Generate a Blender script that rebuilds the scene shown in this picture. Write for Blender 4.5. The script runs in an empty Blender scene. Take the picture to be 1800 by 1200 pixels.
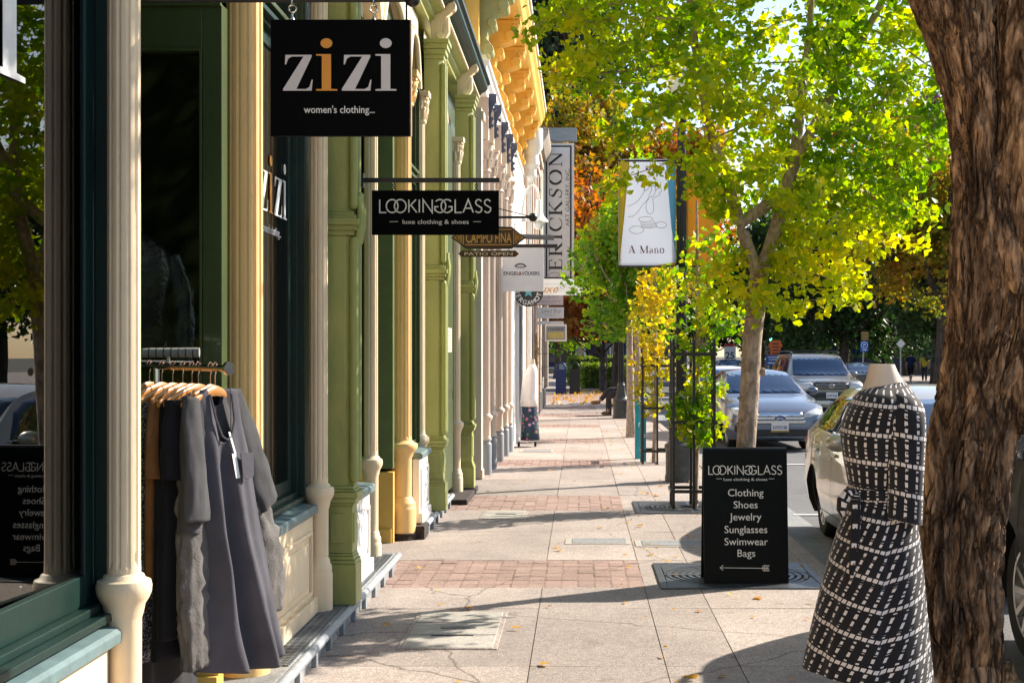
import bpy, bmesh, math, random
import numpy as np
from mathutils import Vector, Matrix, noise
from mathutils.bvhtree import BVHTree
R = math.radians
rng = np.random.default_rng(7); random.seed(7)
SC = bpy.context.scene
COL = SC.collection
# ---------------------------------------------------------------- camera, world, sun, exposure
FPX, VX, VY, EYE = 2500.0, 1020.0, 622.0, 1.6          # 50 mm lens on a 1800 px wide picture
cam = bpy.data.cameras.new('camera'); cam.lens = 50; cam.sensor_width = 36
cam.shift_x = -(VX-900)/1800; cam.shift_y = (VY-600)/1800
cam.clip_start = 0.1; cam.clip_end = 2000
camo = bpy.data.objects.new('camera', cam); COL.objects.link(camo)
camo.location = (0, 0, EYE); camo.rotation_euler = (R(90), 0, 0)
SC.camera = camo
SUN_AZ, SUN_EL = 57.0, 33.0
w = bpy.data.worlds.new('World'); SC.world = w; w.use_nodes = True
nt = w.node_tree; bg = nt.nodes['Background']; sky = nt.nodes.new('ShaderNodeTexSky')
sky.sky_type = 'NISHITA'; sky.sun_disc = False; sky.sun_elevation = R(SUN_EL); sky.sun_rotation = R(SUN_AZ)
sky.air_density = 1.0; sky.dust_density = 1.0; sky.ozone_density = 1.2
nt.links.new(sky.outputs[0], bg.inputs[0]); bg.inputs[1].default_value = 0.11
sl = bpy.data.lights.new('sun', 'SUN'); sl.energy = 4.8; sl.angle = R(0.5); sl.color = (1, .91, .775)
so = bpy.data.objects.new('sun', sl); COL.objects.link(so); so.location = (20, 15, 20)
sd = Vector((math.cos(R(SUN_EL))*math.sin(R(SUN_AZ)), math.cos(R(SUN_EL))*math.cos(R(SUN_AZ)), math.sin(R(SUN_EL))))
so.rotation_euler = sd.to_track_quat('Z', 'Y').to_euler()
SC.view_settings.view_transform = 'Standard'; SC.view_settings.look = 'None'
SC.view_settings.exposure = 1.14; SC.view_settings.gamma = 1
SC.render.engine = 'CYCLES'
SC.cycles.use_denoising = True
SC.cycles.max_bounces = 7; SC.cycles.transparent_max_bounces = 12
SC.cycles.caustics_reflective = False; SC.cycles.caustics_refractive = False
SC.cycles.sample_clamp_indirect = 6

def at(px, py, d): return Vector(((px-VX)*d/FPX, d, EYE-(py-VY)*d/FPX))   # survey: picture point at distance d -> place
def gx(px, d): return (px-VX)*d/FPX
def gz(py, d): return EYE-(py-VY)*d/FPX

# ---------------------------------------------------------------- materials
MATS = {}
def srgb(h):
    h = h.lstrip('#'); c = [int(h[i:i+2], 16)/255 for i in (0, 2, 4)]
    return tuple(((x+.055)/1.055)**2.4 if x > .04045 else x/12.92 for x in c)
def newmat(name):
    m = bpy.data.materials.new(name); m.use_nodes = True
    return m, m.node_tree, m.node_tree.nodes, m.node_tree.links, m.node_tree.nodes['Principled BSDF']
def node(N, t, **kw):
    n = N.new(t)
    for k, v in kw.items():
        if k.startswith('i'):
            key = k[1:]
            n.inputs[int(key) if key.isdigit() else key].default_value = v
        else: setattr(n, k, v)
    return n
def pm(name, col, rough=.55, var=.18, scale=6, bump=.0, bscale=60, metal=0, coat=0, stretch=(1, 1, 1), dirt=None, dirtamt=.3, spec=.5, chip=0):
    """painted / plain surface: two scales of colour variation, optional dirt patches and bump"""
    if name in MATS: return MATS[name]
    m, t, N, L, b = newmat(name)
    tc = node(N, 'ShaderNodeTexCoord'); mp = node(N, 'ShaderNodeMapping'); mp.inputs['Scale'].default_value = stretch
    L.new(tc.outputs['Object'], mp.inputs[0])
    n1 = node(N, 'ShaderNodeTexNoise', iScale=scale, iDetail=6.0, iRoughness=.65); L.new(mp.outputs[0], n1.inputs['Vector'])
    r = node(N, 'ShaderNodeValToRGB'); L.new(n1.outputs[0], r.inputs[0])
    c = Vector(col[:3]); r.color_ramp.elements[0].position = .3; r.color_ramp.elements[1].position = .7
    r.color_ramp.elements[0].color = (*[x*(1-var) for x in c], 1); r.color_ramp.elements[1].color = (*[min(1, x*(1+var*.6)) for x in c], 1)
    out = r.outputs[0]
    if dirt:
        n2 = node(N, 'ShaderNodeTexNoise', iScale=scale*.45, iDetail=9.0, iRoughness=.75); L.new(mp.outputs[0], n2.inputs['Vector'])
        r2 = node(N, 'ShaderNodeValToRGB'); L.new(n2.outputs[0], r2.inputs[0])
        r2.color_ramp.elements[0].position = .52; r2.color_ramp.elements[1].position = .75
        r2.color_ramp.elements[0].color = (0, 0, 0, 1); r2.color_ramp.elements[1].color = (dirtamt,)*3+(1,)
        mx = node(N, 'ShaderNodeMixRGB'); L.new(r2.outputs[0], mx.inputs[0]); L.new(out, mx.inputs[1]); mx.inputs[2].default_value = (*dirt, 1)
        out = mx.outputs[0]
    if chip:
        n5 = node(N, 'ShaderNodeTexNoise', iScale=26.0, iDetail=7.0, iRoughness=.7); L.new(tc.outputs['Object'], n5.inputs['Vector'])
        r5 = node(N, 'ShaderNodeValToRGB'); L.new(n5.outputs[0], r5.inputs[0]); r5.color_ramp.elements[0].position = .67; r5.color_ramp.elements[1].position = .69
        r5.color_ramp.elements[0].color = (0, 0, 0, 1); r5.color_ramp.elements[1].color = (chip,)*3+(1,)
        m5 = node(N, 'ShaderNodeMixRGB'); L.new(r5.outputs[0], m5.inputs[0]); L.new(out, m5.inputs[1]); m5.inputs[2].default_value = (*[x*.45 for x in c], 1); out = m5.outputs[0]
    L.new(out, b.inputs['Base Color'])
    b.inputs['Roughness'].default_value = rough; b.inputs['Metallic'].default_value = metal
    b.inputs['Coat Weight'].default_value = coat; b.inputs['Specular IOR Level'].default_value = spec
    b.inputs['Coat Roughness'].default_value = .04
    if bump:
        n3 = node(N, 'ShaderNodeTexNoise', iScale=bscale, iDetail=5.0); L.new(mp.outputs[0], n3.inputs['Vector'])
        bp = node(N, 'ShaderNodeBump', iStrength=bump, iDistance=.01); L.new(n3.outputs[0], bp.inputs['Height']); L.new(bp.outputs[0], b.inputs['Normal'])
    MATS[name] = m; return m
def glassmat(name, tint=(.5, .55, .55), ior=1.6, refl=(1, 1, 1), rough=0.0):
    if name in MATS: return MATS[name]
    m, t, N, L, b = newmat(name); N.remove(b)
    tr = node(N, 'ShaderNodeBsdfTransparent'); tr.inputs[0].default_value = (*tint, 1)
    gl = node(N, 'ShaderNodeBsdfGlossy'); gl.inputs[0].default_value = (*refl, 1); gl.inputs['Roughness'].default_value = rough
    fr = node(N, 'ShaderNodeFresnel'); fr.inputs[0].default_value = ior
    mx = node(N, 'ShaderNodeMixShader'); L.new(fr.outputs[0], mx.inputs[0]); L.new(tr.outputs[0], mx.inputs[1]); L.new(gl.outputs[0], mx.inputs[2])
    L.new(mx.outputs[0], N['Material Output'].inputs[0])
    MATS[name] = m; return m
def emat(name, col, s):
    if name in MATS: return MATS[name]
    m, t, N, L, b = newmat(name); b.inputs['Base Color'].default_value = (*col, 1)
    b.inputs['Emission Color'].default_value = (*col, 1); b.inputs['Emission Strength'].default_value = s
    MATS[name] = m; return m
def leafmat(name, cols, clump=1.2, transl=.55, rough=.45):
    """cols: list of (pos, colour) over a 0-1 value made of a per-leaf value and a clump noise"""
    if name in MATS: return MATS[name]
    m, t, N, L, b = newmat(name)
    at_ = node(N, 'ShaderNodeAttribute'); at_.attribute_name = 'leafval'
    tc = node(N, 'ShaderNodeTexCoord')
    n1 = node(N, 'ShaderNodeTexNoise', iScale=clump, iDetail=2.0); L.new(tc.outputs['Object'], n1.inputs['Vector'])
    ma = node(N, 'ShaderNodeMath', operation='MULTIPLY_ADD'); L.new(n1.outputs[0], ma.inputs[0]); ma.inputs[1].default_value = 1.5; ma.inputs[2].default_value = -.5
    ad = node(N, 'ShaderNodeMath', operation='MULTIPLY_ADD'); L.new(at_.outputs['Fac'], ad.inputs[0]); ad.inputs[1].default_value = .55; 
    L.new(ma.outputs[0], ad.inputs[2])
    r = node(N, 'ShaderNodeValToRGB'); L.new(ad.outputs[0], r.inputs[0])
    e = r.color_ramp.elements
    while len(e) < len(cols): e.new(.5)
    for k, (p, c) in enumerate(cols): e[k].position = p; e[k].color = (*c, 1)
    L.new(r.outputs[0], b.inputs['Base Color']); b.inputs['Roughness'].default_value = rough; b.inputs['Specular IOR Level'].default_value = .3
    tl = node(N, 'ShaderNodeBsdfTranslucent'); 
    hs = node(N, 'ShaderNodeHueSaturation'); hs.inputs['Saturation'].default_value = 1.1; hs.inputs['Value'].default_value = 2.2
    L.new(r.outputs[0], hs.inputs['Color']); L.new(hs.outputs[0], tl.inputs[0])
    mx = node(N, 'ShaderNodeMixShader'); mx.inputs[0].default_value = transl
    L.new(b.outputs[0], mx.inputs[1]); L.new(tl.outputs[0], mx.inputs[2]); L.new(mx.outputs[0], N['Material Output'].inputs[0])
    MATS[name] = m; return m

# ---------------------------------------------------------------- objects
def tag(o, label=None, cat=None, group=None, kind=None):
    if label: o['label'] = label
    if cat: o['category'] = cat
    if group: o['group'] = group
    if kind: o['kind'] = kind
    return o
def thing(name, label, cat, loc=(0, 0, 0), rz=0, group=None):
    o = bpy.data.objects.new(name, None); COL.objects.link(o); o.empty_display_size = .2
    o.location = loc; o.rotation_euler = (0, 0, rz)
    return tag(o, label, cat, group)
def root(o):
    while o.parent: o = o.parent
    return o
def copy_tree(o, parent=None):
    kids = [c for c in bpy.data.objects if c.parent == o]
    c = o.copy(); COL.objects.link(c); c.parent = parent
    for k in kids: copy_tree(k, c)
    return c
class MB:
    """collects shapes into ONE mesh object; coordinates are world ones unless local=True"""
    def __init__(s, local=False): s.v = []; s.f = []; s.local = local; s.uv = None; s.fs = []
    def add(s, vs, fs, flat=False):
        b = len(s.v); s.v += [tuple(p) for p in vs]; s.f += [tuple(i+b for i in f) for f in fs]; return s
    def box(s, x0, x1, y0, y1, z0, z1):
        x0, x1 = sorted((x0, x1)); y0, y1 = sorted((y0, y1)); z0, z1 = sorted((z0, z1))
        return s.add([(x0, y0, z0), (x1, y0, z0), (x1, y1, z0), (x0, y1, z0), (x0, y0, z1), (x1, y0, z1), (x1, y1, z1), (x0, y1, z1)],
              [(0, 3, 2, 1), (4, 5, 6, 7), (0, 1, 5, 4), (1, 2, 6, 5), (2, 3, 7, 6), (3, 0, 4, 7)])
    def prism(s, pts, fn0, fn1):
        """polygon (list of 2-D points, counter-clockwise) extruded between two placements fn(p)->xyz"""
        n = len(pts); a = [fn0(p) for p in pts]; b = [fn1(p) for p in pts]
        return s.add(a+b, [tuple(range(n-1, -1, -1)), tuple(range(n, 2*n))]+[(i, (i+1) % n, n+(i+1) % n, n+i) for i in range(n)])
    def prism_y(s, pts, y0, y1): return s.prism(pts, lambda p: (p[0], y0, p[1]), lambda p: (p[0], y1, p[1]))
    def prism_x(s, pts, x0, x1): return s.prism(pts, lambda p: (x0, p[0], p[1]), lambda p: (x1, p[0], p[1]))
    def prism_z(s, pts, z0, z1): return s.prism(pts, lambda p: (p[0], p[1], z0), lambda p: (p[0], p[1], z1))
    def lathe(s, prof, c, n=24, flute=0, fdep=.08, sx=1, sy=1, cap=True):
        """prof: (radius, z, fluted 0/1); c: (x, y) centre"""
        m = n; vs = []
        for q in prof:
            r, z = q[0], q[1]; fl = q[2] if len(q) > 2 else 0
            for k in range(m):
                a = 2*math.pi*k/m; rr = r
                if flute and fl: rr = r*(1-fdep*max(0, math.sin(flute*a))**.7*fl)
                vs.append((c[0]+rr*math.cos(a)*sx, c[1]+rr*math.sin(a)*sy, z))
        fs = []
        for i in range(len(prof)-1):
            for k in range(m): fs.append((i*m+k, i*m+(k+1) % m, (i+1)*m+(k+1) % m, (i+1)*m+k))
        if cap: fs += [tuple(range(m-1, -1, -1)), tuple(range((len(prof)-1)*m, len(prof)*m))]
        return s.add(vs, fs)
    def tube(s, pts, rad, n=8, cap=True, closed=False):
        pts = [Vector(p) for p in pts]; k = len(pts)
        if not hasattr(rad, '__len__'): rad = [rad]*k
        vs = []; u = None
        for i, p in enumerate(pts):
            if closed: t = pts[(i+1) % k]-pts[i-1]
            else: t = pts[min(i+1, k-1)]-pts[max(i-1, 0)]
            if t.length < 1e-9: t = Vector((0, 0, 1))
            t.normalize()
            if u is None: u = t.orthogonal()
            u = (u-t*u.dot(t)); u = u.normalized() if u.length > 1e-6 else t.orthogonal().normalized()
            v = t.cross(u)
            for j in range(n):
                a = 2*math.pi*j/n; vs.append(p+(u*math.cos(a)+v*math.sin(a))*rad[i])
        fs = []
        for i in range(k if closed else k-1):
            i2 = (i+1) % k
            for j in range(n): fs.append((i*n+j, i*n+(j+1) % n, i2*n+(j+1) % n, i2*n+j))
        if cap and not closed: fs += [tuple(range(n-1, -1, -1)), tuple(range((k-1)*n, k*n))]
        return s.add(vs, fs)
    def bar(s, p0, p1, wx, wz, up=(0, 0, 1)):
        p0 = Vector(p0); p1 = Vector(p1); t = (p1-p0).normalized(); u = t.cross(Vector(up))
        u = u.normalized() if u.length > 1e-5 else t.orthogonal().normalized(); v = u.cross(t)
        vs = [p+u*a*wx/2+v*b*wz/2 for p in (p0, p1) for a, b in ((-1, -1), (1, -1), (1, 1), (-1, 1))]
        return s.add(vs, [(3, 2, 1, 0), (4, 5, 6, 7)]+[(i, (i+1) % 4, 4+(i+1) % 4, 4+i) for i in range(4)])
    def ball(s, c, r, n=12, sx=1, sy=1, sz=1):
        m = n//2; vs = [(c[0], c[1], c[2]-r*sz)]
        for i in range(1, m):
            a = -math.pi/2+math.pi*i/m
            for k in range(n): vs.append((c[0]+r*sx*math.cos(a)*math.cos(2*math.pi*k/n), c[1]+r*sy*math.cos(a)*math.sin(2*math.pi*k/n), c[2]+r*sz*math.sin(a)))
        vs.append((c[0], c[1], c[2]+r*sz)); fs = []
        for k in range(n):
            fs.append((0, 1+(k+1) % n, 1+k)); fs.append((len(vs)-1, 1+(m-2)*n+k, 1+(m-2)*n+(k+1) % n))
        for i in range(m-2):
            for k in range(n): a = 1+i*n; fs.append((a+k, a+(k+1) % n, a+n+(k+1) % n, a+n+k))
        return s.add(vs, fs)
    def loft(s, rings, cap=True, closed=True):
        """rings of equally many points"""
        n = len(rings[0]); vs = [p for r in rings for p in r]; fs = []
        for i in range(len(rings)-1):
            for k in range(n if closed else n-1): fs.append((i*n+k, i*n+(k+1) % n, (i+1)*n+(k+1) % n, (i+1)*n+k))
        if cap and closed: fs += [tuple(range(n-1, -1, -1)), tuple(range((len(rings)-1)*n, len(rings)*n))]
        return s.add(vs, fs)
    def build(s, name, mat, parent=None, smooth=35, bevel=0, seg=2, loc=None, label=None, uv=None):
        vs = np.array(s.v, dtype=float).reshape(-1, 3)
        if parent is not None:
            if not s.local: vs = vs-np.array(root(parent).location)
        elif loc is not None: vs = vs-np.array(loc)
        me = bpy.data.meshes.new(name); me.from_pydata([tuple(p) for p in vs], [], s.f); me.materials.append(mat)
        if uv is not None:
            ul = me.uv_layers.new(name='UVMap'); li = np.empty(len(me.loops), dtype=int); me.loops.foreach_get('vertex_index', li)
            ul.data.foreach_set('uv', np.array(uv, dtype=float)[li].ravel())
        if smooth:
            me.polygons.foreach_set('use_smooth', [True]*len(me.polygons))
            if smooth < 180: me.set_sharp_from_angle(angle=R(smooth))
        me.update()
        o = bpy.data.objects.new(name, me); COL.objects.link(o)
        if parent is not None: o.parent = parent
        elif loc is not None: o.location = loc
        if bevel:
            md = o.modifiers.new('bevel', 'BEVEL'); md.width = bevel; md.segments = seg; md.limit_method = 'ANGLE'; md.angle_limit = R(40); md.use_clamp_overlap = True
        if label: o['label'] = label
        return o
def text2d(s, size, align='CENTER', bold=0, spacing=1.0, ext=.001):
    c = bpy.data.curves.new('t', 'FONT'); c.body = s; c.size = size; c.align_x = align; c.extrude = ext; c.offset = bold*size; c.space_character = spacing; c.resolution_u = 3
    o = bpy.data.objects.new('t', c); m = bpy.data.meshes.new_from_object(o)
    vs = [tuple(v.co) for v in m.vertices]; fs = [tuple(p.vertices) for p in m.polygons]
    bpy.data.objects.remove(o); bpy.data.curves.remove(c); bpy.data.meshes.remove(m)
    return vs, fs
def put_text(mb, s, size, fn, align='CENTER', bold=0, spacing=1.0, width=None, yscale=1):
    """fn maps (x, y, t) of the lettering plane to the place; width squeezes the line to a total width"""
    vs, fs = text2d(s, size, align, bold, spacing)
    if width:
        xs = [v[0] for v in vs]; k = width/(max(xs)-min(xs)); vs = [(v[0]*k, v[1], v[2]) for v in vs]
    mb.add([fn(v[0], v[1]*yscale, v[2]) for v in vs], fs)
def strokes(mb, lines, wdt, fn, t=.0015, join=True):
    """flat ribbons along 2-D polylines, slightly raised"""
    for pl in lines:
        P = [Vector((p[0], p[1])) for p in pl]; L_ = []; R_ = []
        closed = (P[0]-P[-1]).length < 1e-6 and len(P) > 2
        n = len(P)
        for i in range(n):
            if closed: a = P[(i-1) % (n-1)]; b = P[(i+1) % (n-1)]; t0 = (P[i]-a); t1 = (b-P[i])
            else: t0 = P[i]-P[max(i-1, 0)]; t1 = P[min(i+1, n-1)]-P[i]
            if t0.length < 1e-9: t0 = t1
            if t1.length < 1e-9: t1 = t0
            t0 = t0.normalized(); t1 = t1.normalized(); d = (t0+t1); d = d.normalized() if d.length > 1e-6 else t0
            nr = Vector((-d.y, d.x)); k = wdt/2/max(.35, nr.dot(Vector((-t0.y, t0.x))))
            ww = k*(pl[i][2] if len(pl[i]) > 2 else 1)
            L_.append(P[i]+nr*ww); R_.append(P[i]-nr*ww)
        vs = [fn(p.x, p.y, t) for p in L_]+[fn(p.x, p.y, t) for p in R_]+[fn(p.x, p.y, 0) for p in L_]+[fn(p.x, p.y, 0) for p in R_]
        fs = []
        for i in range(n-1):
            fs.append((n+i, n+i+1, i+1, i)); fs.append((i, i+1, 2*n+i+1, 2*n+i)); fs.append((3*n+i, 3*n+i+1, n+i+1, n+i))
        fs += [(0, 2*n, 3*n, n), (n-1, 2*n-1, 4*n-1, 3*n-1)]
        mb.add(vs, fs)
def arc(cx, cy, rx, ry, a0, a1, n=20): return [(cx+rx*math.cos(R(a0+(a1-a0)*i/n)), cy+ry*math.sin(R(a0+(a1-a0)*i/n))) for i in range(n+1)]
def catmull(pts, n=6):
    P = [np.array(p, float) for p in pts]; out = []
    for i in range(len(P)-1):
        a = P[max(i-1, 0)]; b = P[i]; c = P[i+1]; d = P[min(i+2, len(P)-1)]
        for k in range(n):
            t = k/n; out.append(.5*((2*b)+(-a+c)*t+(2*a-5*b+4*c-d)*t*t+(-a+3*b-3*c+d)*t**3))
    out.append(P[-1]); return out
def quadtext(mb, s, size, x0, y, z, **k):
    "lettering that faces -Y, centred on x0, baseline z, on the plane y"
    put_text(mb, s, size, lambda a, b, t: (x0+a, y-.0012-t, z+b), **k)
# ---------------------------------------------------------------- ground, pavement, road
def concrete(name, base, sc=1.0, rough=.85, spk=.35, fine=190):
    m, t, N, L, b = newmat(name)
    tc = node(N, 'ShaderNodeTexCoord')
    n0 = node(N, 'ShaderNodeTexNoise', iScale=.7*sc, iDetail=8.0, iRoughness=.7); L.new(tc.outputs['Object'], n0.inputs['Vector'])
    n1 = node(N, 'ShaderNodeTexNoise', iScale=fine, iDetail=3.0); L.new(tc.outputs['Object'], n1.inputs['Vector'])
    vo = node(N, 'ShaderNodeTexVoronoi', iScale=fine*.45); L.new(tc.outputs['Object'], vo.inputs['Vector'])
    r0 = node(N, 'ShaderNodeValToRGB'); L.new(n0.outputs[0], r0.inputs[0])
    c = Vector(base); r0.color_ramp.elements[0].position = .3; r0.color_ramp.elements[1].position = .72
    r0.color_ramp.elements[0].color = (*(c*.72), 1); r0.color_ramp.elements[1].color = (*(c*1.12), 1)
    r1 = node(N, 'ShaderNodeValToRGB'); L.new(n1.outputs[0], r1.inputs[0])
    r1.color_ramp.elements[0].position = .35; r1.color_ramp.elements[1].position = .65
    r1.color_ramp.elements[0].color = (1-spk,)*3+(1,); r1.color_ramp.elements[1].color = (1+spk*.4,)*3+(1,)
    mx = node(N, 'ShaderNodeMixRGB', blend_type='MULTIPLY'); mx.inputs[0].default_value = 1
    L.new(r0.outputs[0], mx.inputs[1]); L.new(r1.outputs[0], mx.inputs[2])
    hv = node(N, 'ShaderNodeMixRGB', blend_type='MULTIPLY'); hv.inputs[0].default_value = .35
    L.new(mx.outputs[0], hv.inputs[1]); vb = node(N, 'ShaderNodeRGBToBW'); L.new(vo.outputs['Color'], vb.inputs[0]); L.new(vb.outputs[0], hv.inputs[2])
    # oil / gum stains
    st = node(N, 'ShaderNodeTexNoise', iScale=3.1*sc, iDetail=2.0); L.new(tc.outputs['Object'], st.inputs['Vector'])
    rs = node(N, 'ShaderNodeValToRGB'); L.new(st.outputs[0], rs.inputs[0]); rs.color_ramp.elements[0].position = .64; rs.color_ramp.elements[1].position = .74
    rs.color_ramp.elements[0].color = (1, 1, 1, 1); rs.color_ramp.elements[1].color = (.78, .76, .74, 1)
    m2 = node(N, 'ShaderNodeMixRGB', blend_type='MULTIPLY'); m2.inputs[0].default_value = 1; L.new(hv.outputs[0], m2.inputs[1]); L.new(rs.outputs[0], m2.inputs[2])
    # every slab or brick a little different; dark gum spots; hairline cracks
    ge = node(N, 'ShaderNodeNewGeometry'); ri = node(N, 'ShaderNodeMapRange'); L.new(ge.outputs['Random Per Island'], ri.inputs[0]); ri.inputs[3].default_value = .87; ri.inputs[4].default_value = 1.10
    gv = node(N, 'ShaderNodeTexVoronoi', iScale=2.6); L.new(tc.outputs['Object'], gv.inputs['Vector'])
    rg = node(N, 'ShaderNodeValToRGB'); L.new(gv.outputs['Distance'], rg.inputs[0]); rg.color_ramp.elements[0].position = .055; rg.color_ramp.elements[1].position = .075; rg.color_ramp.elements[0].color = (.66, .64, .63, 1); rg.color_ramp.elements[1].color = (1, 1, 1, 1)
    cw = node(N, 'ShaderNodeTexNoise', iScale=2.5, iDetail=6.0); L.new(tc.outputs['Object'], cw.inputs['Vector'])
    cx_ = node(N, 'ShaderNodeMixRGB'); cx_.inputs[0].default_value = .16; L.new(tc.outputs['Object'], cx_.inputs[1]); L.new(cw.outputs['Color'], cx_.inputs[2])
    cv = node(N, 'ShaderNodeTexVoronoi', iScale=.55); cv.feature = 'DISTANCE_TO_EDGE'; L.new(cx_.outputs[0], cv.inputs['Vector'])
    rc = node(N, 'ShaderNodeValToRGB'); L.new(cv.outputs['Distance'], rc.inputs[0]); rc.color_ramp.elements[0].position = .0; rc.color_ramp.elements[1].position = .0035; rc.color_ramp.elements[0].color = (.45, .42, .40, 1); rc.color_ramp.elements[1].color = (1, 1, 1, 1)
    last = m2.outputs[0]
    for src in (ri.outputs[0], rg.outputs[0], rc.outputs[0]):
        mm = node(N, 'ShaderNodeMixRGB', blend_type='MULTIPLY'); mm.inputs[0].default_value = 1; L.new(last, mm.inputs[1]); L.new(src, mm.inputs[2]); last = mm.outputs[0]
    L.new(last, b.inputs['Base Color']); b.inputs['Roughness'].default_value = rough; b.inputs['Specular IOR Level'].default_value = .3
    bp = node(N, 'ShaderNodeBump', iStrength=.5, iDistance=.004); L.new(n1.outputs[0], bp.inputs['Height']); L.new(bp.outputs[0], b.inputs['Normal'])
    MATS[name] = m; return m
M_walk = concrete('sidewalk_concrete', (.55, .465, .415), spk=.5, fine=120)
M_light = concrete('pale_concrete', (.56, .52, .46), spk=.2)
M_step = concrete('grey_step', (.36, .37, .38), spk=.3, fine=120)
M_road = concrete('asphalt', (.20, .20, .205), sc=.5, spk=.45, fine=120)
M_dirt = concrete('ground_earth', (.12, .11, .09), sc=.2)
M_brick = concrete('paver_red', (.47, .325, .275), spk=.35, sc=2)
M_joint = concrete('joint_dark', (.24, .20, .175))
MB().add([(-300, -60, -.30), (300, -60, -.30), (300, 900, -.30), (-300, 900, -.30)], [(0, 1, 2, 3)]).build('ground', M_dirt, smooth=0)['kind'] = 'structure'
bpy.data.objects['ground']['kind'] = 'structure'
MB().add([(1.9, -30, -.14), (11, -30, -.14), (11, 58, -.14), (1.9, 58, -.14)], [(0, 1, 2, 3)]).add([(-60, 58, -.14), (90, 58, -.14), (90, 66, -.14), (-60, 66, -.14)], [(0, 1, 2, 3)]).add([(1.9, 66, -.14), (11, 66, -.14), (11, 300, -.14), (1.9, 300, -.14)], [(0, 1, 2, 3)]).build('road', M_road, smooth=0)['kind'] = 'structure'
# pavement: slabs with real open joints on a dark bed
XS = [-1.42, -.26, .44, .82, 1.70]
BANDS = [(9.75, 11.05), (14.55, 16.1), (20.3, 21.5), (25.6, 26.9), (31, 32.3), (36.4, 37.7), (41.8, 43)]
mb = MB(); mbb = MB(); bed = MB()
bed.add([(-6, -8, -.012), (1.72, -8, -.012), (1.72, 48, -.012), (-6, 48, -.012)], [(0, 1, 2, 3)])
ys = [-8, -4, 0, 3.6, 5.4, 7.3, 9.75]
edges = []
prev = 11.05
y = -8
rows = [(-8, -5.9), (-5.9, -4.0), (-4, -2), (-2, 0), (0, 1.8), (1.8, 3.6), (3.6, 5.45), (5.45, 7.3), (7.3, 8.95), (8.95, 9.75)]
for i, (a, b) in enumerate(BANDS):
    nx = BANDS[i+1][0] if i+1 < len(BANDS) else 48
    k = max(2, round((nx-b)/1.75)); rows += [(b+(nx-b)*j/k, b+(nx-b)*(j+1)/k) for j in range(k)]
g = .0028
rr = random.Random(3)
def slab(x0, x1, y0, y1, m_=mb):
    dz = [rr.uniform(-.0018, .0018) for _ in range(4)]
    x0 += g; x1 -= g; y0 += g; y1 -= g
    m_.add([(x0, y0, -.03), (x1, y0, -.03), (x1, y1, -.03), (x0, y1, -.03), (x0, y0, dz[0]), (x1, y0, dz[1]), (x1, y1, dz[2]), (x0, y1, dz[3])],
           [(4, 5, 6, 7), (0, 1, 5, 4), (1, 2, 6, 5), (2, 3, 7, 6), (3, 0, 4, 7)])
for (a, b) in rows:
    for i in range(len(XS)-1): slab(XS[i], XS[i+1], a, b)
    slab(-3.2, XS[0], a, b)
for (a, b) in BANDS:
    for i in range(2, len(XS)-1): slab(XS[i], XS[i+1], a, b)
    slab(-3.2, -1.42, a, b)
mb.build('sidewalk', M_walk, smooth=0)['kind'] = 'structure'
bed.build('sidewalk_bed', M_joint, smooth=0)['kind'] = 'structure'
# interlocking red pavers: zigzag sided blocks
for (a, b) in BANDS:
    nx_ = 16; ny_ = max(4, round((b-a)/.155)); wx = (0.44+1.42)/nx_; wy = (b-a)/ny_
    for i in range(nx_):
        for j in range(ny_):
            x0 = -1.42+i*wx; y0 = a+j*wy; z = rr.uniform(-.003, .001); q = .0028; zg = .018
            def zz(v): return zg*(1-abs(((v*2) % 2)-1))
            P = []
            for t in (0, .25, .5, .75, 1): P.append((x0+q+t*(wx-2*q), y0+q))
            for t in (.25, .5, .75): P.append((x0+wx-q+zz(t*2)*(1), y0+q+t*(wy-2*q)))
            for t in (1, .75, .5, .25, 0): P.append((x0+q+t*(wx-2*q), y0+wy-q))
            for t in (.75, .5, .25): P.append((x0+q+zz(t*2), y0+q+t*(wy-2*q)))
            n = len(P)
            mbb.add([(p[0], p[1], z) for p in P]+[(p[0], p[1], -.03) for p in P], [tuple(range(n))]+[(k, n+k, n+(k+1) % n, (k+1) % n) for k in range(n)])
mbb.build('brick_paving', M_brick, smooth=0)['kind'] = 'structure'
# kerb
kb = MB()
for k in range(28): kb.box(1.705, 1.86, -8+k*2.0+.004, -8+(k+1)*2.0-.004, -.2, .003)
kb.build('kerb', M_walk, bevel=.015)['kind'] = 'structure'
MB().add([(1.86, -8, -.134), (2.35, -8, -.134), (2.35, 48, -.134), (1.86, 48, -.134)], [(0, 1, 2, 3)]).build('gutter', M_step, smooth=0)['kind'] = 'structure'
# far pavements
MB().box(11, 60, -30, 58, -.3, -.02).box(11, 60, 66, 200, -.3, -.02).build('far_pavement', M_walk, smooth=0)['kind'] = 'structure'
MB().box(-60, 1.9, 66, 200, -.3, -.01).build('corner_pavement', M_walk, smooth=0)['kind'] = 'structure'
MB().box(-12, 1.9, 48, 58, -.3, -.004).build('corner_apron', M_brick, smooth=0)['kind'] = 'structure'
# crosswalk lines and parking marks
M_line = pm('road_paint', (.75, .75, .73), .7, .25, 30)
mk = MB()
for yy in (57.2, 60.2): mk.add([(2.2, yy, -.135), (10.8, yy, -.135), (10.8, yy+.3, -.135), (2.2, yy+.3, -.135)], [(0, 1, 2, 3)])
for yy in (15.3, 22.3, 29.3, 36.3): mk.add([(2.3, yy, -.129), (4.6, yy, -.129), (4.6, yy+.1, -.129), (2.3, yy+.1, -.129)], [(0, 1, 2, 3)])
mk.build('road_markings', M_line, smooth=0)['kind'] = 'structure'
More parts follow.
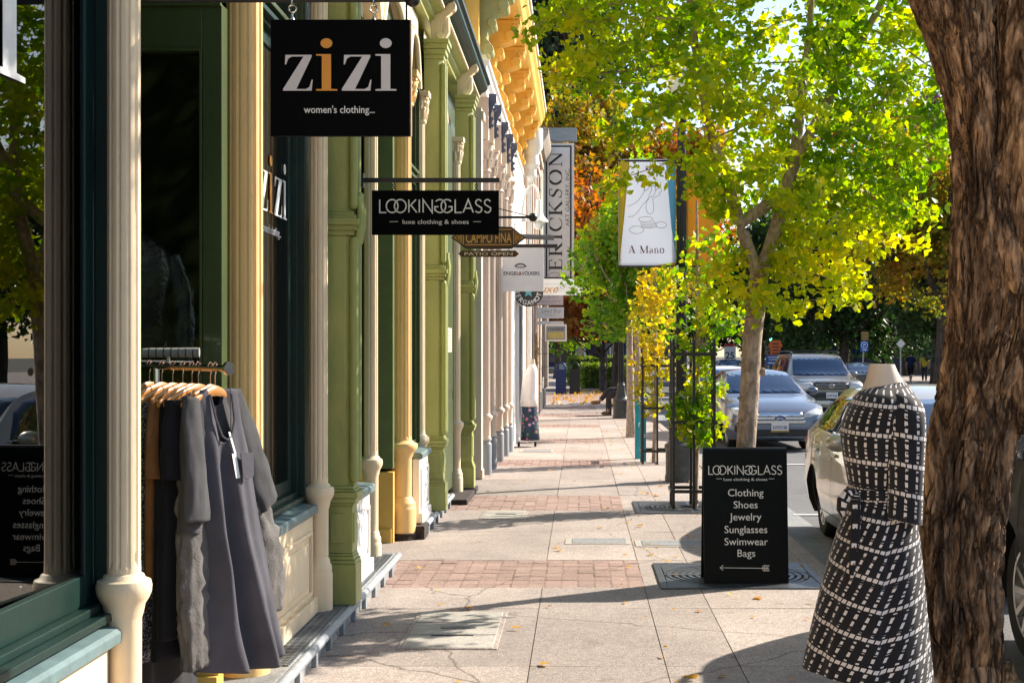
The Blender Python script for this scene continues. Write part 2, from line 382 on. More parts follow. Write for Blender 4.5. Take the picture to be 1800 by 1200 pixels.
# step along the shopfront
st = MB()
def stepseg(a, b, xo=-1.36, z=.12): 
    st.box(-2.2, xo-.012, a, b, -.05, z-.001)
stepseg(5.9, 10.62); stepseg(12.55, 15.1)
st.build('shop_step', M_step, bevel=.02)['kind'] = 'structure'
no = MB()
for a, b in ((5.9, 10.62), (12.55, 15.1)):
    no.tube([(-1.355, a, .098), (-1.355, b, .098)], .025, 10)
    k = a+.1
    while k < b: no.box(-1.375, -1.347, k, k+.05, .0, .085); k += .42
no.build('step_nosing', pm('nosing_grey', (.30, .33, .36), .5, .3, 9, .1), bevel=.004)['kind'] = 'structure'
gr = MB()
for a, b in ((6.75, 8.35), (8.75, 10.5)):
    yy = a
    while yy < b:
        gr.box(-1.95, -1.385, yy, yy+.012, .119, .127); yy += .036
    xx = -1.95
    while xx < -1.385: gr.box(xx, xx+.01, a, b, .119, .125); xx += .036
gr.build('step_grating', pm('grating_steel', (.22, .24, .26), .5, .3, 20, metal=.5), smooth=0)['kind'] = 'structure'
# things let into the pavement
M_iron = pm('cast_iron', (.10, .11, .125), .45, .35, 14, .3, 120, metal=.6, dirt=(.25, .2, .15))
M_hole = pm('black_hole', (.012, .011, .01), .9, .1)
def vault(x0, x1, y0, y1, label):
    t = thing('utility_cover', label, 'utility cover', ((x0+x1)/2, (y0+y1)/2, 0), group='concrete utility covers in the pavement')
    MB().box(x0, x1, y0, y1, -.02, .006).build('cover_frame', M_walk, t, bevel=.003)
    k = (y1-y0)/3
    for j in range(3): MB().box(x0+.025, x1-.025, y0+k*j+.012, y0+k*(j+1)-.012, -.01, .010).build('cover_slab', M_light, t, bevel=.004)
    cx = (x0+x1)/2
    MB().prism_z([(cx+p[0], y0+(y1-y0)*.52+p[1]) for p in arc(-.05, 0, .04, .035, 90, 270, 8)+arc(.08, 0, .04, .035, -90, 90, 8)], .009, .0125).build('cover_badge', M_iron, t)
    MB().box(cx-.12, cx+.12, y0+(y1-y0)*.30, y0+(y1-y0)*.33, .009, .0118).build('lifting_slot', M_hole, t)
vault(-1.0, -.45, 7.7, 8.8, 'square concrete utility cover with rusty slot, nearest one, in the left half of the pavement')
vault(-.98, -.53, 13.75, 14.5, 'concrete utility cover beside the second red paver band')
def lid(x0, x1, y0, y1, label):
    t = thing('slot_lid', label, 'utility lid', ((x0+x1)/2, (y0+y1)/2, 0), group='long pale lids in the pavement')
    MB().box(x0, x1, y0, y1, -.02, .006).build('lid_frame', M_light, t, bevel=.003)
    MB().box(x0+.06, x1-.03, y0+.05, y1-.05, 0, .0095).build('lid_plate', M_step, t, bevel=.003)
lid(-.13, .42, 11.95, 12.35, 'long pale lid left of the pavement joint behind the sandwich board')
lid(.46, 1.1, 11.8, 12.2, 'long pale lid right of the pavement joint behind the sandwich board')
lid(-1.0, -.45, 23.2, 23.8, 'white lid beside the wheeled dress form with the floral skirt')
def tree_grate(cx, cy, s, label):
    t = thing('tree_grate', label, 'tree grate', (cx, cy, 0), group='iron tree grates')
    h = s/2
    fr = MB()
    fr.box(cx-h, cx+h, cy-h, cy-h+.05, -.02, .012).box(cx-h, cx+h, cy+h-.05, cy+h, -.02, .012).box(cx-h, cx-h+.05, cy-h+.05, cy+h-.05, -.02, .012).box(cx+h-.05, cx+h, cy-h+.05, cy+h-.05, -.02, .012)
    fr.build('grate_rim', M_iron, t, bevel=.004)
    MB().box(cx-h+.05, cx+h-.05, cy-h+.05, cy+h-.05, -.03, .002).build('grate_bed', M_hole, t)
    rg = MB()
    for k in range(9):
        r0 = .13+k*.05
        if r0+.03 > h-.05: break
        n = 48
        vs = []; fs = []
        for i in range(n):
            a = 2*math.pi*i/n
            for rr_, z in ((r0, .011), (r0+.028, .011), (r0, 0), (r0+.028, 0)): vs.append((cx+rr_*math.cos(a), cy+rr_*math.sin(a), z))
        for i in range(n):
            j = (i+1) % n
            fs += [(4*i, 4*i+1, 4*j+1, 4*j), (4*i+2, 4*i, 4*j, 4*j+2), (4*i+1, 4*i+3, 4*j+3, 4*j+1)]
        rg.add(vs, fs)
    # corner plates outside the rings
    for sx in (-1, 1):
        for sy in (-1, 1):
            P = [(sx*(h-.05), sy*(h-.05))]+[(sx*math.cos(R(a))*(h-.06), sy*math.sin(R(a))*(h-.06)) for a in range(5, 90, 8)]
            if sx*sy < 0: P = P[::-1]
            rg.prism_z([(cx+p[0], cy+p[1]) for p in P], 0, .011)
    rg.bar((cx-h+.05, cy, .006), (cx-.12, cy, .006), .03, .012); rg.bar((cx+.12, cy, .006), (cx+h-.05, cy, .006), .03, .012)
    rg.bar((cx, cy-h+.05, .0065), (cx, cy-.12, .0065), .03, .012); rg.bar((cx, cy+.12, .0065), (cx, cy+h-.05, .0065), .03, .012)
    rg.build('grate_rings', M_iron, t)
tree_grate(1.13, 10.25, 1.16, 'iron tree grate of concentric rings under the sandwich board')
tree_grate(1.14, 14.8, 1.16, 'iron tree grate under the nearest black tree guard')
# ---------------------------------------------------------------- the shop fronts on the left
CREAM = pm('cream_paint', (.86, .57, .24), .5, .10, 5, .12, 45, stretch=(1, 1, .35), dirt=(.40, .29, .17), dirtamt=.5, chip=.6)
CREAM2 = pm('pale_cream_paint', (.84, .68, .46), .5, .10, 5, .12, 45, stretch=(1, 1, .35), dirt=(.42, .34, .25), dirtamt=.48, chip=.6)
YELLOW = pm('yellow_paint', (.82, .50, .10), .5, .12, 4, .1, 40)
YPANEL = pm('yellow_panel_paint', (.74, .47, .11), .5, .14, 4, .1, 40)
GREEN = pm('sage_green_paint', (.34, .37, .115), .42, .16, 5, .12, 50, stretch=(1, 1, .4), dirt=(.16, .17, .07), dirtamt=.5, chip=.7)
DGREEN = pm('dark_green_paint', (.042, .065, .018), .38, .2, 5, .12, 50, stretch=(1, 1, .4))
TEAL = pm('deep_teal_paint', (.007, .026, .022), .38, .3, 5, .1, 50, stretch=(1, 1, .4), spec=.3)
SILL = pm('sill_grey_green', (.13, .20, .21), .4, .25, 8, .15, 60, dirt=(.3, .3, .28))
BEIGE = pm('beige_paint', (.64, .53, .43), .6, .12, 5, .12, 40, stretch=(1, 1, .3), dirt=(.35, .28, .22))
WHITE = pm('white_paint', (.78, .76, .73), .55, .07, 5, .1, 40, stretch=(1, 1, .3), dirt=(.5, .48, .45), dirtamt=.25)
GREYB = pm('grey_base_paint', (.25, .27, .29), .55, .15, 8, .15, 50)
BLUEP = pm('blue_bracket_paint', (.07, .085, .14), .5, .2, 12)
GLASS = glassmat('shop_glass', (.55, .6, .6), 1.55)
GLASSN = glassmat('near_shop_glass', (.28, .30, .32), 1.75)
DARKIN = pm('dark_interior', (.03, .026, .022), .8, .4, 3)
BLACKM = pm('black_metal', (.013, .013, .014), .38, .3, 20, .1, 60)
RUST = pm('broken_dark_base', (.045, .032, .028), .95, .6, 18, .8, 40)

def column(b, cx, cy, r, z0=.12, zr=.80, zt=4.0, mat=CREAM, rp=None, fl=12, plinth=True, label=None):
    rp = rp or r*1.05; k = r/.056
    n = fl*10
    c = MB().lathe([(r, zr+.05, 0), (r, zr+.075, 0), (r*.985, zr+.10, 1), (r*.96, zt-.30, 1), (r*.98, zt-.27, 0), (r*1.0, zt-.25, 0)], (cx, cy), n, fl, .13).build('column', mat, b, smooth=30, label=label)
    g = MB().lathe([(rp*.98, z0+.30, 0), (rp*1.0, zr-.10), (rp*1.05, zr-.09), (rp*1.12, zr-.075), (rp*1.2, zr-.05), (rp*1.42, zr-.03), (rp*1.55, zr-.01), (rp*1.58, zr+.012), (rp*1.5, zr+.03), (rp*1.2, zr+.038), (rp*1.12, zr+.05), (r*1.0, zr+.055)], (cx, cy), 40)
    if plinth:
        q = rp*1.42
        g.lathe([(q, z0), (q, z0+.20), (q*.99, z0+.215), (q*.93, z0+.225), (q*.95, z0+.24), (q*.93, z0+.26), (q*.82, z0+.275), (q*.80, z0+.29), (rp, z0+.31)], (cx, cy), 40)
    else: g.lathe([(rp, z0), (rp, z0+.305)], (cx, cy), 40)
    g.build('pedestal', mat, c, smooth=50)
    cp = MB().lathe([(r, zt-.27), (r*1.25, zt-.255), (r*1.25, zt-.235), (r*1.05, zt-.225), (r*1.08, zt-.12), (r*1.35, zt-.04), (r*1.55, zt-.015)], (cx, cy), 32)
    cp.box(cx-r*1.75, cx+r*1.75, cy-r*1.75, cy+r*1.75, zt-.018, zt+.03)
    for row, (zz, rad, nn) in enumerate(((zt-.20, r*1.12, 8), (zt-.11, r*1.25, 8))):
        for i in range(nn):
            a = 2*math.pi*(i+.5*row)/nn
            p = [(cx+math.cos(a)*rad*q_, cy+math.sin(a)*rad*q_, zz+h) for q_, h in ((.95, -.03), (1.05, .02), (1.18, .06), (1.32, .075), (1.38, .06))]
            cp.tube(p, [r*.3, r*.36, r*.28, r*.2, r*.1], 6)
    for i in range(4):
        a = math.pi/4+i*math.pi/2
        sp = [(cx+math.cos(a)*(r*1.55+.018*math.cos(t)), cy+math.sin(a)*(r*1.55+.018*math.cos(t)), zt-.045+.026*math.sin(t)) for t in np.linspace(0, 5, 12)]
        cp.tube(sp, .011*k, 6)
    cp.build('capital', mat, c, smooth=45)
    return c
def chamfer(x0, x1, y0, y1, c): return [(x0, y0), (x1-c, y0), (x1, y0+c), (x1, y1-c), (x1-c, y1), (x0, y1)]
def pilaster(b, x0, x1, y0, y1, z0=.12, zt=4.55, mat=GREEN, label=None):
    p = MB()
    c = .045
    p.prism_z(chamfer(x0, x1-.01, y0+.012, y1-.012, c), .82, 2.30)
    p.prism_z(chamfer(x0, x1-.012, y0+.018, y1-.018, c), 2.44, zt)
    for z in (.86, 2.5): 
        p.box(x1-.02, x1-.004, (y0+y1)/2-.03, (y0+y1)/2+.03, z+.05, z+1.3)
    for yy in (y0+.035, y1-.035):
        p.tube([(x1-.008, yy, .86), (x1-.008, yy, 2.27)], .027, 14); p.tube([(x1-.010, yy, 2.48), (x1-.010, yy, zt-.2)], .025, 14)
        p.ball((x1-.008, yy, 2.27), .027, 12); p.ball((x1-.008, yy, .86), .027, 12); p.ball((x1-.010, yy, 2.48), .025, 12)
    o = p.build('pilaster', mat, b, smooth=40, bevel=.004, label=label)
    q = MB()
    q.box(x0, x1+.012, y0-.012, y1+.012, z0, z0+.24)
    for k, (e, a, b_) in enumerate(((.008, .24, .262), (-.002, .262, .285), (-.008, .285, .30))): q.box(x0, x1+e, y0-e, y1+e, z0+a+.0005, z0+b_)
    q.box(x0, x1-.012, y0+.012, y1-.012, z0+.301, .70)
    q.box(x0, x1-.004, y0+.04, y1-.04, z0+.36, .66); q.box(x0+.04, x1-.05, y0+.004, y0+.02, z0+.36, .66)
    for e, a, b_ in ((-.004, .70, .72), (.012, .72, .75), (.022, .75, .785), (.006, .785, .80), (-.004, .80, .82)): q.box(x0, x1+e, y0-e, y1+e, a+.0005, b_)
    q.build('pedestal', mat, o, smooth=0, bevel=.005)
    r = MB()
    for e, a, b_ in ((-.004, 2.30, 2.33), (.012, 2.33, 2.36), (.028, 2.36, 2.40), (.008, 2.40, 2.42), (-.006, 2.42, 2.44)): r.box(x0, x1+e, y0-e, y1+e, a+.0005, b_)
    # carved leaf over the band
    for k in range(3):
        yy = (y0+y1)/2+(k-1)*.045
        r.tube([(x1-.02, yy, 2.20), (x1+.012, yy, 2.27), (x1+.022, yy, 2.36), (x1+.03, yy, 2.44), (x1+.018, yy, 2.53), (x1+.03, yy, 2.56)], [.012, .02, .026, .022, .018, .01], 7)
    r.build('leaf_band', mat, o, smooth=40, bevel=.003)
    s = MB()
    for e, a, b_ in ((-.004, zt-.16, zt-.12), (.015, zt-.12, zt-.07), (.03, zt-.07, zt-.02), (.045, zt-.02, zt+.02)): s.box(x0, x1+e, y0-e, y1+e, a+.0005, b_)
    s.build('capital', mat, o, smooth=0, bevel=.005)
    return o
def scroll_console(b, cx, cy, z, mat):
    s = MB(); pr = [(0, 0), (.06, .02), (.10, .10), (.11, .22), (.15, .30), (.20, .34), (.22, .42), (.16, .47), (0, .47)]
    s.prism([(p[0], p[1]) for p in pr], lambda p: (cx+p[0], cy-.05, z+p[1]), lambda p: (cx+p[0], cy+.05, z+p[1]))
    for zz, rr_, xx in ((.40, .05, .19), (.12, .035, .09)):
        s.tube([(cx+xx, cy-.065, z+zz), (cx+xx, cy+.065, z+zz)], rr_, 14)
    s.tube([(cx+.08, cy, z+.02), (cx+.135, cy, z+.16), (cx+.15, cy, z+.30)], [.02, .05, .03], 8)
    return s.build('scroll_console', mat, b, smooth=40, bevel=.004)
def win(b, y0, y1, z0, z1, x, fmat, gmat=GLASS, fw=.09, depth=.10, sill=None, yaw=0, transom=None, label=None, ym=None):
    """shop window in the plane x: moulded frame with a pane and a sill"""
    f = MB()
    for k, (e, d) in enumerate(((0, depth), (.028, depth*.7), (.055, depth*.42))):
        w_ = fw-e if k < 2 else fw-e
        xo = x+d-depth*.42
        i0 = .028*k; i1 = .028*(k+1) if k < 2 else fw
        a0, a1, c0, c1 = y0+i0, y1-i0, z0+i0, z1-i0
        j = i1-i0
        f.box(x-.03, xo, a0, a0+j, c0, c1); f.box(x-.03, xo, a1-j, a1, c0, c1)
        f.box(x-.03, xo, a0+j, a1-j, c0, c0+j); f.box(x-.03, xo, a0+j, a1-j, c1-j, c1)
    if transom: f.box(x-.03, x+depth*.45, y0+fw, y1-fw, transom-.05, transom+.05)
    o = f.build('window_frame', fmat, b, smooth=0, bevel=.004, label=label)
    t = math.tan(R(yaw)); ym = (y0+y1)/2 if ym is None else ym
    MB().add([(x-.012+t*(y0-ym), y0+.02, z0+.02), (x-.012+t*(y1-ym), y1-.02, z0+.02), (x-.012+t*(y1-ym), y1-.02, z1-.02), (x-.012+t*(y0-ym), y0+.02, z1-.02)], [(0, 1, 2, 3)]).build('pane', gmat, o, smooth=0)
    if sill:
        xo, sy0, sy1 = sill
        MB().prism_y([(x-.05, z0-.05), (xo-.02, z0-.075), (xo, z0-.07), (xo, z0-.035), (xo-.012, z0-.022), (x-.05, z0+.004)], sy0, sy1).build('sill', SILL, o, smooth=0, bevel=.004)
    return o
def panel_below(b, x, y0, y1, z0, z1, mat, inset=True, label=None):
    p = MB().box(x-.06, x, y0, y1, z0, z1)
    if inset:
        m = .085; t = .022
        if y1-y0 > .35:
            yy0, yy1, zz0, zz1 = y0+m, y1-m, z0+m*1.3, z1-m
            p.box(x, x+.018, yy0, yy0+t, zz0, zz1).box(x, x+.018, yy1-t, yy1, zz0, zz1).box(x, x+.018, yy0+t, yy1-t, zz0, zz0+t).box(x, x+.018, yy0+t, yy1-t, zz1-t, zz1)
            p.box(x, x+.008, yy0+.06, yy1-.06, zz0+.06, zz1-.06)
        p.box(x, x+.03, y0, y1, z0, z0+.09)
    return p.build('base_panel', mat, b, smooth=0, bevel=.005, label=label)
def window_text(parent, s, x, yc, z, size, mats, widths=None, name='window_lettering'): pass

# letters with thick and thin strokes (a fat-face serif), height 1, drawn as polygons
def serif_z(w=.82):
    return [[(0, .98), (w, .98), (w, .93), (.30, .045), (w-.16, .045), (w-.06, .10), (w, .30), (w+.03, .30), (w, 0), (-.06, 0), (-.06, .05), (.50, .935), (.18, .935), (.08, .88), (.02, .72), (-.01, .72)]]
def serif_i():
    return [[(.0, 0), (.48, 0), (.48, .04), (.34, .05), (.34, 1), (.0, 1), (.0, .96), (.13, .95), (.13, .05), (0, .04)], [(.235+.135*math.cos(a), 1.3+.135*math.sin(a)) for a in np.linspace(0, 2*math.pi, 25)[:-1]]]
def poly_letters(mb, polys, fn, t=.003):
    for P in polys:
        bm = bmesh.new(); vs = [bm.verts.new((p[0], p[1], 0)) for p in P]; f = bm.faces.new(vs)
        r = bmesh.ops.triangulate(bm, faces=[f]); bm.verts.index_update()
        V = [tuple(v.co) for v in bm.verts]; F = [tuple(v.index for v in f.verts) for f in bm.faces]; bm.free()
        mb.add([fn(v[0], v[1], t) for v in V], F)
        n = len(P); mb.add([fn(p[0], p[1], t) for p in P]+[fn(p[0], p[1], 0) for p in P], [(k, (k+1) % n, n+(k+1) % n, n+k) for k in range(n)])

# ---- green and cream building (two shops)
B1 = thing('shop_building', 'green and cream Victorian shop building with fluted columns, nearest on the left', 'building', (-1.6, 10, 0))
# carcass: back, floor, ceilings, side walls
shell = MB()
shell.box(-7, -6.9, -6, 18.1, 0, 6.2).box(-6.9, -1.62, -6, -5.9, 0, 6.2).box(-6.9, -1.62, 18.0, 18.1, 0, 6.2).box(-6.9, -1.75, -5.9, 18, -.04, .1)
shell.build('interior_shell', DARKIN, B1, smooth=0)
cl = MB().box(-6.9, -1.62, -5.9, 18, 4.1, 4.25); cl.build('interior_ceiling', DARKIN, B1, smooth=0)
up = MB().box(-1.72, -1.56, -6, 18.1, 4.26, 4.72); up.build('upper_wall', DGREEN, B1, smooth=0)
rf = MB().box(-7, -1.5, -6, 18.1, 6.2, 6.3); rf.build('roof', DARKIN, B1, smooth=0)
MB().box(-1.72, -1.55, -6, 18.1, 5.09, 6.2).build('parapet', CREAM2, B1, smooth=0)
# cornice: stepped green mouldings with a teal gutter
def cornice(b, y0, y1, prof, mat, name='cornice', bevel=.004): return MB().prism_y(prof, y0, y1).build(name, mat, b, smooth=0, bevel=bevel)
cornice(B1, -6, 18.12, [(-1.72, 4.725), (-1.42, 4.725), (-1.42, 4.76), (-1.38, 4.78), (-1.38, 4.82), (-1.32, 4.84), (-1.30, 4.85), (-1.30, 4.87), (-1.72, 4.87)], GREEN, 'frieze')
cornice(B1, -6, 18.13, [(-1.72, 4.873), (-1.29, 4.873), (-1.25, 4.92), (-1.20, 4.94), (-1.18, 4.97), (-1.18, 5.01), (-1.145, 5.03), (-1.145, 5.07), (-1.72, 5.085)], TEAL, 'gutter')
MB().prism_y([(-1.305, 4.858), (-1.28, 4.858), (-1.28, 4.882), (-1.305, 4.882)], -6, 18.14).build('bead_moulding', CREAM2, B1, smooth=0)
for yy in (2.9, 8.5, 10.7, 13.55, 16.45): scroll_console(B1, -1.42, yy, 4.50 if yy > 3 else 4.5, CREAM2)
def arch_head(b, y0, y1, x=-1.50, mat=CREAM2):
    n = 18; top = [(y1, 4.70), (y0, 4.70)]; low = []
    for k in range(n+1):
        t = k/n; s = abs(2*t-1); low.append((y0+(y1-y0)*t, 4.05+.42*(1-s**3.2)))
    P = low+top
    a = MB()
    for k in range(n):
        a.add([(x, low[k][0], low[k][1]), (x, low[k+1][0], low[k+1][1]), (x, low[k+1][0], 4.70), (x, low[k][0], 4.70), (x-.1, low[k][0], low[k][1]), (x-.1, low[k+1][0], low[k+1][1])], [(0, 1, 2, 3), (4, 5, 1, 0)])
    a.tube([(x+.01, p[0], p[1]) for p in low], .028, 8); a.tube([(x+.0, p[0], p[1]+.07) for p in low], .014, 6)
    return a.build('arch_moulding', mat, b, smooth=50)
for a, b_ in ((-3, 2.8), (2.9, 4.80), (4.9, 6.55), (6.65, 8.2), (8.65, 10.55), (10.7, 12.2), (12.35, 13.15), (13.65, 15.95)): arch_head(B1, a, b_)
# ---- bay 1: near display window
W1 = win(B1, 1.6, 4.93, .70, 4.0, -1.66, TEAL, GLASSN, fw=.16, depth=.14, sill=(-1.545, 1.5, 4.80), yaw=3.1, ym=4.75)
PANE_NEAR = [o for o in bpy.data.objects if o.parent == W1 and o.name.startswith('pane')][0]
panel_below(B1, -1.585, 1.5, 4.78, .0, .62, CREAM2)
column(B1, -1.556, 4.85, .056, .0, .80, mat=CREAM2, plinth=False, fl=11)
column(B1, -1.60, 1.55, .056, .0, .80, mat=CREAM2, plinth=False, fl=11)
MB().box(-1.75, -1.60, -6, 1.5, 0, 4.25).build('side_wall', CREAM2, B1, smooth=0)
# ---- recess 1 : splayed side window that faces the camera, yellow panel below
def cross_window(b, y, x0, x1, z0, z1, fmat, jw=.085, lint=.2, gl=GLASS):
    "frame in a plane across the pavement (facing -Y)"
    f = MB()
    f.box(x1-jw, x1, y-.05, y+.05, z0, z1).box(x0, x0+jw, y-.05, y+.05, z0, z1)
    f.box(x0+jw, x1-jw, y-.05, y+.05, z0, z0+.07).box(x0+jw, x1-jw, y-.05, y+.05, z1-lint, z1)
    f.box(x0+jw, x1-jw, y-.062, y-.05, z1-lint, z1-lint+.014).box(x1-jw-.012, x1-jw, y-.062, y-.05, z0+.07, z1-lint)
    f.box(x0, x1, y-.075, y-.05, z1-.012, z1+.02)
    o = f.build('window_frame', fmat, b, smooth=0, bevel=.003)
    MB().add([(x0+.03, y, z0+.03), (x1-.03, y, z0+.03), (x1-.03, y, z1-.05), (x0+.03, y, z1-.05)], [(0, 1, 2, 3)]).build('pane', gl, o, smooth=0)
    return o
cross_window(B1, 6.40, -3.4, -1.60, .62, 3.16, DGREEN, .088, .21)
cross_window(B1, 6.40, -3.4, -1.60, 3.19, 4.05, DGREEN, .06, .05)
p = MB().box(-3.4, -1.61, 6.33, 6.42, .0, .60)
for (a, c) in ((-2.45, -1.66), (-3.3, -2.5)):
    p.box(a, c, 6.31, 6.33, .33, .345).box(a, c, 6.31, 6.33, .53, .545)
p.box(-3.4, -1.61, 6.30, 6.33, 0, .17).box(-3.4, -1.6, 6.29, 6.33, .60, .625)
p.build('base_panel', YPANEL, B1, smooth=0, bevel=.004, label='yellow panel under the recessed side window')
d = MB().box(-3.42, -3.36, 5.0, 6.3, .1, 2.9); d.build('door', DGREEN, B1, smooth=0, bevel=.004)
MB().box(-3.4, -1.64, 4.9, 4.97, .0, 4.1).build('recess_wall', DGREEN, B1, smooth=0)
MB().box(-3.4, -1.62, 4.97, 6.30, 3.9, 3.96).build('recess_soffit', DGREEN, B1, smooth=0)
column(B1, -1.562, 6.62, .086, .0, .80, mat=CREAM, rp=.082, fl=14, label='stout sunlit fluted cream column behind the clothes rack')
# ---- bay 2: window with orange and white lettering
W2 = win(B1, 6.75, 8.16, .76, 3.35, -1.645, TEAL, GLASS, fw=.13, depth=.12, sill=(-1.50, 6.74, 8.14))
win(B1, 6.75, 8.16, 3.40, 4.05, -1.645, DGREEN, GLASS, fw=.07, depth=.10)
panel_below(B1, -1.53, 6.75, 8.14, .125, .685, CREAM2)
column(B1, -1.512, 8.22, .054, .12, .80, mat=CREAM2, fl=11)
MB().box(-1.9, -1.58, 8.17, 8.62, .12, 4.3).build('pier_wall', DGREEN, B1, smooth=0)
pilaster(B1, -1.52, -1.335, 8.40, 8.60)
# letters on the panes: a fat serif, orange first i
LW = pm('white_vinyl', (.72, .72, .72), .5, .05); LO = pm('orange_vinyl', (.80, .34, .045), .5, .05)
def pane_letters(parent, yc, z, h, x, first=0, yaw=0, ym=0):
    cur = 0; sets = []
    for k, ch in enumerate('zizi'):
        if ch == 'z': sets.append((serif_z(), cur+.06, LW)); cur += 1.02
        else: sets.append((serif_i(), cur, LO if k == 1 else LW)); cur += .62
    tot = cur-.14
    t = math.tan(R(yaw))
    for polys, o_, m_ in sets:
        mb = MB(); poly_letters(mb, polys, lambda a, b, tt: (x+tt+t*(yc+(a+o_-tot/2)*h-ym), yc+(a+o_-tot/2)*h, z+b*h), .002)
        mb.build('window_lettering', m_, parent, smooth=0)
pane_letters(W2, 7.66, 2.35, .215, -1.652)
def pane_word(parent, s, size, yc, z, x, mat):
    mb = MB(); put_text(mb, s, size, lambda a, b, t: (x+t, yc+a, z+b), width=None); mb.build('window_lettering', mat, parent, smooth=0)
pane_word(W2, "women's clothing...", .065, 7.6, 2.24, -1.652, LW)
pane_letters(W1, 3.66, 2.42, .42, -1.664, yaw=3.1, ym=4.75)
pane_word(W1, "women's clothing...", .12, 3.5, 2.12, -1.672, LW)
# ---- bay 3: dark teal window
win(B1, 8.68, 9.80, .74, 3.2, -1.63, TEAL, GLASS, fw=.12, depth=.11, sill=(-1.40, 8.64, 9.72))
win(B1, 8.68, 9.80, 3.25, 4.05, -1.63, DGREEN, GLASS, fw=.07, depth=.10)
panel_below(B1, -1.44, 8.64, 9.72, .125, .665, WHITE)
column(B1, -1.534, 10.42, .052, .0, .80, mat=CREAM2, fl=11)
# ---- recess 2
p = MB().box(-3.2, -1.585, 12.05, 12.14, .0, .60).box(-3.2, -1.60, 12.03, 12.05, 0, .12); p.build('base_panel', YPANEL, B1, smooth=0, bevel=.004)
cross_window(B1, 12.08, -3.2, -1.585, .63, 4.0, pm('mid_green_paint', (.10, .15, .05), .4, .2, 5), .17, .2)
MB().box(-3.2, -3.1, 9.9, 12.0, 0, 4.1).box(-3.1, -1.62, 9.82, 9.86, 0, 4.1).build('recess_wall', DGREEN, B1, smooth=0)
MB().box(-3.1, -1.62, 9.87, 12.03, 3.9, 3.96).build('recess_soffit', DGREEN, B1, smooth=0)
column(B1, -1.545, 12.30, .086, .06, .80, mat=CREAM, rp=.088, fl=14, label='stout cream column on a broken dark base')
bb = MB(); bb.lathe([(.13, -.01), (.125, .03), (.14, .062)], (-1.545, 12.30), 24); bb.box(-1.52, -1.345, 12.28, 12.56, -.01, .115)
bb.build('broken_base', RUST, B1, smooth=0, bevel=.01)
win(B1, 12.42, 13.12, .76, 3.2, -1.54, DGREEN, GLASS, fw=.09, depth=.11, sill=(-1.375, 12.40, 13.14))
win(B1, 12.42, 13.12, 3.25, 4.05, -1.54, DGREEN, GLASS, fw=.06, depth=.10)
panel_below(B1, -1.405, 12.41, 13.13, .125, .685, WHITE)
column(B1, -1.50, 13.22, .058, .12, .80, mat=CREAM2, fl=11)
pilaster(B1, -1.48, -1.285, 13.44, 13.66)
MB().box(-1.9, -1.54, 13.15, 13.66, .12, 4.3).build('pier_wall', DGREEN, B1, smooth=0)
# ---- door bay with a paper notice
dr = MB().box(-1.56, -1.425, 13.72, 15.85, .12, 4.1).box(-1.425, -1.41, 13.8, 14.75, .3, 1.1).box(-1.425, -1.41, 13.8, 14.75, 1.2, 2.7).box(-1.425, -1.41, 14.85, 15.75, .3, 1.1).box(-1.425, -1.41, 14.85, 15.75, 1.2, 2.7)
DO = dr.build('door', DGREEN, B1, smooth=0, bevel=.006)
hd = MB().tube([(-1.42, 14.70, 1.02), (-1.37, 14.70, 1.02), (-1.37, 14.70, 1.30), (-1.42, 14.70, 1.30)], .012, 8); hd.build('handle', pm('steel', (.55, .56, .58), .25, .1, metal=1), DO)
MB().box(-1.409, -1.405, 14.75, 15.55, 1.62, 1.88).build('notice', pm('pink_paper', (.74, .47, .36), .8, .05), DO, smooth=0)
nl = MB()
for k in range(7): nl.box(-1.4048, -1.404, 14.85, 15.45-.03*(k % 3), 1.65+.03*k, 1.657+.03*k)
nl.build('notice_print', pm('print_brown', (.3, .12, .08), .8), DO, smooth=0)
column(B1, -1.405, 16.02, .056, .0, .80, mat=CREAM2, fl=11)
pilaster(B1, -1.44, -1.235, 16.35, 16.60, .06)
MB().box(-1.9, -1.50, 15.9, 18.0, .0, 4.3).build('pier_wall', DGREEN, B1, smooth=0)
bb = MB().box(-1.5, -1.20, 15.1, 16.75, -.01, .055); bb.build('broken_base', RUST, B1, smooth=0, bevel=.012)

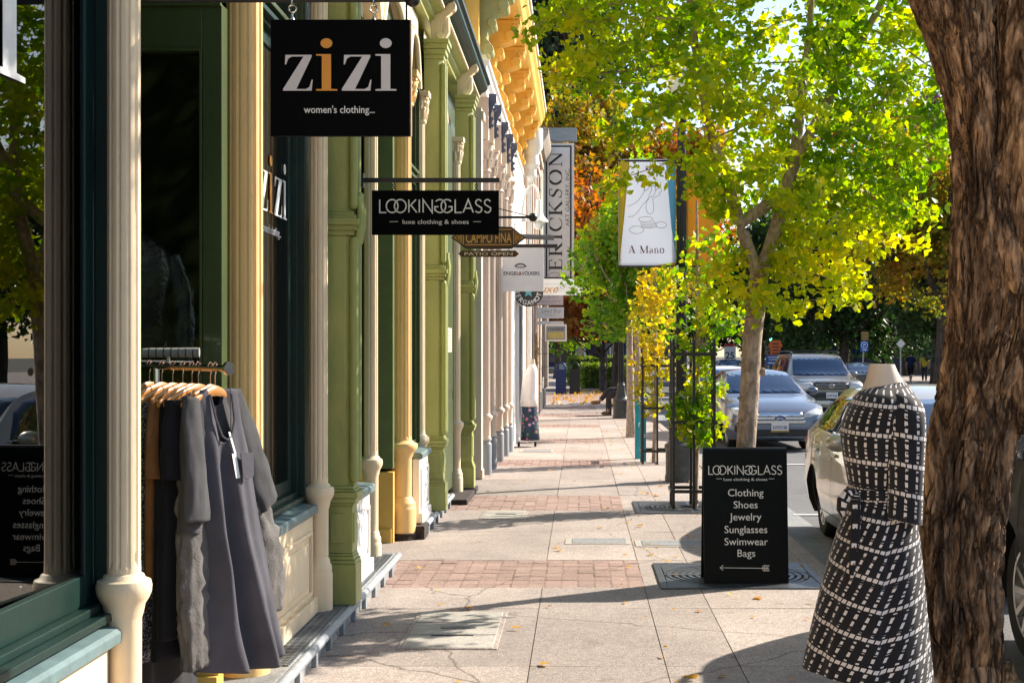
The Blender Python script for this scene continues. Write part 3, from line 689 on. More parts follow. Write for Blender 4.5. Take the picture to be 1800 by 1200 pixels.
# ---- cream building with the yellow bracketed cornice
B2 = thing('cornice_building', 'pale cream building with a yellow bracketed cornice and blue corbels', 'building', (-1.5, 24, 0))
MB().box(-7, -1.46, 18.15, 30, 0, 5.6).build('wall', BEIGE, B2, smooth=0)
pb = MB()
for y0, y1, xo in ((18.16, 18.42, -1.26), (23.7, 24.1, -1.14)):
    pb.box(-1.46, xo, y0, y1, 0, 4.75); pb.box(-1.455, xo+.03, y0-.008, y1+.03, 4.6, 4.7); pb.box(-1.455, xo+.015, y0-.006, y1+.012, .004, .12)
pb.build('pier', BEIGE, B2, smooth=0, bevel=.008)
for k, yy in enumerate((18.9, 19.75, 21.2, 22.35, 23.3)):
    xx = -1.255+.02*k; r = .058
    c = MB().lathe([(r, .78, 0), (r*.98, .85, 1), (r*.96, 4.0, 1), (r, 4.02, 0)], (xx, yy), 90, 10, .13).build('column', BEIGE, B2, smooth=30)
    MB().lathe([(r*1.0, .40), (r*1.1, .55), (r*1.05, .70), (r*1.3, .72), (r*1.55, .75), (r*1.55, .775), (r*1.1, .80), (r, .81)], (xx, yy), 28).lathe([(r*1.25, .46), (r*1.3, .48), (r, .52)], (xx, yy), 28).build('pedestal', BEIGE, c, smooth=50)
    MB().lathe([(.078, 0), (.078, .40), (.074, .415), (.06, .43), (.066, .46), (.058, .475)], (xx, yy), 28).build('base_cylinder', GREYB, c, smooth=40)
    cp = MB().lathe([(r, 4.0), (r*1.3, 4.02), (r*1.05, 4.05), (r*1.1, 4.2), (r*1.7, 4.34), (r*1.8, 4.38)], (xx, yy), 28)
    for row, zz in enumerate((4.10, 4.2)):
        for i in range(8):
            a = 2*math.pi*(i+.5*row)/8; rd = r*(1.12+.15*row)
            cp.tube([(xx+math.cos(a)*rd*q_, yy+math.sin(a)*rd*q_, zz+h) for q_, h in ((1, -.03), (1.1, .03), (1.3, .09), (1.5, .08))], [.018, .02, .016, .008], 6)
    cp.box(xx-.11, xx+.11, yy-.11, yy+.11, 4.38, 4.42); cp.build('capital', BEIGE, c, smooth=45)
    MB().box(-1.46, xx+.04, yy-.09, yy+.09, 4.43, 5.0).build('impost_block', BEIGE, B2, smooth=0, bevel=.005)
    cb = MB(); cb.prism_y([(xx+.04, 5.05), (xx+.04, 4.6), (xx+.07, 4.58), (xx+.085, 4.68), (xx+.07, 4.78), (xx+.10, 4.88), (xx+.14, 4.94), (xx+.14, 5.05)], yy-.03, yy+.03)
    for zz in (4.63, 4.72, 4.84, 4.96): cb.tube([(xx+.085+.03*(zz > 4.8), yy-.035, zz), (xx+.085+.03*(zz > 4.8), yy+.035, zz)], .022, 10)
    cb.build('corbel', BLUEP, B2, smooth=40)
ww = MB()
for y0, y1 in ((18.5, 19.6), (19.85, 21.05), (21.3, 22.25)): ww.box(-1.458, -1.44, y0, y1, .5, 3.9)
ww.build('window_glazing', pm('dark_glazing', (.05, .06, .06), .1, .2), B2, smooth=0)
cornice(B2, 18.2, 29.9, [(-1.46, 5.06), (-1.25, 5.06), (-1.25, 5.18), (-1.22, 5.21), (-1.20, 5.23), (-1.20, 5.29), (-1.165, 5.32), (-1.165, 5.37), (-1.46, 5.375)], WHITE, 'lower_cornice')
MB().box(-7, -1.30, 18.18, 29.95, 5.60, 7.4).build('parapet', YELLOW, B2, smooth=0)
cornice(B2, 18.18, 29.9, [(-1.30, 6.36), (-.86, 6.36), (-.82, 6.40), (-.78, 6.50), (-.74, 6.56), (-.74, 6.66), (-1.30, 6.68)], YELLOW, 'upper_cornice')
MB().prism_y([(-.75, 6.67), (-.71, 6.67), (-.71, 6.75), (-1.3, 6.75), (-1.3, 6.685), (-.75, 6.685)], 18.18, 29.92).build('cornice_edge', WHITE, B2, smooth=0)
def big_bracket(yy, mat):
    P = [(-1.30, 5.50), (-1.22, 5.48), (-1.16, 5.54), (-1.17, 5.64), (-1.22, 5.70), (-1.20, 5.80), (-1.14, 5.86), (-1.15, 5.95), (-1.10, 6.02), (-1.0, 6.05), (-.96, 6.12), (-.97, 6.20), (-.90, 6.22), (-.86, 6.27), (-.86, 6.33), (-1.30, 6.33)]
    b = MB().prism_y(P, yy-.16, yy+.16)
    for (x, z, r) in ((-1.20, 5.56, .07), (-1.15, 5.90, .06), (-1.0, 6.13, .075), (-.92, 6.26, .05)):
        b.tube([(x, yy-.19, z), (x, yy+.19, z)], r, 14)
    b.box(-1.3, -.85, yy-.2, yy+.2, 6.30, 6.355)
    return b.build('cornice_bracket', mat, B2, smooth=35, bevel=.006)
for k in range(7): big_bracket(18.65+1.78*k, YELLOW if k else pm('olive_bracket_paint', (.36, .36, .14), .5, .15))
big = MB().tube([(-.98, 29.6, 6.2), (-.98, 29.6, 6.0)], .22, 16); 
MB().lathe([(.05, 5.2), (.12, 5.3), (.10, 5.45), (.17, 5.55), (.15, 5.75), (.24, 5.9), (.24, 6.3)], (-1.02, 29.75), 20).build('white_finial', WHITE, B2)
MB().box(-1.46, -1.15, 24.11, 29.95, 0, 5.05).build('white_bay', WHITE, B2, smooth=0)
MB().box(-1.149, -1.12, 25.6, 27.2, .05, 2.5).build('door', pm('slate_door', (.10, .12, .14), .4, .2), B2, smooth=0, bevel=.006)
MB().box(-1.149, -1.10, 25.5, 25.6, .0, 2.62).box(-1.149, -1.10, 27.2, 27.3, 0, 2.62).box(-1.149, -1.10, 25.6, 27.2, 2.5, 2.62).build('door_frame', WHITE, B2, smooth=0, bevel=.006)
# ---- plain white plastered building
B3 = thing('plaster_building', 'narrow pinkish plaster building with pilaster strips beyond the white wall', 'building', (-1.4, 34, 0))
PINKST = pm('pinkish_stone', (.56, .44, .36), .7, .2, 3, .3, 25, dirt=(.3, .22, .18))
MB().box(-7, -1.2, 30.05, 38, 0, 7.0).build('wall', PINKST, B3, smooth=0)
sp = MB()
for yy in (30.3, 31.6, 33.4, 35.2, 37): sp.box(-1.2, -1.10, yy, yy+.45, 0, 6.3)
sp.box(-1.2, -1.06, 30.06, 37.98, 6.3, 6.5).box(-1.2, -.98, 30.06, 37.98, 6.503, 6.65)
sp.build('pilaster_strip', PINKST, B3, smooth=0, bevel=.01)
sh = MB()
for y0, y1 in ((30.9, 31.5), (32.2, 33.3), (34, 35.1), (35.8, 36.9)): sh.box(-1.199, -1.18, y0, y1, .6, 3.2)
sh.build('window_glazing', MATS['dark_glazing'], B3, smooth=0)
# ---- stone corner building
B4 = thing('stone_building', 'stone block corner building with a dark plinth at the end of the pavement', 'building', (-1.4, 42, 0))
m, t, N, L, b = newmat('stone_blocks')
tc = node(N, 'ShaderNodeTexCoord'); mp = node(N, 'ShaderNodeMapping'); mp.inputs['Rotation'].default_value = (R(90), 0, R(90)); L.new(tc.outputs['Object'], mp.inputs[0])
sx = node(N, 'ShaderNodeSeparateXYZ'); cb = node(N, 'ShaderNodeCombineXYZ'); L.new(tc.outputs['Object'], sx.inputs[0])
ad = node(N, 'ShaderNodeMath', operation='ADD'); L.new(sx.outputs[0], ad.inputs[0]); L.new(sx.outputs[1], ad.inputs[1]); L.new(ad.outputs[0], cb.inputs[0]); L.new(sx.outputs[2], cb.inputs[1])
bt = node(N, 'ShaderNodeTexBrick', iScale=1.0); bt.inputs['Color1'].default_value = (.42, .35, .29, 1); bt.inputs['Color2'].default_value = (.34, .29, .24, 1); bt.inputs['Mortar'].default_value = (.2, .17, .15, 1)
bt.inputs['Brick Width'].default_value = .8; bt.inputs['Row Height'].default_value = .4; bt.inputs['Mortar Size'].default_value = .012
L.new(cb.outputs[0], bt.inputs['Vector']); L.new(bt.outputs[0], b.inputs['Base Color']); b.inputs['Roughness'].default_value = .85
bp = node(N, 'ShaderNodeBump', iStrength=.6, iDistance=.02); L.new(bt.outputs[1], bp.inputs['Height']); bp.invert = True; L.new(bp.outputs[0], b.inputs['Normal'])
STONE = m
MB().box(-7, -1.14, 38.05, 45.4, .55, 7.6).build('wall', STONE, B4, smooth=0)
MB().box(-7, -1.09, 38.04, 45.45, 0, .549).build('plinth', pm('dark_plinth', (.05, .05, .055), .6, .3, 8), B4, smooth=0, bevel=.01)
MB().box(-1.14, -1.02, 44.7, 45.45, .56, 6.8).box(-1.14, -1.06, 38.1, 38.8, .56, 6.8).build('corner_pier', STONE, B4, smooth=0, bevel=.01)
cornice(B4, 38.04, 45.5, [(-1.14, 7.2), (-1.0, 7.25), (-.9, 7.4), (-.85, 7.5), (-.85, 7.65), (-1.14, 7.68)], STONE)
sg = MB()
for y0, y1 in ((39.4, 41), (42.3, 43.9)): sg.box(-1.139, -1.12, y0, y1, .9, 3.2)
sg.build('window_glazing', MATS['dark_glazing'], B4, smooth=0)
# fittings on those walls
t = thing('wall_lamp', 'white gooseneck wall lamp with a bell shade on the white wall', 'lamp', (-1.15, 28, 4.3))
MB().tube(catmull([(-1.14, 28, 4.35), (-1.08, 28, 4.75), (-.95, 28, 4.92), (-.84, 28, 4.82), (-.82, 28, 4.62)], 5), .022, 8).lathe([(.06, 4.2), (.08, 4.25), (.04, 4.3)], (-1.13, 28), 12).build('arm', WHITE, t)
MB().lathe([(.20, 4.20), (.17, 4.24), (.10, 4.32), (.06, 4.45), (.05, 4.62), (.03, 4.64)], (-.82, 28), 20, cap=False).build('shade', WHITE, t)
MB().ball((-.82, 28, 4.14), .10, 14).build('globe', pm('opal_glass', (.8, .8, .78), .2, .03), t)
t = tag(MB().tube([(-1.08, 30.1, 0), (-1.08, 30.1, 5.3), (-1.0, 29.9, 5.6)], .05, 10).build('drainpipe', WHITE, loc=(-1.08, 30.1, 0)), 'white drainpipe at the corner past the yellow cornice', 'drainpipe')
# ---------------------------------------------------------------- hanging signs and the sandwich board
BOARD = pm('black_board', (.0022, .0022, .0026), .6, .3, 30, spec=.06)
BOARD2 = pm('sandwich_black', (.003, .004, .003), .35, .3, 12, spec=.12)
INK = pm('sign_cream_letter', (.86, .83, .76), .5, .05)
CHROME = pm('bright_steel', (.7, .7, .7), .2, .1, metal=1)
def ring(mb, c, r, t, axis='y'):
    pts = []
    for a in np.linspace(0, 2*math.pi, 17)[:-1]:
        if axis == 'y': pts.append((c[0]+r*math.cos(a), c[1], c[2]+r*math.sin(a)))
        else: pts.append((c[0], c[1]+r*math.cos(a), c[2]+r*math.sin(a)))
    mb.tube(pts, t, 6, closed=True)
def chain(mb, x, y, z0, z1, r=.012, t=.003):
    n = max(1, round((z1-z0)/(r*1.6)))
    for k in range(n): ring(mb, (x, y, z0+(z1-z0)*(k+.5)/n), r, t, 'yx'[k % 2])
def looking(mb, x0, y, z, width):
    "thin geometric capitals with interlocked rounds; face -Y"
    L_ = []; c = 0
    L_ += [[(0, 1), (0, 0), (.52, 0)]]
    L_ += [arc(.98, .5, .46, .5, 0, 360, 36)]; L_ += [arc(1.62, .5, .46, .5, 0, 360, 36)]
    k = 2.30; L_ += [[(k, 0), (k, 1)], [(k+.56, 1), (k+.02, .45)], [(k+.16, .58), (k+.62, 0)]]
    k = 3.12; L_ += [[(k, 0), (k, 1)]]
    k = 3.42; L_ += [[(k, 0), (k, 1), (k+.72, 0), (k+.72, 1)]]
    k = 4.75; L_ += [arc(k, .5, .46, .5, 135, 0, 20)+arc(k, .5, .46, .5, 0, -140, 20)[1:]+[(k-.40, .18), (k-.40, .45), (k-.12, .45)]]
    k = 5.30; L_ += [arc(k, .5, .46, .5, 45, 180, 20)+arc(k, .5, .46, .5, 180, 320, 20)[1:]+[(k+.40, .18), (k+.40, .45), (k+.12, .45)]]
    k = 5.95; L_ += [[(k, 1), (k, 0), (k+.52, 0)]]
    k = 6.58; L_ += [[(k, 0), (k+.40, 1), (k+.80, 0)], [(k+.14, .33), (k+.66, .33)]]
    for k in (7.52, 8.22):
        L_ += [[(k+.50, .86)]+[(k+.27+.22*math.cos(R(a)), .77+.23*math.sin(R(a))) for a in range(50, 250, 15)]+[(k+.25, .53), (k+.40, .42)]+[(k+.27+.26*math.cos(R(a)), .26+.26*math.sin(R(a))) for a in range(30, -160, -15)]]
    tot = 8.76; s = width/tot
    strokes(mb, L_, .105, lambda a, b, t: (x0+(a-tot/2)*s, y-.0012-t, z+b*s*1.02), .0012)
    return s
# --- sign 1
Y = 5.0
t = thing('hanging_sign', 'square black hanging sign with large white and orange serif letters, nearest sign', 'sign', (-1.4, Y, 2.95))
MB().box(gx(477, Y), gx(721, Y), Y-.012, Y+.012, gz(240, Y), gz(36, Y)).build('sign_board', BOARD, t, smooth=0, bevel=.002)
ed = MB(); x0, x1, z0, z1 = gx(477, Y), gx(721, Y), gz(240, Y), gz(36, Y)
MB().box(x1+.001, x1+.005, Y-.013, Y+.013, z0, z1).build('edge_strip', pm('edge_wood', (.35, .24, .15), .6), t, smooth=0)
h = (160-96)/FPX*Y; cur = 0
xs = [500, 557, 603, 661]
for k, ch in enumerate('zizi'):
    mb = MB(); polys = serif_z(.72) if ch == 'z' else serif_i()
    ox = gx(xs[k], Y)+.006*(ch == 'z'); 
    poly_letters(mb, polys, lambda a, b, tt: (ox+a*h*(1.0 if ch == 'z' else 1.2), Y-.013-tt, gz(161, Y)+b*h), .0015)
    mb.build('lettering', (pm('sign_orange', (.85, .34, .04), .5, .04) if k == 1 else pm('sign_silver', (.72, .66, .62), .5, .04)), t, smooth=0)
mb = MB(); quadtext(mb, "women's clothing...", .036, gx(598, Y), Y-.012, gz(200, Y), width=gx(660, Y)-gx(536, Y), bold=.004); mb.build('lettering', INK, t, smooth=0)
for px in (514, 657):
    hk = MB(); x = gx(px, Y); ring(hk, (x, Y, gz(16, Y)), .013, .0035); ring(hk, (x, Y, gz(28, Y)), .008, .003, 'x'); hk.ball((x, Y, gz(35, Y)), .008, 8); ring(hk, (x, Y, gz(4, Y)), .011, .003, 'x')
    hk.build('hanger', CHROME, t)
MB().tube([(-1.62, Y, gz(0, Y)), (gx(725, Y), Y, gz(-1, Y))], .011, 10).ball((gx(725, Y), Y, gz(-1, Y)), .028, 14).tube([(-1.5, Y, gz(0, Y)), (-1.5, Y, 4.2)], .012, 8).build('bracket', BLACKM, t)
# --- sign 2
Y = 9.0
t = thing('hanging_sign', 'wide black hanging sign with thin interlocked white capitals on a black rail', 'sign', (-1.36, Y, 2.7))
x0, x1, z0, z1 = gx(654, Y), gx(877, Y), gz(413, Y), gz(335, Y)
MB().box(x0, x1, Y-.012, Y+.012, z0, z1).build('sign_board', BOARD, t, smooth=0, bevel=.002)
mb = MB(); looking(mb, (gx(668, Y)+gx(863, Y))/2, Y-.012, gz(374, Y), gx(863, Y)-gx(668, Y)); mb.build('lettering', INK, t, smooth=0)
mb = MB(); quadtext(mb, 'luxe clothing & shoes', .04, gx(766, Y), Y-.012, gz(394, Y), width=gx(824, Y)-gx(708, Y)); 
mb.box(gx(685, Y), gx(700, Y), Y-.0135, Y-.012, gz(390, Y)-.0015, gz(390, Y)+.0015); mb.box(gx(832, Y), gx(846, Y), Y-.0135, Y-.012, gz(390, Y)-.0015, gz(390, Y)+.0015); mb.build('lettering', INK, t, smooth=0)
MB().box(gx(640, Y)-.03, gx(878, Y), Y-.012, Y+.012, gz(321, Y), gz(313, Y)).box(gx(640, Y)-.02, gx(640, Y), Y-.03, Y+.03, gz(330, Y), gz(305, Y)).build('bracket', BLACKM, t, smooth=0, bevel=.002)
hk = MB()
for px in (693, 837): chain(hk, gx(px, Y), Y, gz(335, Y), gz(321, Y), .009, .0028)
hk.build('hanger', BLACKM, t)
# --- sign 3: carved brown sign with gold letters and a small board below
Y = 14.2
t = thing('carved_sign', 'brown carved sign with gold lettering and pointed ends, small brown board below', 'sign', (-1.4, Y, 3.0))
BROWN = pm('brown_wood', (.075, .028, .014), .5, .25, 10, .1); GOLD = pm('gold_leaf', (.62, .33, .09), .4, .1, metal=.2); RIM = pm('dark_rim', (.02, .015, .012), .5)
cx, cz = gx(859, Y), gz(418, Y); hw = (925-793)/2/FPX*Y; hh = 20/FPX*Y
def shield(s, e=0):
    return [(-hw+e, 0), (-hw*.83+e*.3, -.045+e*.3), (-hw*.62, -hh*.95+e), (0, -hh+e), (hw*.62, -hh*.95+e), (hw*.83-e*.3, -.045+e*.3), (hw-e, 0), (hw*.83-e*.3, .045-e*.3), (hw*.62, hh*.95-e), (0, hh-e), (-hw*.62, hh*.95-e), (-hw*.83+e*.3, .045-e*.3)]
MB().prism_y([(cx+p[0], cz+p[1]) for p in shield(1)], Y-.016, Y+.02).build('sign_board', RIM, t, smooth=0, bevel=.003)
MB().prism_y([(cx+p[0], cz+p[1]) for p in shield(1, .014)], Y-.022, Y-.0163).build('sign_face', BROWN, t, smooth=0)
mb = MB(); quadtext(mb, 'CAMPO FINA', .12, cx, Y-.022, cz-.05, width=hw*1.22, bold=.01, yscale=1.15)
strokes(mb, [[(cx-hw*.62, cz-hh*.62), (cx+hw*.62, cz-hh*.62)], [(cx-hw*.62, cz+hh*.72), (cx+hw*.62, cz+hh*.72)], [(cx-hw*.67, cz-hh*.6), (cx-hw*.67, cz+hh*.6)], [(cx+hw*.67, cz-hh*.6), (cx+hw*.67, cz+hh*.6)]], .008, lambda a, b, q: (a, Y-.0222-q, b))
for s in (-1, 1):
    strokes(mb, [[(cx+s*hw*.7, cz+hh*.5), (cx+s*hw*.92, cz), (cx+s*hw*.7, cz-hh*.5)], [(cx+s*hw*.72, cz-hh*.25), (cx+s*hw*.82, cz), (cx+s*hw*.72, cz+hh*.25)], [(cx+s*hw*.70, cz), (cx+s*hw*.9, cz)], arc(cx+s*hw*.76, cz+hh*.18, .018, .018, 0, 360, 12), arc(cx+s*hw*.76, cz-hh*.18, .018, .018, 0, 360, 12)], .006, lambda a, b, q: (a, Y-.0222-q, b))
mb.build('lettering', GOLD, t, smooth=0)
z = gz(446, Y); hw2 = (914-807)/2/FPX*Y
sb = MB().prism_y([(cx-hw2, z), (cx-hw2*.88, z-.032), (cx+hw2*.88, z-.032), (cx+hw2, z), (cx+hw2*.88, z+.032), (cx-hw2*.88, z+.032)], Y-.012, Y+.012).build('patio_board', BROWN, t, smooth=0, bevel=.002)
mb = MB(); quadtext(mb, 'PATIO OPEN', .045, cx, Y-.012, z-.017, width=hw2*1.58, bold=.006); mb.build('lettering', pm('sign_pale', (.75, .62, .48), .5), sb, smooth=0)
hk = MB(); chain(hk, cx-.2, Y, z+.032, cz-hh*.93, .008, .002); chain(hk, cx+.2, Y, z+.032, cz-hh*.93, .008, .002); chain(hk, gx(905, Y), Y, cz+.05, gz(386, Y), .016, .003); chain(hk, gx(820, Y), Y, cz+.05, gz(386, Y), .016, .003); hk.build('hanger', BLACKM, t)
MB().tube([(-1.42, Y, gz(382, Y)), (gx(937, Y), Y, gz(382, Y))], .013, 8).ball((gx(937, Y), Y, gz(382, Y)), .045, 14).tube([(-1.42, Y, gz(340, Y)), (gx(930, Y), Y, gz(380, Y))], .005, 6).build('bracket', BLACKM, t)
# --- sign 4: white estate sign
Y = 21.5
t = thing('hanging_sign', 'square white hanging sign with small black and red lettering', 'sign', (-1.3, Y, 3.2))
SW = pm('sign_white', (.84, .86, .88), .5, .04); BLK = pm('letter_black', (.02, .02, .02), .5); REDL = pm('letter_red', (.55, .03, .03), .5)
MB().box(gx(878, Y), gx(956, Y), Y-.015, Y+.015, gz(512, Y), gz(434, Y)).build('sign_board', SW, t, smooth=0, bevel=.003)
mb = MB(); quadtext(mb, 'ENGEL', .075, gx(898.5, Y), Y-.015, gz(483.5, Y), width=gx(911, Y)-gx(884, Y), bold=.012); quadtext(mb, 'VÖLKERS', .075, gx(933, Y), Y-.015, gz(483.5, Y), width=gx(949, Y)-gx(918, Y), bold=.012)
cx = gx(915, Y); zc = gz(467, Y)
strokes(mb, [arc(cx, zc-.03, .085, .055, 20, 160, 14)], .02, lambda a, b, q: (a, Y-.0152-q, b)); strokes(mb, [[(cx-.09, zc-.015), (cx+.09, zc-.015)]], .008, lambda a, b, q: (a, Y-.0152-q, b))
for k in range(5): mb.box(cx-.06+k*.026, cx-.05+k*.026, Y-.0165, Y-.015, zc-.045, zc-.022)
mb.build('lettering', BLK, t, smooth=0)
mb = MB(); quadtext(mb, '&', .075, gx(914.5, Y), Y-.015, gz(483.5, Y), width=.05, bold=.015); mb.build('ampersand', REDL, t, smooth=0)
MB().tube([(-1.3, Y, gz(436, Y)+.03), (gx(980, Y), Y, gz(436, Y)+.03)], .03, 8).build('bracket', BLACKM, t)
# --- sign 5: round sign
Y = 25.4; cx, cz = gx(929, Y), gz(513, Y); r = .265
t = thing('round_sign', 'round dark brown sign with white curved lettering and a teal star', 'sign', (-1.2, Y, 3.3))
MB().tube([(cx, Y-.015, cz), (cx, Y+.015, cz)], r, 40).build('sign_board', pm('round_brown', (.05, .035, .03), .5), t, smooth=40)
MB().tube([(cx, Y-.019, cz), (cx, Y-.0152, cz)], r*.55, 40).build('sign_centre', BLK, t, smooth=40)
mb = MB(); pts = []
for k in range(10): a = math.pi/2+k*math.pi/5; q = r*(.42 if k % 2 == 0 else .17); pts.append((cx+q*math.cos(a), cz+q*math.sin(a)))
mb.prism_y(pts, Y-.024, Y-.0192); mb.build('star', pm('teal_star', (.12, .42, .45), .5), t, smooth=0)
mb = MB(); word = 'BERGAMOT ALLEY '
for k, ch in enumerate(word):
    if ch == ' ': continue
    a = R(178+k*24); vs, fs = text2d(ch, .115, 'CENTER', .012)
    rad = r*.88
    # letters stand round the rim, feet outwards at the foot of the sign
    e = Vector((math.cos(a), math.sin(a))); tng = Vector((-e.y, e.x))
    mb.add([(cx+e.x*(rad-v[1])+tng.x*v[0], Y-.0162-v[2], cz+e.y*(rad-v[1])+tng.y*v[0]) for v in vs], fs)
mb.build('lettering', pm('letter_white', (.75, .75, .73), .5), t, smooth=0)
MB().tube([(-1.2, Y, gz(415, Y)), (gx(974, Y), Y, gz(418, Y))], .045, 8).tube([(cx, Y, cz+r), (cx, Y, gz(418, Y))], .008, 6).build('bracket', pm('grey_iron', (.07, .07, .075), .5), t)
# --- sign 6
Y = 31
t = thing('hanging_sign', 'white oblong hanging sign with gold script and thin grey lines', 'sign', (-1.15, Y, 3.1))
MB().box(gx(930, Y), gx(1024, Y), Y-.015, Y+.015, gz(519, Y), gz(490, Y)).build('sign_board', SW, t, smooth=0, bevel=.003)
mb = MB(); quadtext(mb, 'CALIFORNIA', .09, gx(996, Y), Y-.015, gz(508, Y), width=gx(1013, Y)-gx(980, Y)); mb.box(gx(958, Y), gx(1016, Y), Y-.0165, Y-.015, gz(499.5, Y), gz(499, Y)).box(gx(978, Y), gx(1016, Y), Y-.0165, Y-.015, gz(511.5, Y), gz(511, Y)); mb.build('lettering', pm('letter_grey', (.40, .40, .42), .5), t, smooth=0)
mb = MB(); vs, fs = text2d('luxe', .24, 'CENTER', .004)
mb.add([(gx(962, Y)+v[0]*1.1+v[1]*.35, Y-.0162-v[2], gz(514, Y)+v[1]) for v in vs], fs); mb.build('script_lettering', GOLD, t, smooth=0)
MB().tube([(-1.15, Y, gz(490, Y)+.02), (gx(1020, Y), Y, gz(490, Y)+.02)], .018, 8).build('bracket', BLACKM, t)
# --- small signs further on
Y = 35; PK = pm('sign_pinkish', (.66, .58, .56), .55, .05)
t = thing('hanging_sign', 'small pinkish white gallery sign under the gold script sign', 'sign', (-1.1, Y, 3.0))
MB().box(gx(946, Y), gx(990, Y), Y-.012, Y+.012, gz(536, Y), gz(515, Y)).build('sign_board', PK, t, smooth=0, bevel=.003)
mb = MB(); quadtext(mb, 'GALLERY', .1, gx(968, Y), Y-.012, gz(532, Y), width=.5); quadtext(mb, 'FINE ART', .1, gx(968, Y), Y-.012, gz(524, Y), width=.4); mb.build('lettering', pm('letter_mauve', (.42, .34, .36), .5), t, smooth=0)
t = thing('hanging_sign', 'white sign with grey script lettering above the thin white strip sign', 'sign', (-1.1, 36.5, 2.6)); Y = 36.5
MB().box(gx(945, Y), gx(991, Y), Y-.012, Y+.012, gz(559.5, Y), gz(540, Y)).build('sign_board', SW, t, smooth=0, bevel=.003)
mb = MB(); vs, fs = text2d('Lived Boy', .16, 'CENTER'); k = .5/max(v[0] for v in vs)/2
mb.add([(gx(968, Y)+v[0]*k*1.0+v[1]*.3, Y-.0132-v[2], gz(550, Y)+v[1]) for v in vs], fs); quadtext(mb, 'furniture', .06, gx(968, Y), Y-.012, gz(555, Y), width=.3); mb.build('lettering', MATS['letter_grey'], t, smooth=0)
t2 = thing('hanging_sign', 'thin white strip sign hanging below the script sign', 'sign', (-1.1, 36.52, 2.4))
MB().box(gx(945, Y), gx(991, Y), Y-.012, Y+.012, gz(570, Y), gz(564.5, Y)).build('sign_board', SW, t2, smooth=0, bevel=.002)
MB().tube([(gx(955, Y), Y, gz(564, Y)), (gx(955, Y), Y, gz(560, Y))], .006, 5).tube([(gx(982, Y), Y, gz(564, Y)), (gx(982, Y), Y, gz(560, Y))], .006, 5).build('hanger', BLACKM, t2)
MB().tube([(gx(955, Y), Y, gz(540, Y)), (gx(955, Y), Y, gz(536, Y))], .006, 5).tube([(gx(982, Y), Y, gz(540, Y)), (gx(982, Y), Y, gz(536, Y))], .006, 5).tube([(-1.2, Y, gz(536, Y)), (gx(992, Y), Y, gz(536, Y))], .012, 6).build('bracket', BLACKM, t)
Y = 39
t = thing('hanging_sign', 'grey and yellow sign in a white frame, lowest of the hanging signs', 'sign', (-1.0, Y, 2.4))
MB().box(gx(958, Y), gx(996, Y), Y-.02, Y+.02, gz(600, Y), gz(570, Y)).build('sign_frame', WHITE, t, smooth=0, bevel=.004)
MB().box(gx(960.5, Y), gx(993.5, Y), Y-.024, Y-.0202, gz(597, Y), gz(573, Y)).build('sign_board', pm('sign_slate', (.22, .26, .32), .5), t, smooth=0)
MB().box(gx(962.5, Y), gx(991.5, Y), Y-.027, Y-.0242, gz(595, Y), gz(583, Y)).build('sign_panel', pm('sign_mustard', (.48, .42, .14), .5), t, smooth=0)
mb = MB(); quadtext(mb, 'I HARRIS', .09, gx(977, Y), Y-.0242, gz(580.5, Y), width=.42, bold=.01); mb.build('lettering', BLK, t, smooth=0)
MB().tube([(-1.15, Y, gz(569, Y)), (gx(990, Y), Y, gz(569, Y))], .014, 6).build('bracket', BLACKM, t)
# --- tall vertical gallery sign
Y = 42
t = thing('blade_sign', 'tall vertical white gallery sign with large black sideways capitals', 'sign', (-1.1, Y, 6.5))
x0, x1, z0, z1 = gx(955, Y), gx(1009, Y), gz(505, Y), gz(252, Y)
MB().box(x0, x1, Y-.04, Y+.04, z0, z1).build('sign_board', pm('sign_offwhite', (.72, .68, .64), .5, .06), t, smooth=0, bevel=.004)
e = .07; s = .05; fr = MB()
fr.box(x0+e, x0+e+s, Y-.045, Y-.0402, z0+e, z1-e).box(x1-e-s, x1-e, Y-.045, Y-.0402, z0+e, z1-e).box(x0+e+s, x1-e-s, Y-.045, Y-.0402, z1-e-s, z1-e)
fr.build('border', BLK, t, smooth=0)
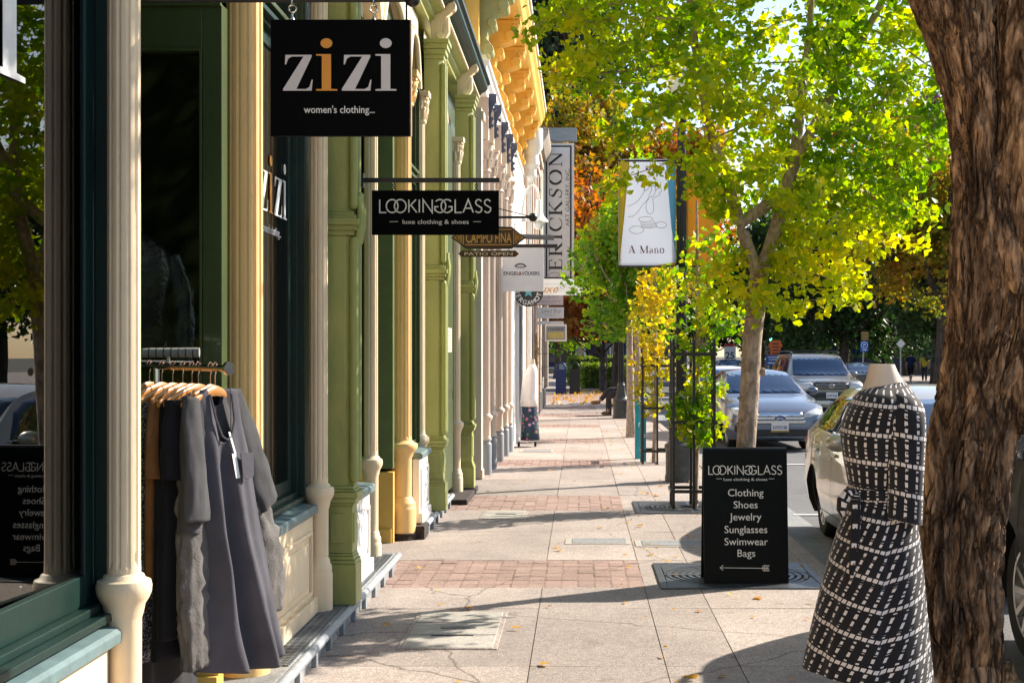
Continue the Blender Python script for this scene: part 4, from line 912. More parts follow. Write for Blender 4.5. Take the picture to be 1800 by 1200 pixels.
# roman capitals with serifs, drawn upright then turned a quarter
def cap(ch):
    T, th = .13, .05; out = []
    def stem(x): return [[(x, 0), (x, 1)]]
    S = []; H = []
    def serif(x, y, w=.16): H.append([(x-w, y), (x+w, y)])
    if ch == 'E': S += [[(.12, 0), (.12, 1)]]; H += [[(-.05, .02), (.62, .02), (.66, .25)], [(-.05, .98), (.58, .98), (.62, .76)], [(.12, .52), (.46, .52)], [(.46, .42), (.46, .62)]]; w = .72
    elif ch == 'R': S += [[(.12, 0), (.12, 1)], [(.34, .5), (.72, .02)], arc(.38, .75, .24, .235, 50, -50, 12)]; H += [[(-.05, .02), (.30, .02)], [(-.05, .98), (.38, .98)], [(.12, .51), (.38, .51)], arc(.38, .75, .24, .235, 90, 50, 5), arc(.38, .75, .24, .235, -50, -90, 5), [(.66, .02), (.86, .02)]]; w = .86
    elif ch == 'I': S += [[(.14, 0), (.14, 1)]]; serif(.14, .02, .17); serif(.14, .98, .17); w = .30
    elif ch == 'C': S += [arc(.48, .5, .42, .49, 120, 240, 16)]; H += [arc(.48, .5, .42, .49, 120, 30, 12), arc(.48, .5, .42, .49, 240, 325, 12), [(.84, .62), (.84, .95)]]; w = .86
    elif ch == 'K': S += [[(.12, 0), (.12, 1)], [(.32, .56), (.78, .02)]]; H += [[(-.05, .02), (.30, .02)], [(-.05, .98), (.30, .98)], [(.12, .40), (.70, .98)], [(.56, .98), (.84, .98)], [(.66, .02), (.92, .02)]]; w = .88
    elif ch == 'S': S += [[(.13, .78), (.17, .62), (.32, .53), (.46, .44), (.55, .28)]]; H += [[(.55, .93), (.36, .98), (.20, .93), (.13, .78)], [(.55, .28), (.48, .08), (.30, .02), (.06, .12)], [(.57, .74), (.57, .98)], [(.05, .02), (.05, .28)]]; w = .64
    elif ch == 'O': S += [arc(.50, .5, .43, .49, 120, 240, 16), arc(.50, .5, .43, .49, -60, 60, 16)]; H += [arc(.50, .5, .43, .49, 60, 120, 10), arc(.50, .5, .43, .49, 240, 300, 10)]; w = 1.0
    elif ch == 'N': S += [[(.14, .98), (.80, .02)]]; H += [[(.14, 0), (.14, .98)], [(.80, .02), (.80, 1)], [(0, .02), (.28, .02)], [(0, .98), (.20, .98)], [(.66, .98), (.94, .98)]]; w = .94
    return S, H, w
cur = 0; items = []
for ch in 'ERICKSON': S, H, w_ = cap(ch); items.append((cur, S, H)); cur += w_+.22
tot = cur-.22; zb = gz(474, Y); zt_ = gz(268, Y); k = (zt_-zb)/tot; hgt = (gx(988, Y)-gx(965, Y))
mb = MB()
fn = lambda a, b, q: (gx(988, Y)-b*hgt, Y-.041-q, zb+a*k)
for c0, S, H in items:
    strokes(mb, [[(p[0]+c0, p[1]) for p in l] for l in S], .16, fn); strokes(mb, [[(p[0]+c0, p[1]) for p in l] for l in H], .055, fn)
mb.build('lettering', BLK, t, smooth=0)
mb = MB(); vs, fs = text2d('ART GALLERY, INC.', .2, 'LEFT'); L_ = max(v[0] for v in vs); k = (gz(296, Y)-gz(398, Y))/L_
mb.add([(gx(1001, Y)-v[1]*.85, Y-.0412-v[2], gz(398, Y)+v[0]*k) for v in vs], fs)
mb.build('lettering', pm('letter_taupe', (.10, .085, .075), .5), t, smooth=0)
mb = MB()
for k in range(3):
    c = (gx(975+7*k, Y), gz(486+2*k, Y)); strokes(mb, [[(c[0]+.16*math.cos(a)*(1+.3*math.sin(3*a)), c[1]+.12*math.sin(a+k)) for a in np.linspace(0, 6, 24)]], .012, lambda a, b, q: (a, Y-.0412-q, b))
mb.build('flourish', MATS['letter_taupe'], t, smooth=0)
MB().box(-1.3, gx(1014, Y), Y-.12, Y+.12, gz(249, Y), gz(226, Y)).build('bracket', pm('weathered_timber', (.30, .32, .33), .75, .25, 8, .3, 30, stretch=(.3, 1, 3)), t, smooth=0, bevel=.01)
# --- sandwich board
ax = thing('sandwich_board', 'black sandwich board listing clothing, shoes and jewelry, standing on the tree grate', 'sign', (gx(1310, 9.95), 9.95, 0))
xa, xb = gx(1237, 9.9), gx(1385, 9.9)
def aboard(sgn, yb, yt, nm):
    o = MB(); w_ = .012*sgn
    o.add([(xa, yb, .012), (xb, yb, .012), (xb, yb+w_, .012), (xa, yb+w_, .012), (xa, yt, .93), (xb, yt, .93), (xb, yt+w_, .93), (xa, yt+w_, .93)], [(0, 3, 2, 1), (4, 5, 6, 7), (0, 1, 5, 4), (1, 2, 6, 5), (2, 3, 7, 6), (3, 0, 4, 7)] if sgn > 0 else [(0, 1, 2, 3), (4, 7, 6, 5), (0, 4, 5, 1), (1, 5, 6, 2), (2, 6, 7, 3), (3, 7, 4, 0)])
    return o.build(nm, BOARD2, ax, smooth=0, bevel=.002)
fb = aboard(1, 9.86, 9.95, 'front_panel'); aboard(-1, 10.14, 10.02, 'back_panel')
MB().tube([(xa, 9.98, .932), (xb, 9.98, .932)], .014, 8).build('hinge', BLACKM, ax)
sl_ = (9.95-9.86)/.918
fnb = lambda a, b, q: (a, 9.86-.0015+(b-.012)*sl_-q, b)
def bz(py): return gz(py, 9.9)
lt = MB(); xc = (xa+xb)/2
tmp = MB(); looking(tmp, xc, 0, bz(834), (xb-xa)*.87)
lt.add([fnb(v[0], v[2], -v[1]*.6) for v in tmp.v], tmp.f)
lt.build('heading', INK, ax, smooth=0)
lt = MB()
put_text(lt, 'luxe clothing & shoes', .028, lambda a, b, q: fnb(xc+a, bz(845)+b, q), width=(xb-xa)*.52)
lt.add([fnb(a, b, .001) for a, b in ((xa+.09, bz(842)), (xa+.13, bz(842)), (xa+.13, bz(842)+.003), (xa+.09, bz(842)+.003))], [(0, 1, 2, 3)])
lt.add([fnb(a, b, .001) for a, b in ((xb-.13, bz(842)), (xb-.09, bz(842)), (xb-.09, bz(842)+.003), (xb-.13, bz(842)+.003))], [(0, 1, 2, 3)])
for s, py in (('Clothing', 872), ('Shoes', 893), ('Jewelry', 914), ('Sunglasses', 936), ('Swimwear', 957), ('Bags', 977)):
    put_text(lt, s, .075, lambda a, b, q: fnb(xc+a*.97, bz(py)+b*.95, q))
lt.build('lettering', pm('board_letter', (.84, .84, .80), .5, .05), ax, smooth=0)
za = bz(996); x0, x1 = gx(1265, 9.9), gx(1351, 9.9)
ar = MB(); strokes(ar, [[(x0, za), (x1, za-.004)], [(x0+.022, za+.018), (x0, za), (x0+.022, za-.018)]]+[[(x1-.05+k*.012+.012, za+.016), (x1-.05+k*.012, za-.003), (x1-.05+k*.012+.012, za-.022)] for k in range(4)]+[[(x1-.038, za+.016), (x1+.002, za+.014)], [(x1-.038, za-.022), (x1+.002, za-.02)]], .004, fnb)
ar.build('arrow', INK, ax, smooth=0)
# ---------------------------------------------------------------- trees
def barkmat(name, c1, c2, sc=7, str_=.22, bump=1.0, c3=None):
    m, t, N, L, b = newmat(name)
    tc = node(N, 'ShaderNodeTexCoord'); mp = node(N, 'ShaderNodeMapping'); mp.inputs['Scale'].default_value = (1, 1, str_); L.new(tc.outputs['Object'], mp.inputs[0])
    n1 = node(N, 'ShaderNodeTexNoise', iScale=sc, iDetail=10.0, iRoughness=.68, iDistortion=.6); L.new(mp.outputs[0], n1.inputs['Vector'])
    r = node(N, 'ShaderNodeValToRGB'); L.new(n1.outputs[0], r.inputs[0]); r.color_ramp.elements[0].position = .36; r.color_ramp.elements[1].position = .62
    r.color_ramp.elements[0].color = (*c1, 1); r.color_ramp.elements[1].color = (*c2, 1); out = r.outputs[0]
    if c3:
        n2 = node(N, 'ShaderNodeTexNoise', iScale=sc*.35, iDetail=4.0); L.new(mp.outputs[0], n2.inputs['Vector'])
        r2 = node(N, 'ShaderNodeValToRGB'); L.new(n2.outputs[0], r2.inputs[0]); r2.color_ramp.elements[0].position = .5; r2.color_ramp.elements[1].position = .68
        r2.color_ramp.elements[0].color = (0, 0, 0, 1); r2.color_ramp.elements[1].color = (.75, .75, .75, 1)
        mx = node(N, 'ShaderNodeMixRGB'); L.new(r2.outputs[0], mx.inputs[0]); L.new(out, mx.inputs[1]); mx.inputs[2].default_value = (*c3, 1); out = mx.outputs[0]
    L.new(out, b.inputs['Base Color']); b.inputs['Roughness'].default_value = .9; b.inputs['Specular IOR Level'].default_value = .2
    bp = node(N, 'ShaderNodeBump', iStrength=bump, iDistance=.02); L.new(n1.outputs[0], bp.inputs['Height']); L.new(bp.outputs[0], b.inputs['Normal'])
    MATS[name] = m; return m
BARK = barkmat('ginkgo_bark', (.25, .18, .13), (.60, .47, .36), 26, .5)
BARKD = barkmat('dark_bark', (.03, .024, .02), (.12, .09, .07), 12, .3)
def big_bark():
    m, t, N, L, b = newmat('big_bark'); tc = node(N, 'ShaderNodeTexCoord')
    mp = node(N, 'ShaderNodeMapping'); mp.inputs['Scale'].default_value = (1, 1, .30); L.new(tc.outputs['Object'], mp.inputs[0])
    na = node(N, 'ShaderNodeTexNoise', iScale=8.5, iDetail=5.0, iRoughness=.55, iDistortion=.7); L.new(mp.outputs[0], na.inputs['Vector'])
    s_ = node(N, 'ShaderNodeMath', operation='SUBTRACT'); L.new(na.outputs[0], s_.inputs[0]); s_.inputs[1].default_value = .5
    ab = node(N, 'ShaderNodeMath', operation='ABSOLUTE'); L.new(s_.outputs[0], ab.inputs[0])
    crack = node(N, 'ShaderNodeValToRGB'); L.new(ab.outputs[0], crack.inputs[0]); crack.color_ramp.elements[0].position = .0; crack.color_ramp.elements[1].position = .085
    crack.color_ramp.elements[0].color = (.16, .13, .11, 1); crack.color_ramp.elements[1].color = (1, 1, 1, 1)
    nb = node(N, 'ShaderNodeTexNoise', iScale=4.5, iDetail=6.0, iRoughness=.7); L.new(mp.outputs[0], nb.inputs['Vector'])
    r = node(N, 'ShaderNodeValToRGB'); L.new(nb.outputs[0], r.inputs[0]); e = r.color_ramp.elements; e[0].position = .34; e[0].color = (.15, .095, .06, 1); e[1].position = .70; e[1].color = (.66, .40, .20, 1); x = e.new(.50); x.color = (.42, .27, .165, 1)
    nf = node(N, 'ShaderNodeTexNoise', iScale=70.0, iDetail=4.0); L.new(mp.outputs[0], nf.inputs['Vector'])
    rf = node(N, 'ShaderNodeValToRGB'); L.new(nf.outputs[0], rf.inputs[0]); rf.color_ramp.elements[0].position = .3; rf.color_ramp.elements[1].position = .7; rf.color_ramp.elements[0].color = (.55, .52, .5, 1); rf.color_ramp.elements[1].color = (1.25, 1.2, 1.15, 1)
    # broken plates: cell borders in stretched, wandering coordinates
    wn = node(N, 'ShaderNodeTexNoise', iScale=9.0, iDetail=5.0); L.new(mp.outputs[0], wn.inputs['Vector'])
    wm = node(N, 'ShaderNodeMixRGB'); wm.inputs[0].default_value = .13; L.new(mp.outputs[0], wm.inputs[1]); L.new(wn.outputs['Color'], wm.inputs[2])
    vo = node(N, 'ShaderNodeTexVoronoi', iScale=15.0); vo.feature = 'DISTANCE_TO_EDGE'; L.new(wm.outputs[0], vo.inputs['Vector'])
    rv = node(N, 'ShaderNodeValToRGB'); L.new(vo.outputs['Distance'], rv.inputs[0]); rv.color_ramp.elements[0].position = .01; rv.color_ramp.elements[1].position = .11; rv.color_ramp.elements[0].color = (.10, .08, .07, 1); rv.color_ramp.elements[1].color = (1, 1, 1, 1)
    m0 = node(N, 'ShaderNodeMixRGB', blend_type='MULTIPLY'); m0.inputs[0].default_value = .42; L.new(crack.outputs[0], m0.inputs[1]); L.new(rv.outputs[0], m0.inputs[2]); crack = m0
    m1 = node(N, 'ShaderNodeMixRGB', blend_type='MULTIPLY'); m1.inputs[0].default_value = 1; L.new(r.outputs[0], m1.inputs[1]); L.new(crack.outputs[0], m1.inputs[2])
    m2 = node(N, 'ShaderNodeMixRGB', blend_type='MULTIPLY'); m2.inputs[0].default_value = 1; L.new(m1.outputs[0], m2.inputs[1]); L.new(rf.outputs[0], m2.inputs[2])
    L.new(m2.outputs[0], b.inputs['Base Color']); b.inputs['Roughness'].default_value = .9; b.inputs['Specular IOR Level'].default_value = .25
    hh = node(N, 'ShaderNodeMath', operation='MULTIPLY_ADD'); L.new(nf.outputs[0], hh.inputs[0]); hh.inputs[1].default_value = .25; L.new(crack.outputs[0], hh.inputs[2])
    bp = node(N, 'ShaderNodeBump', iStrength=1.0, iDistance=.02); L.new(hh.outputs[0], bp.inputs['Height']); L.new(bp.outputs[0], b.inputs['Normal'])
    MATS['big_bark'] = m; return m
BARKB = big_bark()
def colonize(pts, par, att, step, infl, kill, iters, r):
    P = [np.array(p, float) for p in pts]; par = list(par); A = np.array(att, float)
    for _ in range(iters):
        if not len(A): break
        N = np.array(P); d = ((A[:, None, :]-N[None])**2).sum(2); j = d.argmin(1); dm = np.sqrt(d[np.arange(len(A)), j])
        near = dm < infl
        if not near.any(): break
        acc = {}
        for a, jj in zip(A[near], j[near]):
            v = a-N[jj]; v /= np.linalg.norm(v)+1e-9; acc[jj] = acc.get(jj, 0)+v
        new = []
        for jj, v in acc.items():
            v = v+r.normal(0, .18, 3); v /= np.linalg.norm(v)+1e-9; p = N[jj]+v*step
            new.append((p, jj))
        for p, jj in new: P.append(p); par.append(jj)
        NN = np.array([p for p, _ in new]); dd = np.sqrt(((A[:, None]-NN[None])**2).sum(2)).min(1); A = A[dd > kill]
        if len(P) > 4000: break
    return np.array(P), np.array(par)
def branch_mesh(mb, P, par, fixed, tip=.004, expo=2.3, nside=6, maxr=None):
    n = len(P); kids = [[] for _ in range(n)]
    for i in range(n):
        if par[i] >= 0: kids[par[i]].append(i)
    rad = np.zeros(n)
    for i in range(n-1, -1, -1):
        s = sum(rad[k]**expo for k in kids[i]); rad[i] = max(tip, s**(1/expo) if s else tip)
        if i < len(fixed) and fixed[i]: rad[i] = fixed[i]
        elif maxr: rad[i] = min(rad[i], maxr)
    stack = [(0, None)]
    while stack:
        i, pr = stack.pop()
        chain = [i] if pr is None else [pr, i]
        while kids[i]:
            ks = sorted(kids[i], key=lambda k: -rad[k])
            for k in ks[1:]: stack.append((k, i))
            i = ks[0]; chain.append(i)
        rr_ = [rad[c] for c in chain]
        if pr is not None: rr_[0] = min(rad[chain[0]], rr_[1]*1.15)
        if len(chain) > 1: mb.tube([P[c] for c in chain], rr_, nside if max(rr_) < .03 else 14, cap=True)
    return rad, kids
LEAF_FAN = np.array([(0, 0, 0), (-.62, .62, .06), (-.28, .95, 0), (-.05, .80, -.05), (.05, .80, -.05), (.28, .95, 0), (.62, .62, .06)])
FAN_F = [(0, 6, 5, 4), (0, 4, 3), (0, 3, 2, 1)]
LEAF_DIA = np.array([(0, 0, 0), (.38, .45, .08), (0, 1, -.06), (-.38, .45, .08)]); DIA_F = [(0, 1, 2), (0, 2, 3)]
LEAF_STAR = np.array([(0, 0, 0), (.45, .1, .04), (.28, .38, 0), (.62, .62, .08), (.2, .62, 0), (0, 1.05, -.08), (-.2, .62, 0), (-.62, .62, .08), (-.28, .38, 0), (-.45, .1, .04)])
STAR_F = [(0, 1, 2, 8, 9), (2, 3, 4), (8, 6, 7), (2, 4, 6, 8), (4, 5, 6)]
def leaves(name, pos, size, mat, parent, r, shape=(LEAF_FAN, FAN_F), droop=.35, jitter=.45, up=None, vbias=None, kind=None):
    """one crown mesh of many leaf-sized faces, each with a random value 0-1"""
    pos = np.asarray(pos, float); n = len(pos); T, F = shape; m = len(T)
    d = r.normal(0, 1, (n, 3)); d[:, 2] -= droop; d /= np.linalg.norm(d, axis=1)[:, None]
    q = r.normal(0, 1, (n, 3)); q[:, 2] += .8 if up is None else up
    x = np.cross(d, q); x /= np.linalg.norm(x, axis=1)[:, None]+1e-9; z = np.cross(x, d)
    s = size*(1+r.uniform(-jitter, jitter, n))
    V = pos[:, None, :]+s[:, None, None]*(T[None, :, 0, None]*x[:, None]+T[None, :, 1, None]*d[:, None]+T[None, :, 2, None]*z[:, None]*1.6)
    V = V.reshape(-1, 3)-np.array(root(parent).location if parent else (0, 0, 0))
    loops = np.concatenate([np.array(f) for f in F]); lt = np.array([len(f) for f in F]); nl = len(loops)
    me = bpy.data.meshes.new(name); me.vertices.add(n*m); me.vertices.foreach_set('co', V.ravel())
    LI = (loops[None]+np.arange(n)[:, None]*m).ravel(); me.loops.add(len(LI)); me.loops.foreach_set('vertex_index', LI)
    tot = np.tile(lt, n); st = np.concatenate([[0], np.cumsum(tot)[:-1]]); me.polygons.add(len(tot)); me.polygons.foreach_set('loop_start', st); me.polygons.foreach_set('loop_total', tot)
    me.update(calc_edges=True)
    a = me.attributes.new('leafval', 'FLOAT', 'POINT'); val = r.uniform(0, 1, n) if vbias is None else np.clip(r.uniform(-.3, .3, n)+vbias, 0, 1)
    a.data.foreach_set('value', np.repeat(val, m).astype(np.float32))
    me.materials.append(mat); o = bpy.data.objects.new(name, me); COL.objects.link(o)
    if parent: o.parent = parent
    return o
def blob_points(r, n, c, rad, shell=.55, low=None):
    v = r.normal(0, 1, (n, 3)); v /= np.linalg.norm(v, axis=1)[:, None]; q = r.uniform(shell**3, 1, n)**(1/3)
    return np.array(c)+v*q[:, None]*np.array(rad)
GL_ = leafmat('ginkgo_leaf', [(.0, (.06, .15, .008)), (.32, (.14, .25, .010)), (.58, (.34, .40, .016)), (.82, (.60, .52, .022)), (1.0, (.68, .50, .03))], 1.1, .5)
def ginkgo_near():
    r = np.random.default_rng(11); D = 10.2
    t = thing('ginkgo_tree', 'ginkgo with yellow green fan leaves, its slim pale trunk rising behind the sandwich board', 'tree', (1.16, D, 0))
    def q(px, py, dy=0): return np.array((gx(px, D)*(1+dy/D), D+dy, gz(py, D)))
    pts = []; par = []; fix = []
    def chain(lst, p0, r0, r1):
        prev = p0
        C_ = catmull(lst, 5); n = len(C_)
        for k, c in enumerate(C_[1:] if p0 >= 0 else C_):
            pts.append(c); par.append(prev); fix.append(r0+(r1-r0)*k/n); prev = len(pts)-1
        return prev
    trunk = [np.array((1.16, D, -.02)), q(1306, 900), q(1311, 790), q(1318, 680), q(1322, 600), q(1330, 530), q(1334, 485)]
    k = chain(trunk, -1, .070, .068)
    for i in range(3): fix[i] *= 1.25-.08*i
    kl = chain([q(1334, 485), q(1316, 440, -.02), q(1290, 360, -.06), q(1262, 280, -.1), q(1240, 190, -.15), q(1222, 90, -.2), q(1210, -20, -.2), q(1204, -140, -.2)], k, .050, .016)
    kr = chain([q(1334, 485), q(1352, 440, .03), q(1378, 350, .08), q(1400, 280, .1), q(1440, 200, .1), q(1500, 90, .12), q(1560, -30, .15), q(1590, -150, .15)], k, .055, .016)
    km = chain([q(1378, 350, .08), q(1400, 240, .25), q(1412, 130, .4), q(1425, 0, .45), q(1430, -180, .4)], k+8, .045, .014)
    # envelope of attractors: broad above, the underside lifting clear of the banner and the fork
    A = []
    while len(A) < 760:
        p = r.uniform((-.35, D-1.55, 1.95), (2.95, D+1.6, 5.9))
        c = np.array((1.36, D+.02, 3.95)); e = (p-c)/np.array((1.55, 1.5, 2.0))
        low = 3.55 if p[0] < .36 else 3.22 if p[0] < 1.0 else (2.62 if p[0] < 1.62 else 2.25)
        if (e**2).sum() < 1 and (e**2).sum() > .05 and p[2] > low: A.append(p)
    # low outlying sprays seen in the photo
    for (px, py, dy, n, s) in ((1480, 440, -.2, 22, .17), (1500, 490, -.1, 10, .09), (1590, 300, 0, 26, .2), (1620, 190, .1, 26, .2), (1222, 330, -.6, 12, .07), (1235, 385, -.3, 8, .06), (1092, 250, .1, 12, .09), (1065, 320, .1, 9, .05), (1060, 100, 0, 26, .2), (1000, 80, 0, 22, .18), (1560, 400, .1, 20, .16), (1640, 120, .2, 24, .2), (1520, 250, .3, 20, .2), (1240, 500, -.2, 10, .08), (1010, 130, .1, 12, .12), (1420, 470, -.3, 10, .1)):
        for _ in range(n): A.append(q(px, py, dy)+r.normal(0, s, 3))
    P, pr = colonize(pts, par, A, .085, 1.1, .13, 60, r)
    tb = MB(); rad, kids = branch_mesh(tb, P, pr, fix, .0032, 2.25, 5, .03)
    # low ridges where old branches were
    for (px, py) in ((1319, 585), (1316, 640), (1314, 700), (1311, 745), (1322, 560), (1326, 530)):
        c = q(px, py); tb.tube([(c[0]+.069*math.cos(a)*1.0, c[1]+.069*math.sin(a), c[2]+.006*math.sin(3*a)) for a in np.linspace(0, 2*math.pi, 25)[:-1]], .006, 5, closed=True)
    c = q(1336, 654); tb.lathe([(.0, 0)], (0, 0), 3) if False else None
    tb.ball((c[0]+.012, c[1]-.052, c[2]), .03, 12, .8, .6, 1.1)
    tb.build('trunk', BARK, t, smooth=60)
    tips = [i for i in range(len(pts), len(P)) if rad[i] < .011]
    pos = []
    for i in tips:
        k = 17 if rad[i] < .005 else 7
        s = .05
        pos.append(P[i]+r.normal(0, s, (k, 3)))
    pos = np.concatenate(pos)
    # yellowing rises outwards and to the sunny right
    vb = .36+.16*np.sin(pos[:, 0]*1.7+.6)+.20*((pos[:, 0]-1.2)/1.5)-.10*(pos[:, 2] > 4.0)+.12*np.sin(pos[:, 2]*2.6+pos[:, 0]*1.3)
    leaves('crown', pos, .049, GL_, t, r, vbias=np.clip(vb, .05, .95))
    print('ginkgo leaves', len(pos), 'nodes', len(P))
    return t
ginkgo_near()
def generic_tree(name, label, base, h, crown_c, crown_r, trunk_r, mat, bark, seed, nleaf, lsize, shape=(LEAF_DIA, DIA_F), fork=.45, clumps=26, group=None, cat='tree', lean=(0, 0), transp=None, nbr=None):
    r = np.random.default_rng(seed); t = thing(name, label, cat, base, group=group)
    b = np.array(base, float); c = b+np.array(crown_c); R_ = np.array(crown_r)
    cl = []; 
    for k in range(clumps):
        v = r.normal(0, 1, 3); v /= np.linalg.norm(v); q = r.uniform(.35, .98)
        cl.append((c+v*q*R_, R_*r.uniform(.22, .42)*np.array((1, 1, .75))))
    top = b+np.array((lean[0], lean[1], h*fork)); tb = MB()
    tr = catmull([b+np.array((0, 0, -.1)), b+(top-b)*.35+r.normal(0, .03*h/5, 3)*np.array((1, 1, 0)), b+(top-b)*.7+r.normal(0, .03*h/5, 3)*np.array((1, 1, 0)), top, c+np.array((0, 0, R_[2]*.3)), c+np.array((r.normal(0, .1), 0, R_[2]*.75))], 5)
    n = len(tr); rd = [trunk_r*(1.35-.35*min(1, k/3))*(1-.85*(k/n)) for k in range(n)]
    tb.tube(tr, rd, 12)
    for (cc, cr) in cl:
        k = r.integers(int(n*.45), int(n*.9)); p0 = np.array(tr[k]); mid = p0*.45+cc*.55+np.array((0, 0, -.08*h))*r.uniform(0, 1)
        P_ = catmull([p0, mid, cc], 4); tb.tube(P_, np.linspace(max(.02, rd[k]*.5), .012*h/5, len(P_)), 6)
        for _ in range(3):
            e = cc+r.normal(0, .6, 3)*cr; tb.tube([mid*.4+cc*.6, (cc+e)/2, e], [.012*h/5, .008*h/5, .004*h/5], 4)
    tb.build('trunk', bark, t, smooth=60)
    per = nleaf//clumps; pos = np.concatenate([blob_points(r, per, cc, cr, .25) for cc, cr in cl]+[blob_points(r, nleaf//8, c, R_*.68, .2)])
    # open gaps: drop leaves where a coarse noise is low
    keep = np.array([noise.noise(Vector(p*(1.6/max(.6, lsize*9)))) > -.18 for p in pos]); pos = pos[keep]
    leaves('crown', pos, lsize, mat, t, r, shape)
    return t
LGREEN = leafmat('green_leaf', [(0, (.032, .09, .010)), (.5, (.09, .19, .014)), (.8, (.20, .28, .018)), (1, (.36, .36, .02))], 1.5, .48)
LYEL = leafmat('yellow_leaf', [(0, (.14, .20, .02)), (.5, (.36, .31, .035)), (1, (.50, .32, .04))], 1.4, .5)
LOR = leafmat('orange_leaf', [(0, (.09, .10, .015)), (.35, (.26, .14, .02)), (.7, (.36, .12, .028)), (1, (.28, .055, .035))], .7, .45)
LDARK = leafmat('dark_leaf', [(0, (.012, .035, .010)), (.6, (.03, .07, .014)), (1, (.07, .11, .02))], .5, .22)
LCON = leafmat('conifer_leaf', [(0, (.022, .05, .02)), (.6, (.045, .085, .03)), (1, (.09, .12, .04))], .8, .15)
LOLIVE = leafmat('gold_green_leaf', [(0, (.06, .11, .012)), (.4, (.17, .18, .02)), (.75, (.36, .23, .03)), (1, (.38, .15, .035))], .45, .45)
LPUR = leafmat('purple_leaf', [(0, (.05, .02, .03)), (1, (.14, .05, .07))], .8, .3)
LHEDGE = leafmat('hedge_leaf', [(0, (.05, .10, .012)), (.6, (.13, .20, .02)), (1, (.30, .32, .03))], 2, .35)
FAN = (LEAF_FAN, FAN_F); STAR = (LEAF_STAR, STAR_F)
# along the kerb beyond
generic_tree('street_tree', 'green leafed street tree with a thin straight trunk, second along the kerb', (.98, 27.4, 0), 6.2, (.02, 0, 3.5), (1.2, 1.4, 1.95), .085, LGREEN, BARK, 21, 14000, .088, FAN, .5, 40)
generic_tree('street_tree', 'yellowing street tree far along the kerb behind the banner', (1.35, 36, 0), 6.5, (.5, 0, 4.6), (1.5, 1.6, 2.2), .10, LOLIVE, BARK, 23, 9000, .12, STAR, .5, 30)
# liquidambars at the corner and beyond
generic_tree('maple_tree', 'orange and red autumn tree at the end of the pavement, lower branches over the bins', (1.6, 64, 0), 9, (-1.2, 0, 6.2), (4.6, 4, 4.6), .22, LOR, BARKD, 31, 15000, .22, STAR, .32, 44, group='autumn trees beyond the crossing')
generic_tree('maple_tree', 'tall orange autumn tree with the pointed crown above the vertical gallery sign', (1.0, 75, 0), 15, (-.6, 0, 11.6), (3.6, 3.5, 5.6), .26, LOLIVE, BARKD, 32, 15000, .25, STAR, .4, 40, group='autumn trees beyond the crossing')
generic_tree('maple_tree', 'red tinged autumn tree behind the street lamp banner', (6.5, 78, 0), 13, (-.4, 0, 9.8), (3.4, 3.5, 4.6), .26, LOR, BARKD, 33, 12000, .25, STAR, .4, 36, group='autumn trees beyond the crossing')
generic_tree('maple_tree', 'low orange tree with a dark forking trunk just beyond the litter bins', (1.0, 62, 0), 5.5, (-.7, 0, 3.5), (2.3, 2.2, 1.7), .15, LOR, BARKD, 34, 9000, .17, STAR, .34, 34, group='autumn trees beyond the crossing')
generic_tree('shade_tree', 'dark green tree behind the clipped hedges', (-1.5, 92, 0), 9, (0, 0, 5), (4.2, 4, 4.2), .25, LGREEN, BARKD, 35, 9000, .24, STAR, .34, 36)
generic_tree('redwood_tree', 'dark green conifer towering behind the yellow cornice', (-1.0, 100, 0), 38, (.6, 0, 21), (4.6, 4.5, 16), .5, LCON, BARKD, 41, 26000, .42, (LEAF_DIA, DIA_F), .3, 90)
# across the street
generic_tree('golden_tree', 'large golden orange tree across the street beside the big trunk', (12.6, 50, 0), 11, (-.3, 0, 6.6), (3.4, 3, 4.2), .26, LOLIVE, BARKD, 51, 20000, .16, STAR, .4, 50)
generic_tree('purple_tree', 'purple leaved treetop showing above the golden tree', (18, 72, 0), 14.5, (0, 0, 11.8), (3.4, 3, 3.4), .26, LPUR, BARKD, 52, 6000, .25, STAR, .5, 24)
DK = [((26.5, 84.5, 0), 10, 6, 'dark leafy tree right of the two walkers, mostly behind the big trunk'), ((9.2, 112, 0), 9, 5.2, 'dark leafy tree filling the end of the street'), ((19, 88, 0), 9, 5.5, 'dark leafy tree right of the blue parking sign'), ((13.2, 104, 0), 10, 6, 'dark leafy tree behind the white and yellow banner post'), ((12.2, 66, 0), 9, 4.6, 'dark leafy tree across the street behind the dark road vehicle'), ((16.5, 62, 0), 10, 5.2, 'dark leafy tree near the white diamond sign'), ((10.2, 84, 0), 11, 5.4, 'dark leafy tree behind the orange roadwork sign'), ((15.5, 92, 0), 12, 6, 'dark leafy tree behind the blue parking sign'), ((22.5, 78, 0), 12, 6, 'dark leafy tree shading the two walkers'), ((7.0, 104, 0), 11, 5.5, 'dark leafy tree far down the street in the middle'), ((24, 104, 0), 14, 7, 'dark leafy tree far behind the walkers')]  # first tree is added to throw shade over the two walkers
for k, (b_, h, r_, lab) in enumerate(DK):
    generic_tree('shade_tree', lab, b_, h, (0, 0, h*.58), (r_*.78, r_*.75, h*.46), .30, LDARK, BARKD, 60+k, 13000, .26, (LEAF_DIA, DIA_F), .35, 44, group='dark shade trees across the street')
RX = [((25, 47, 0), 10), ((27, 57, 0), 11), ((29, 68, 0), 10)]  # out-of-view trees added to close bright gaps in the near window's reflection
for k, (b_, h) in enumerate(RX):
    generic_tree('shade_tree', ['dark green shade tree across the street mirrored at the left of the near shop window', 'dark green shade tree across the street mirrored in the middle of the near shop window', 'dark green shade tree across the street mirrored beside the window frame'][k], b_, h, (0, 0, h*.6), (4.6, 4.6, h*.38), .30, LDARK, BARKD, 80+k, 8000, .3, (LEAF_DIA, DIA_F), .35, 36, group='dark shade trees across the street')
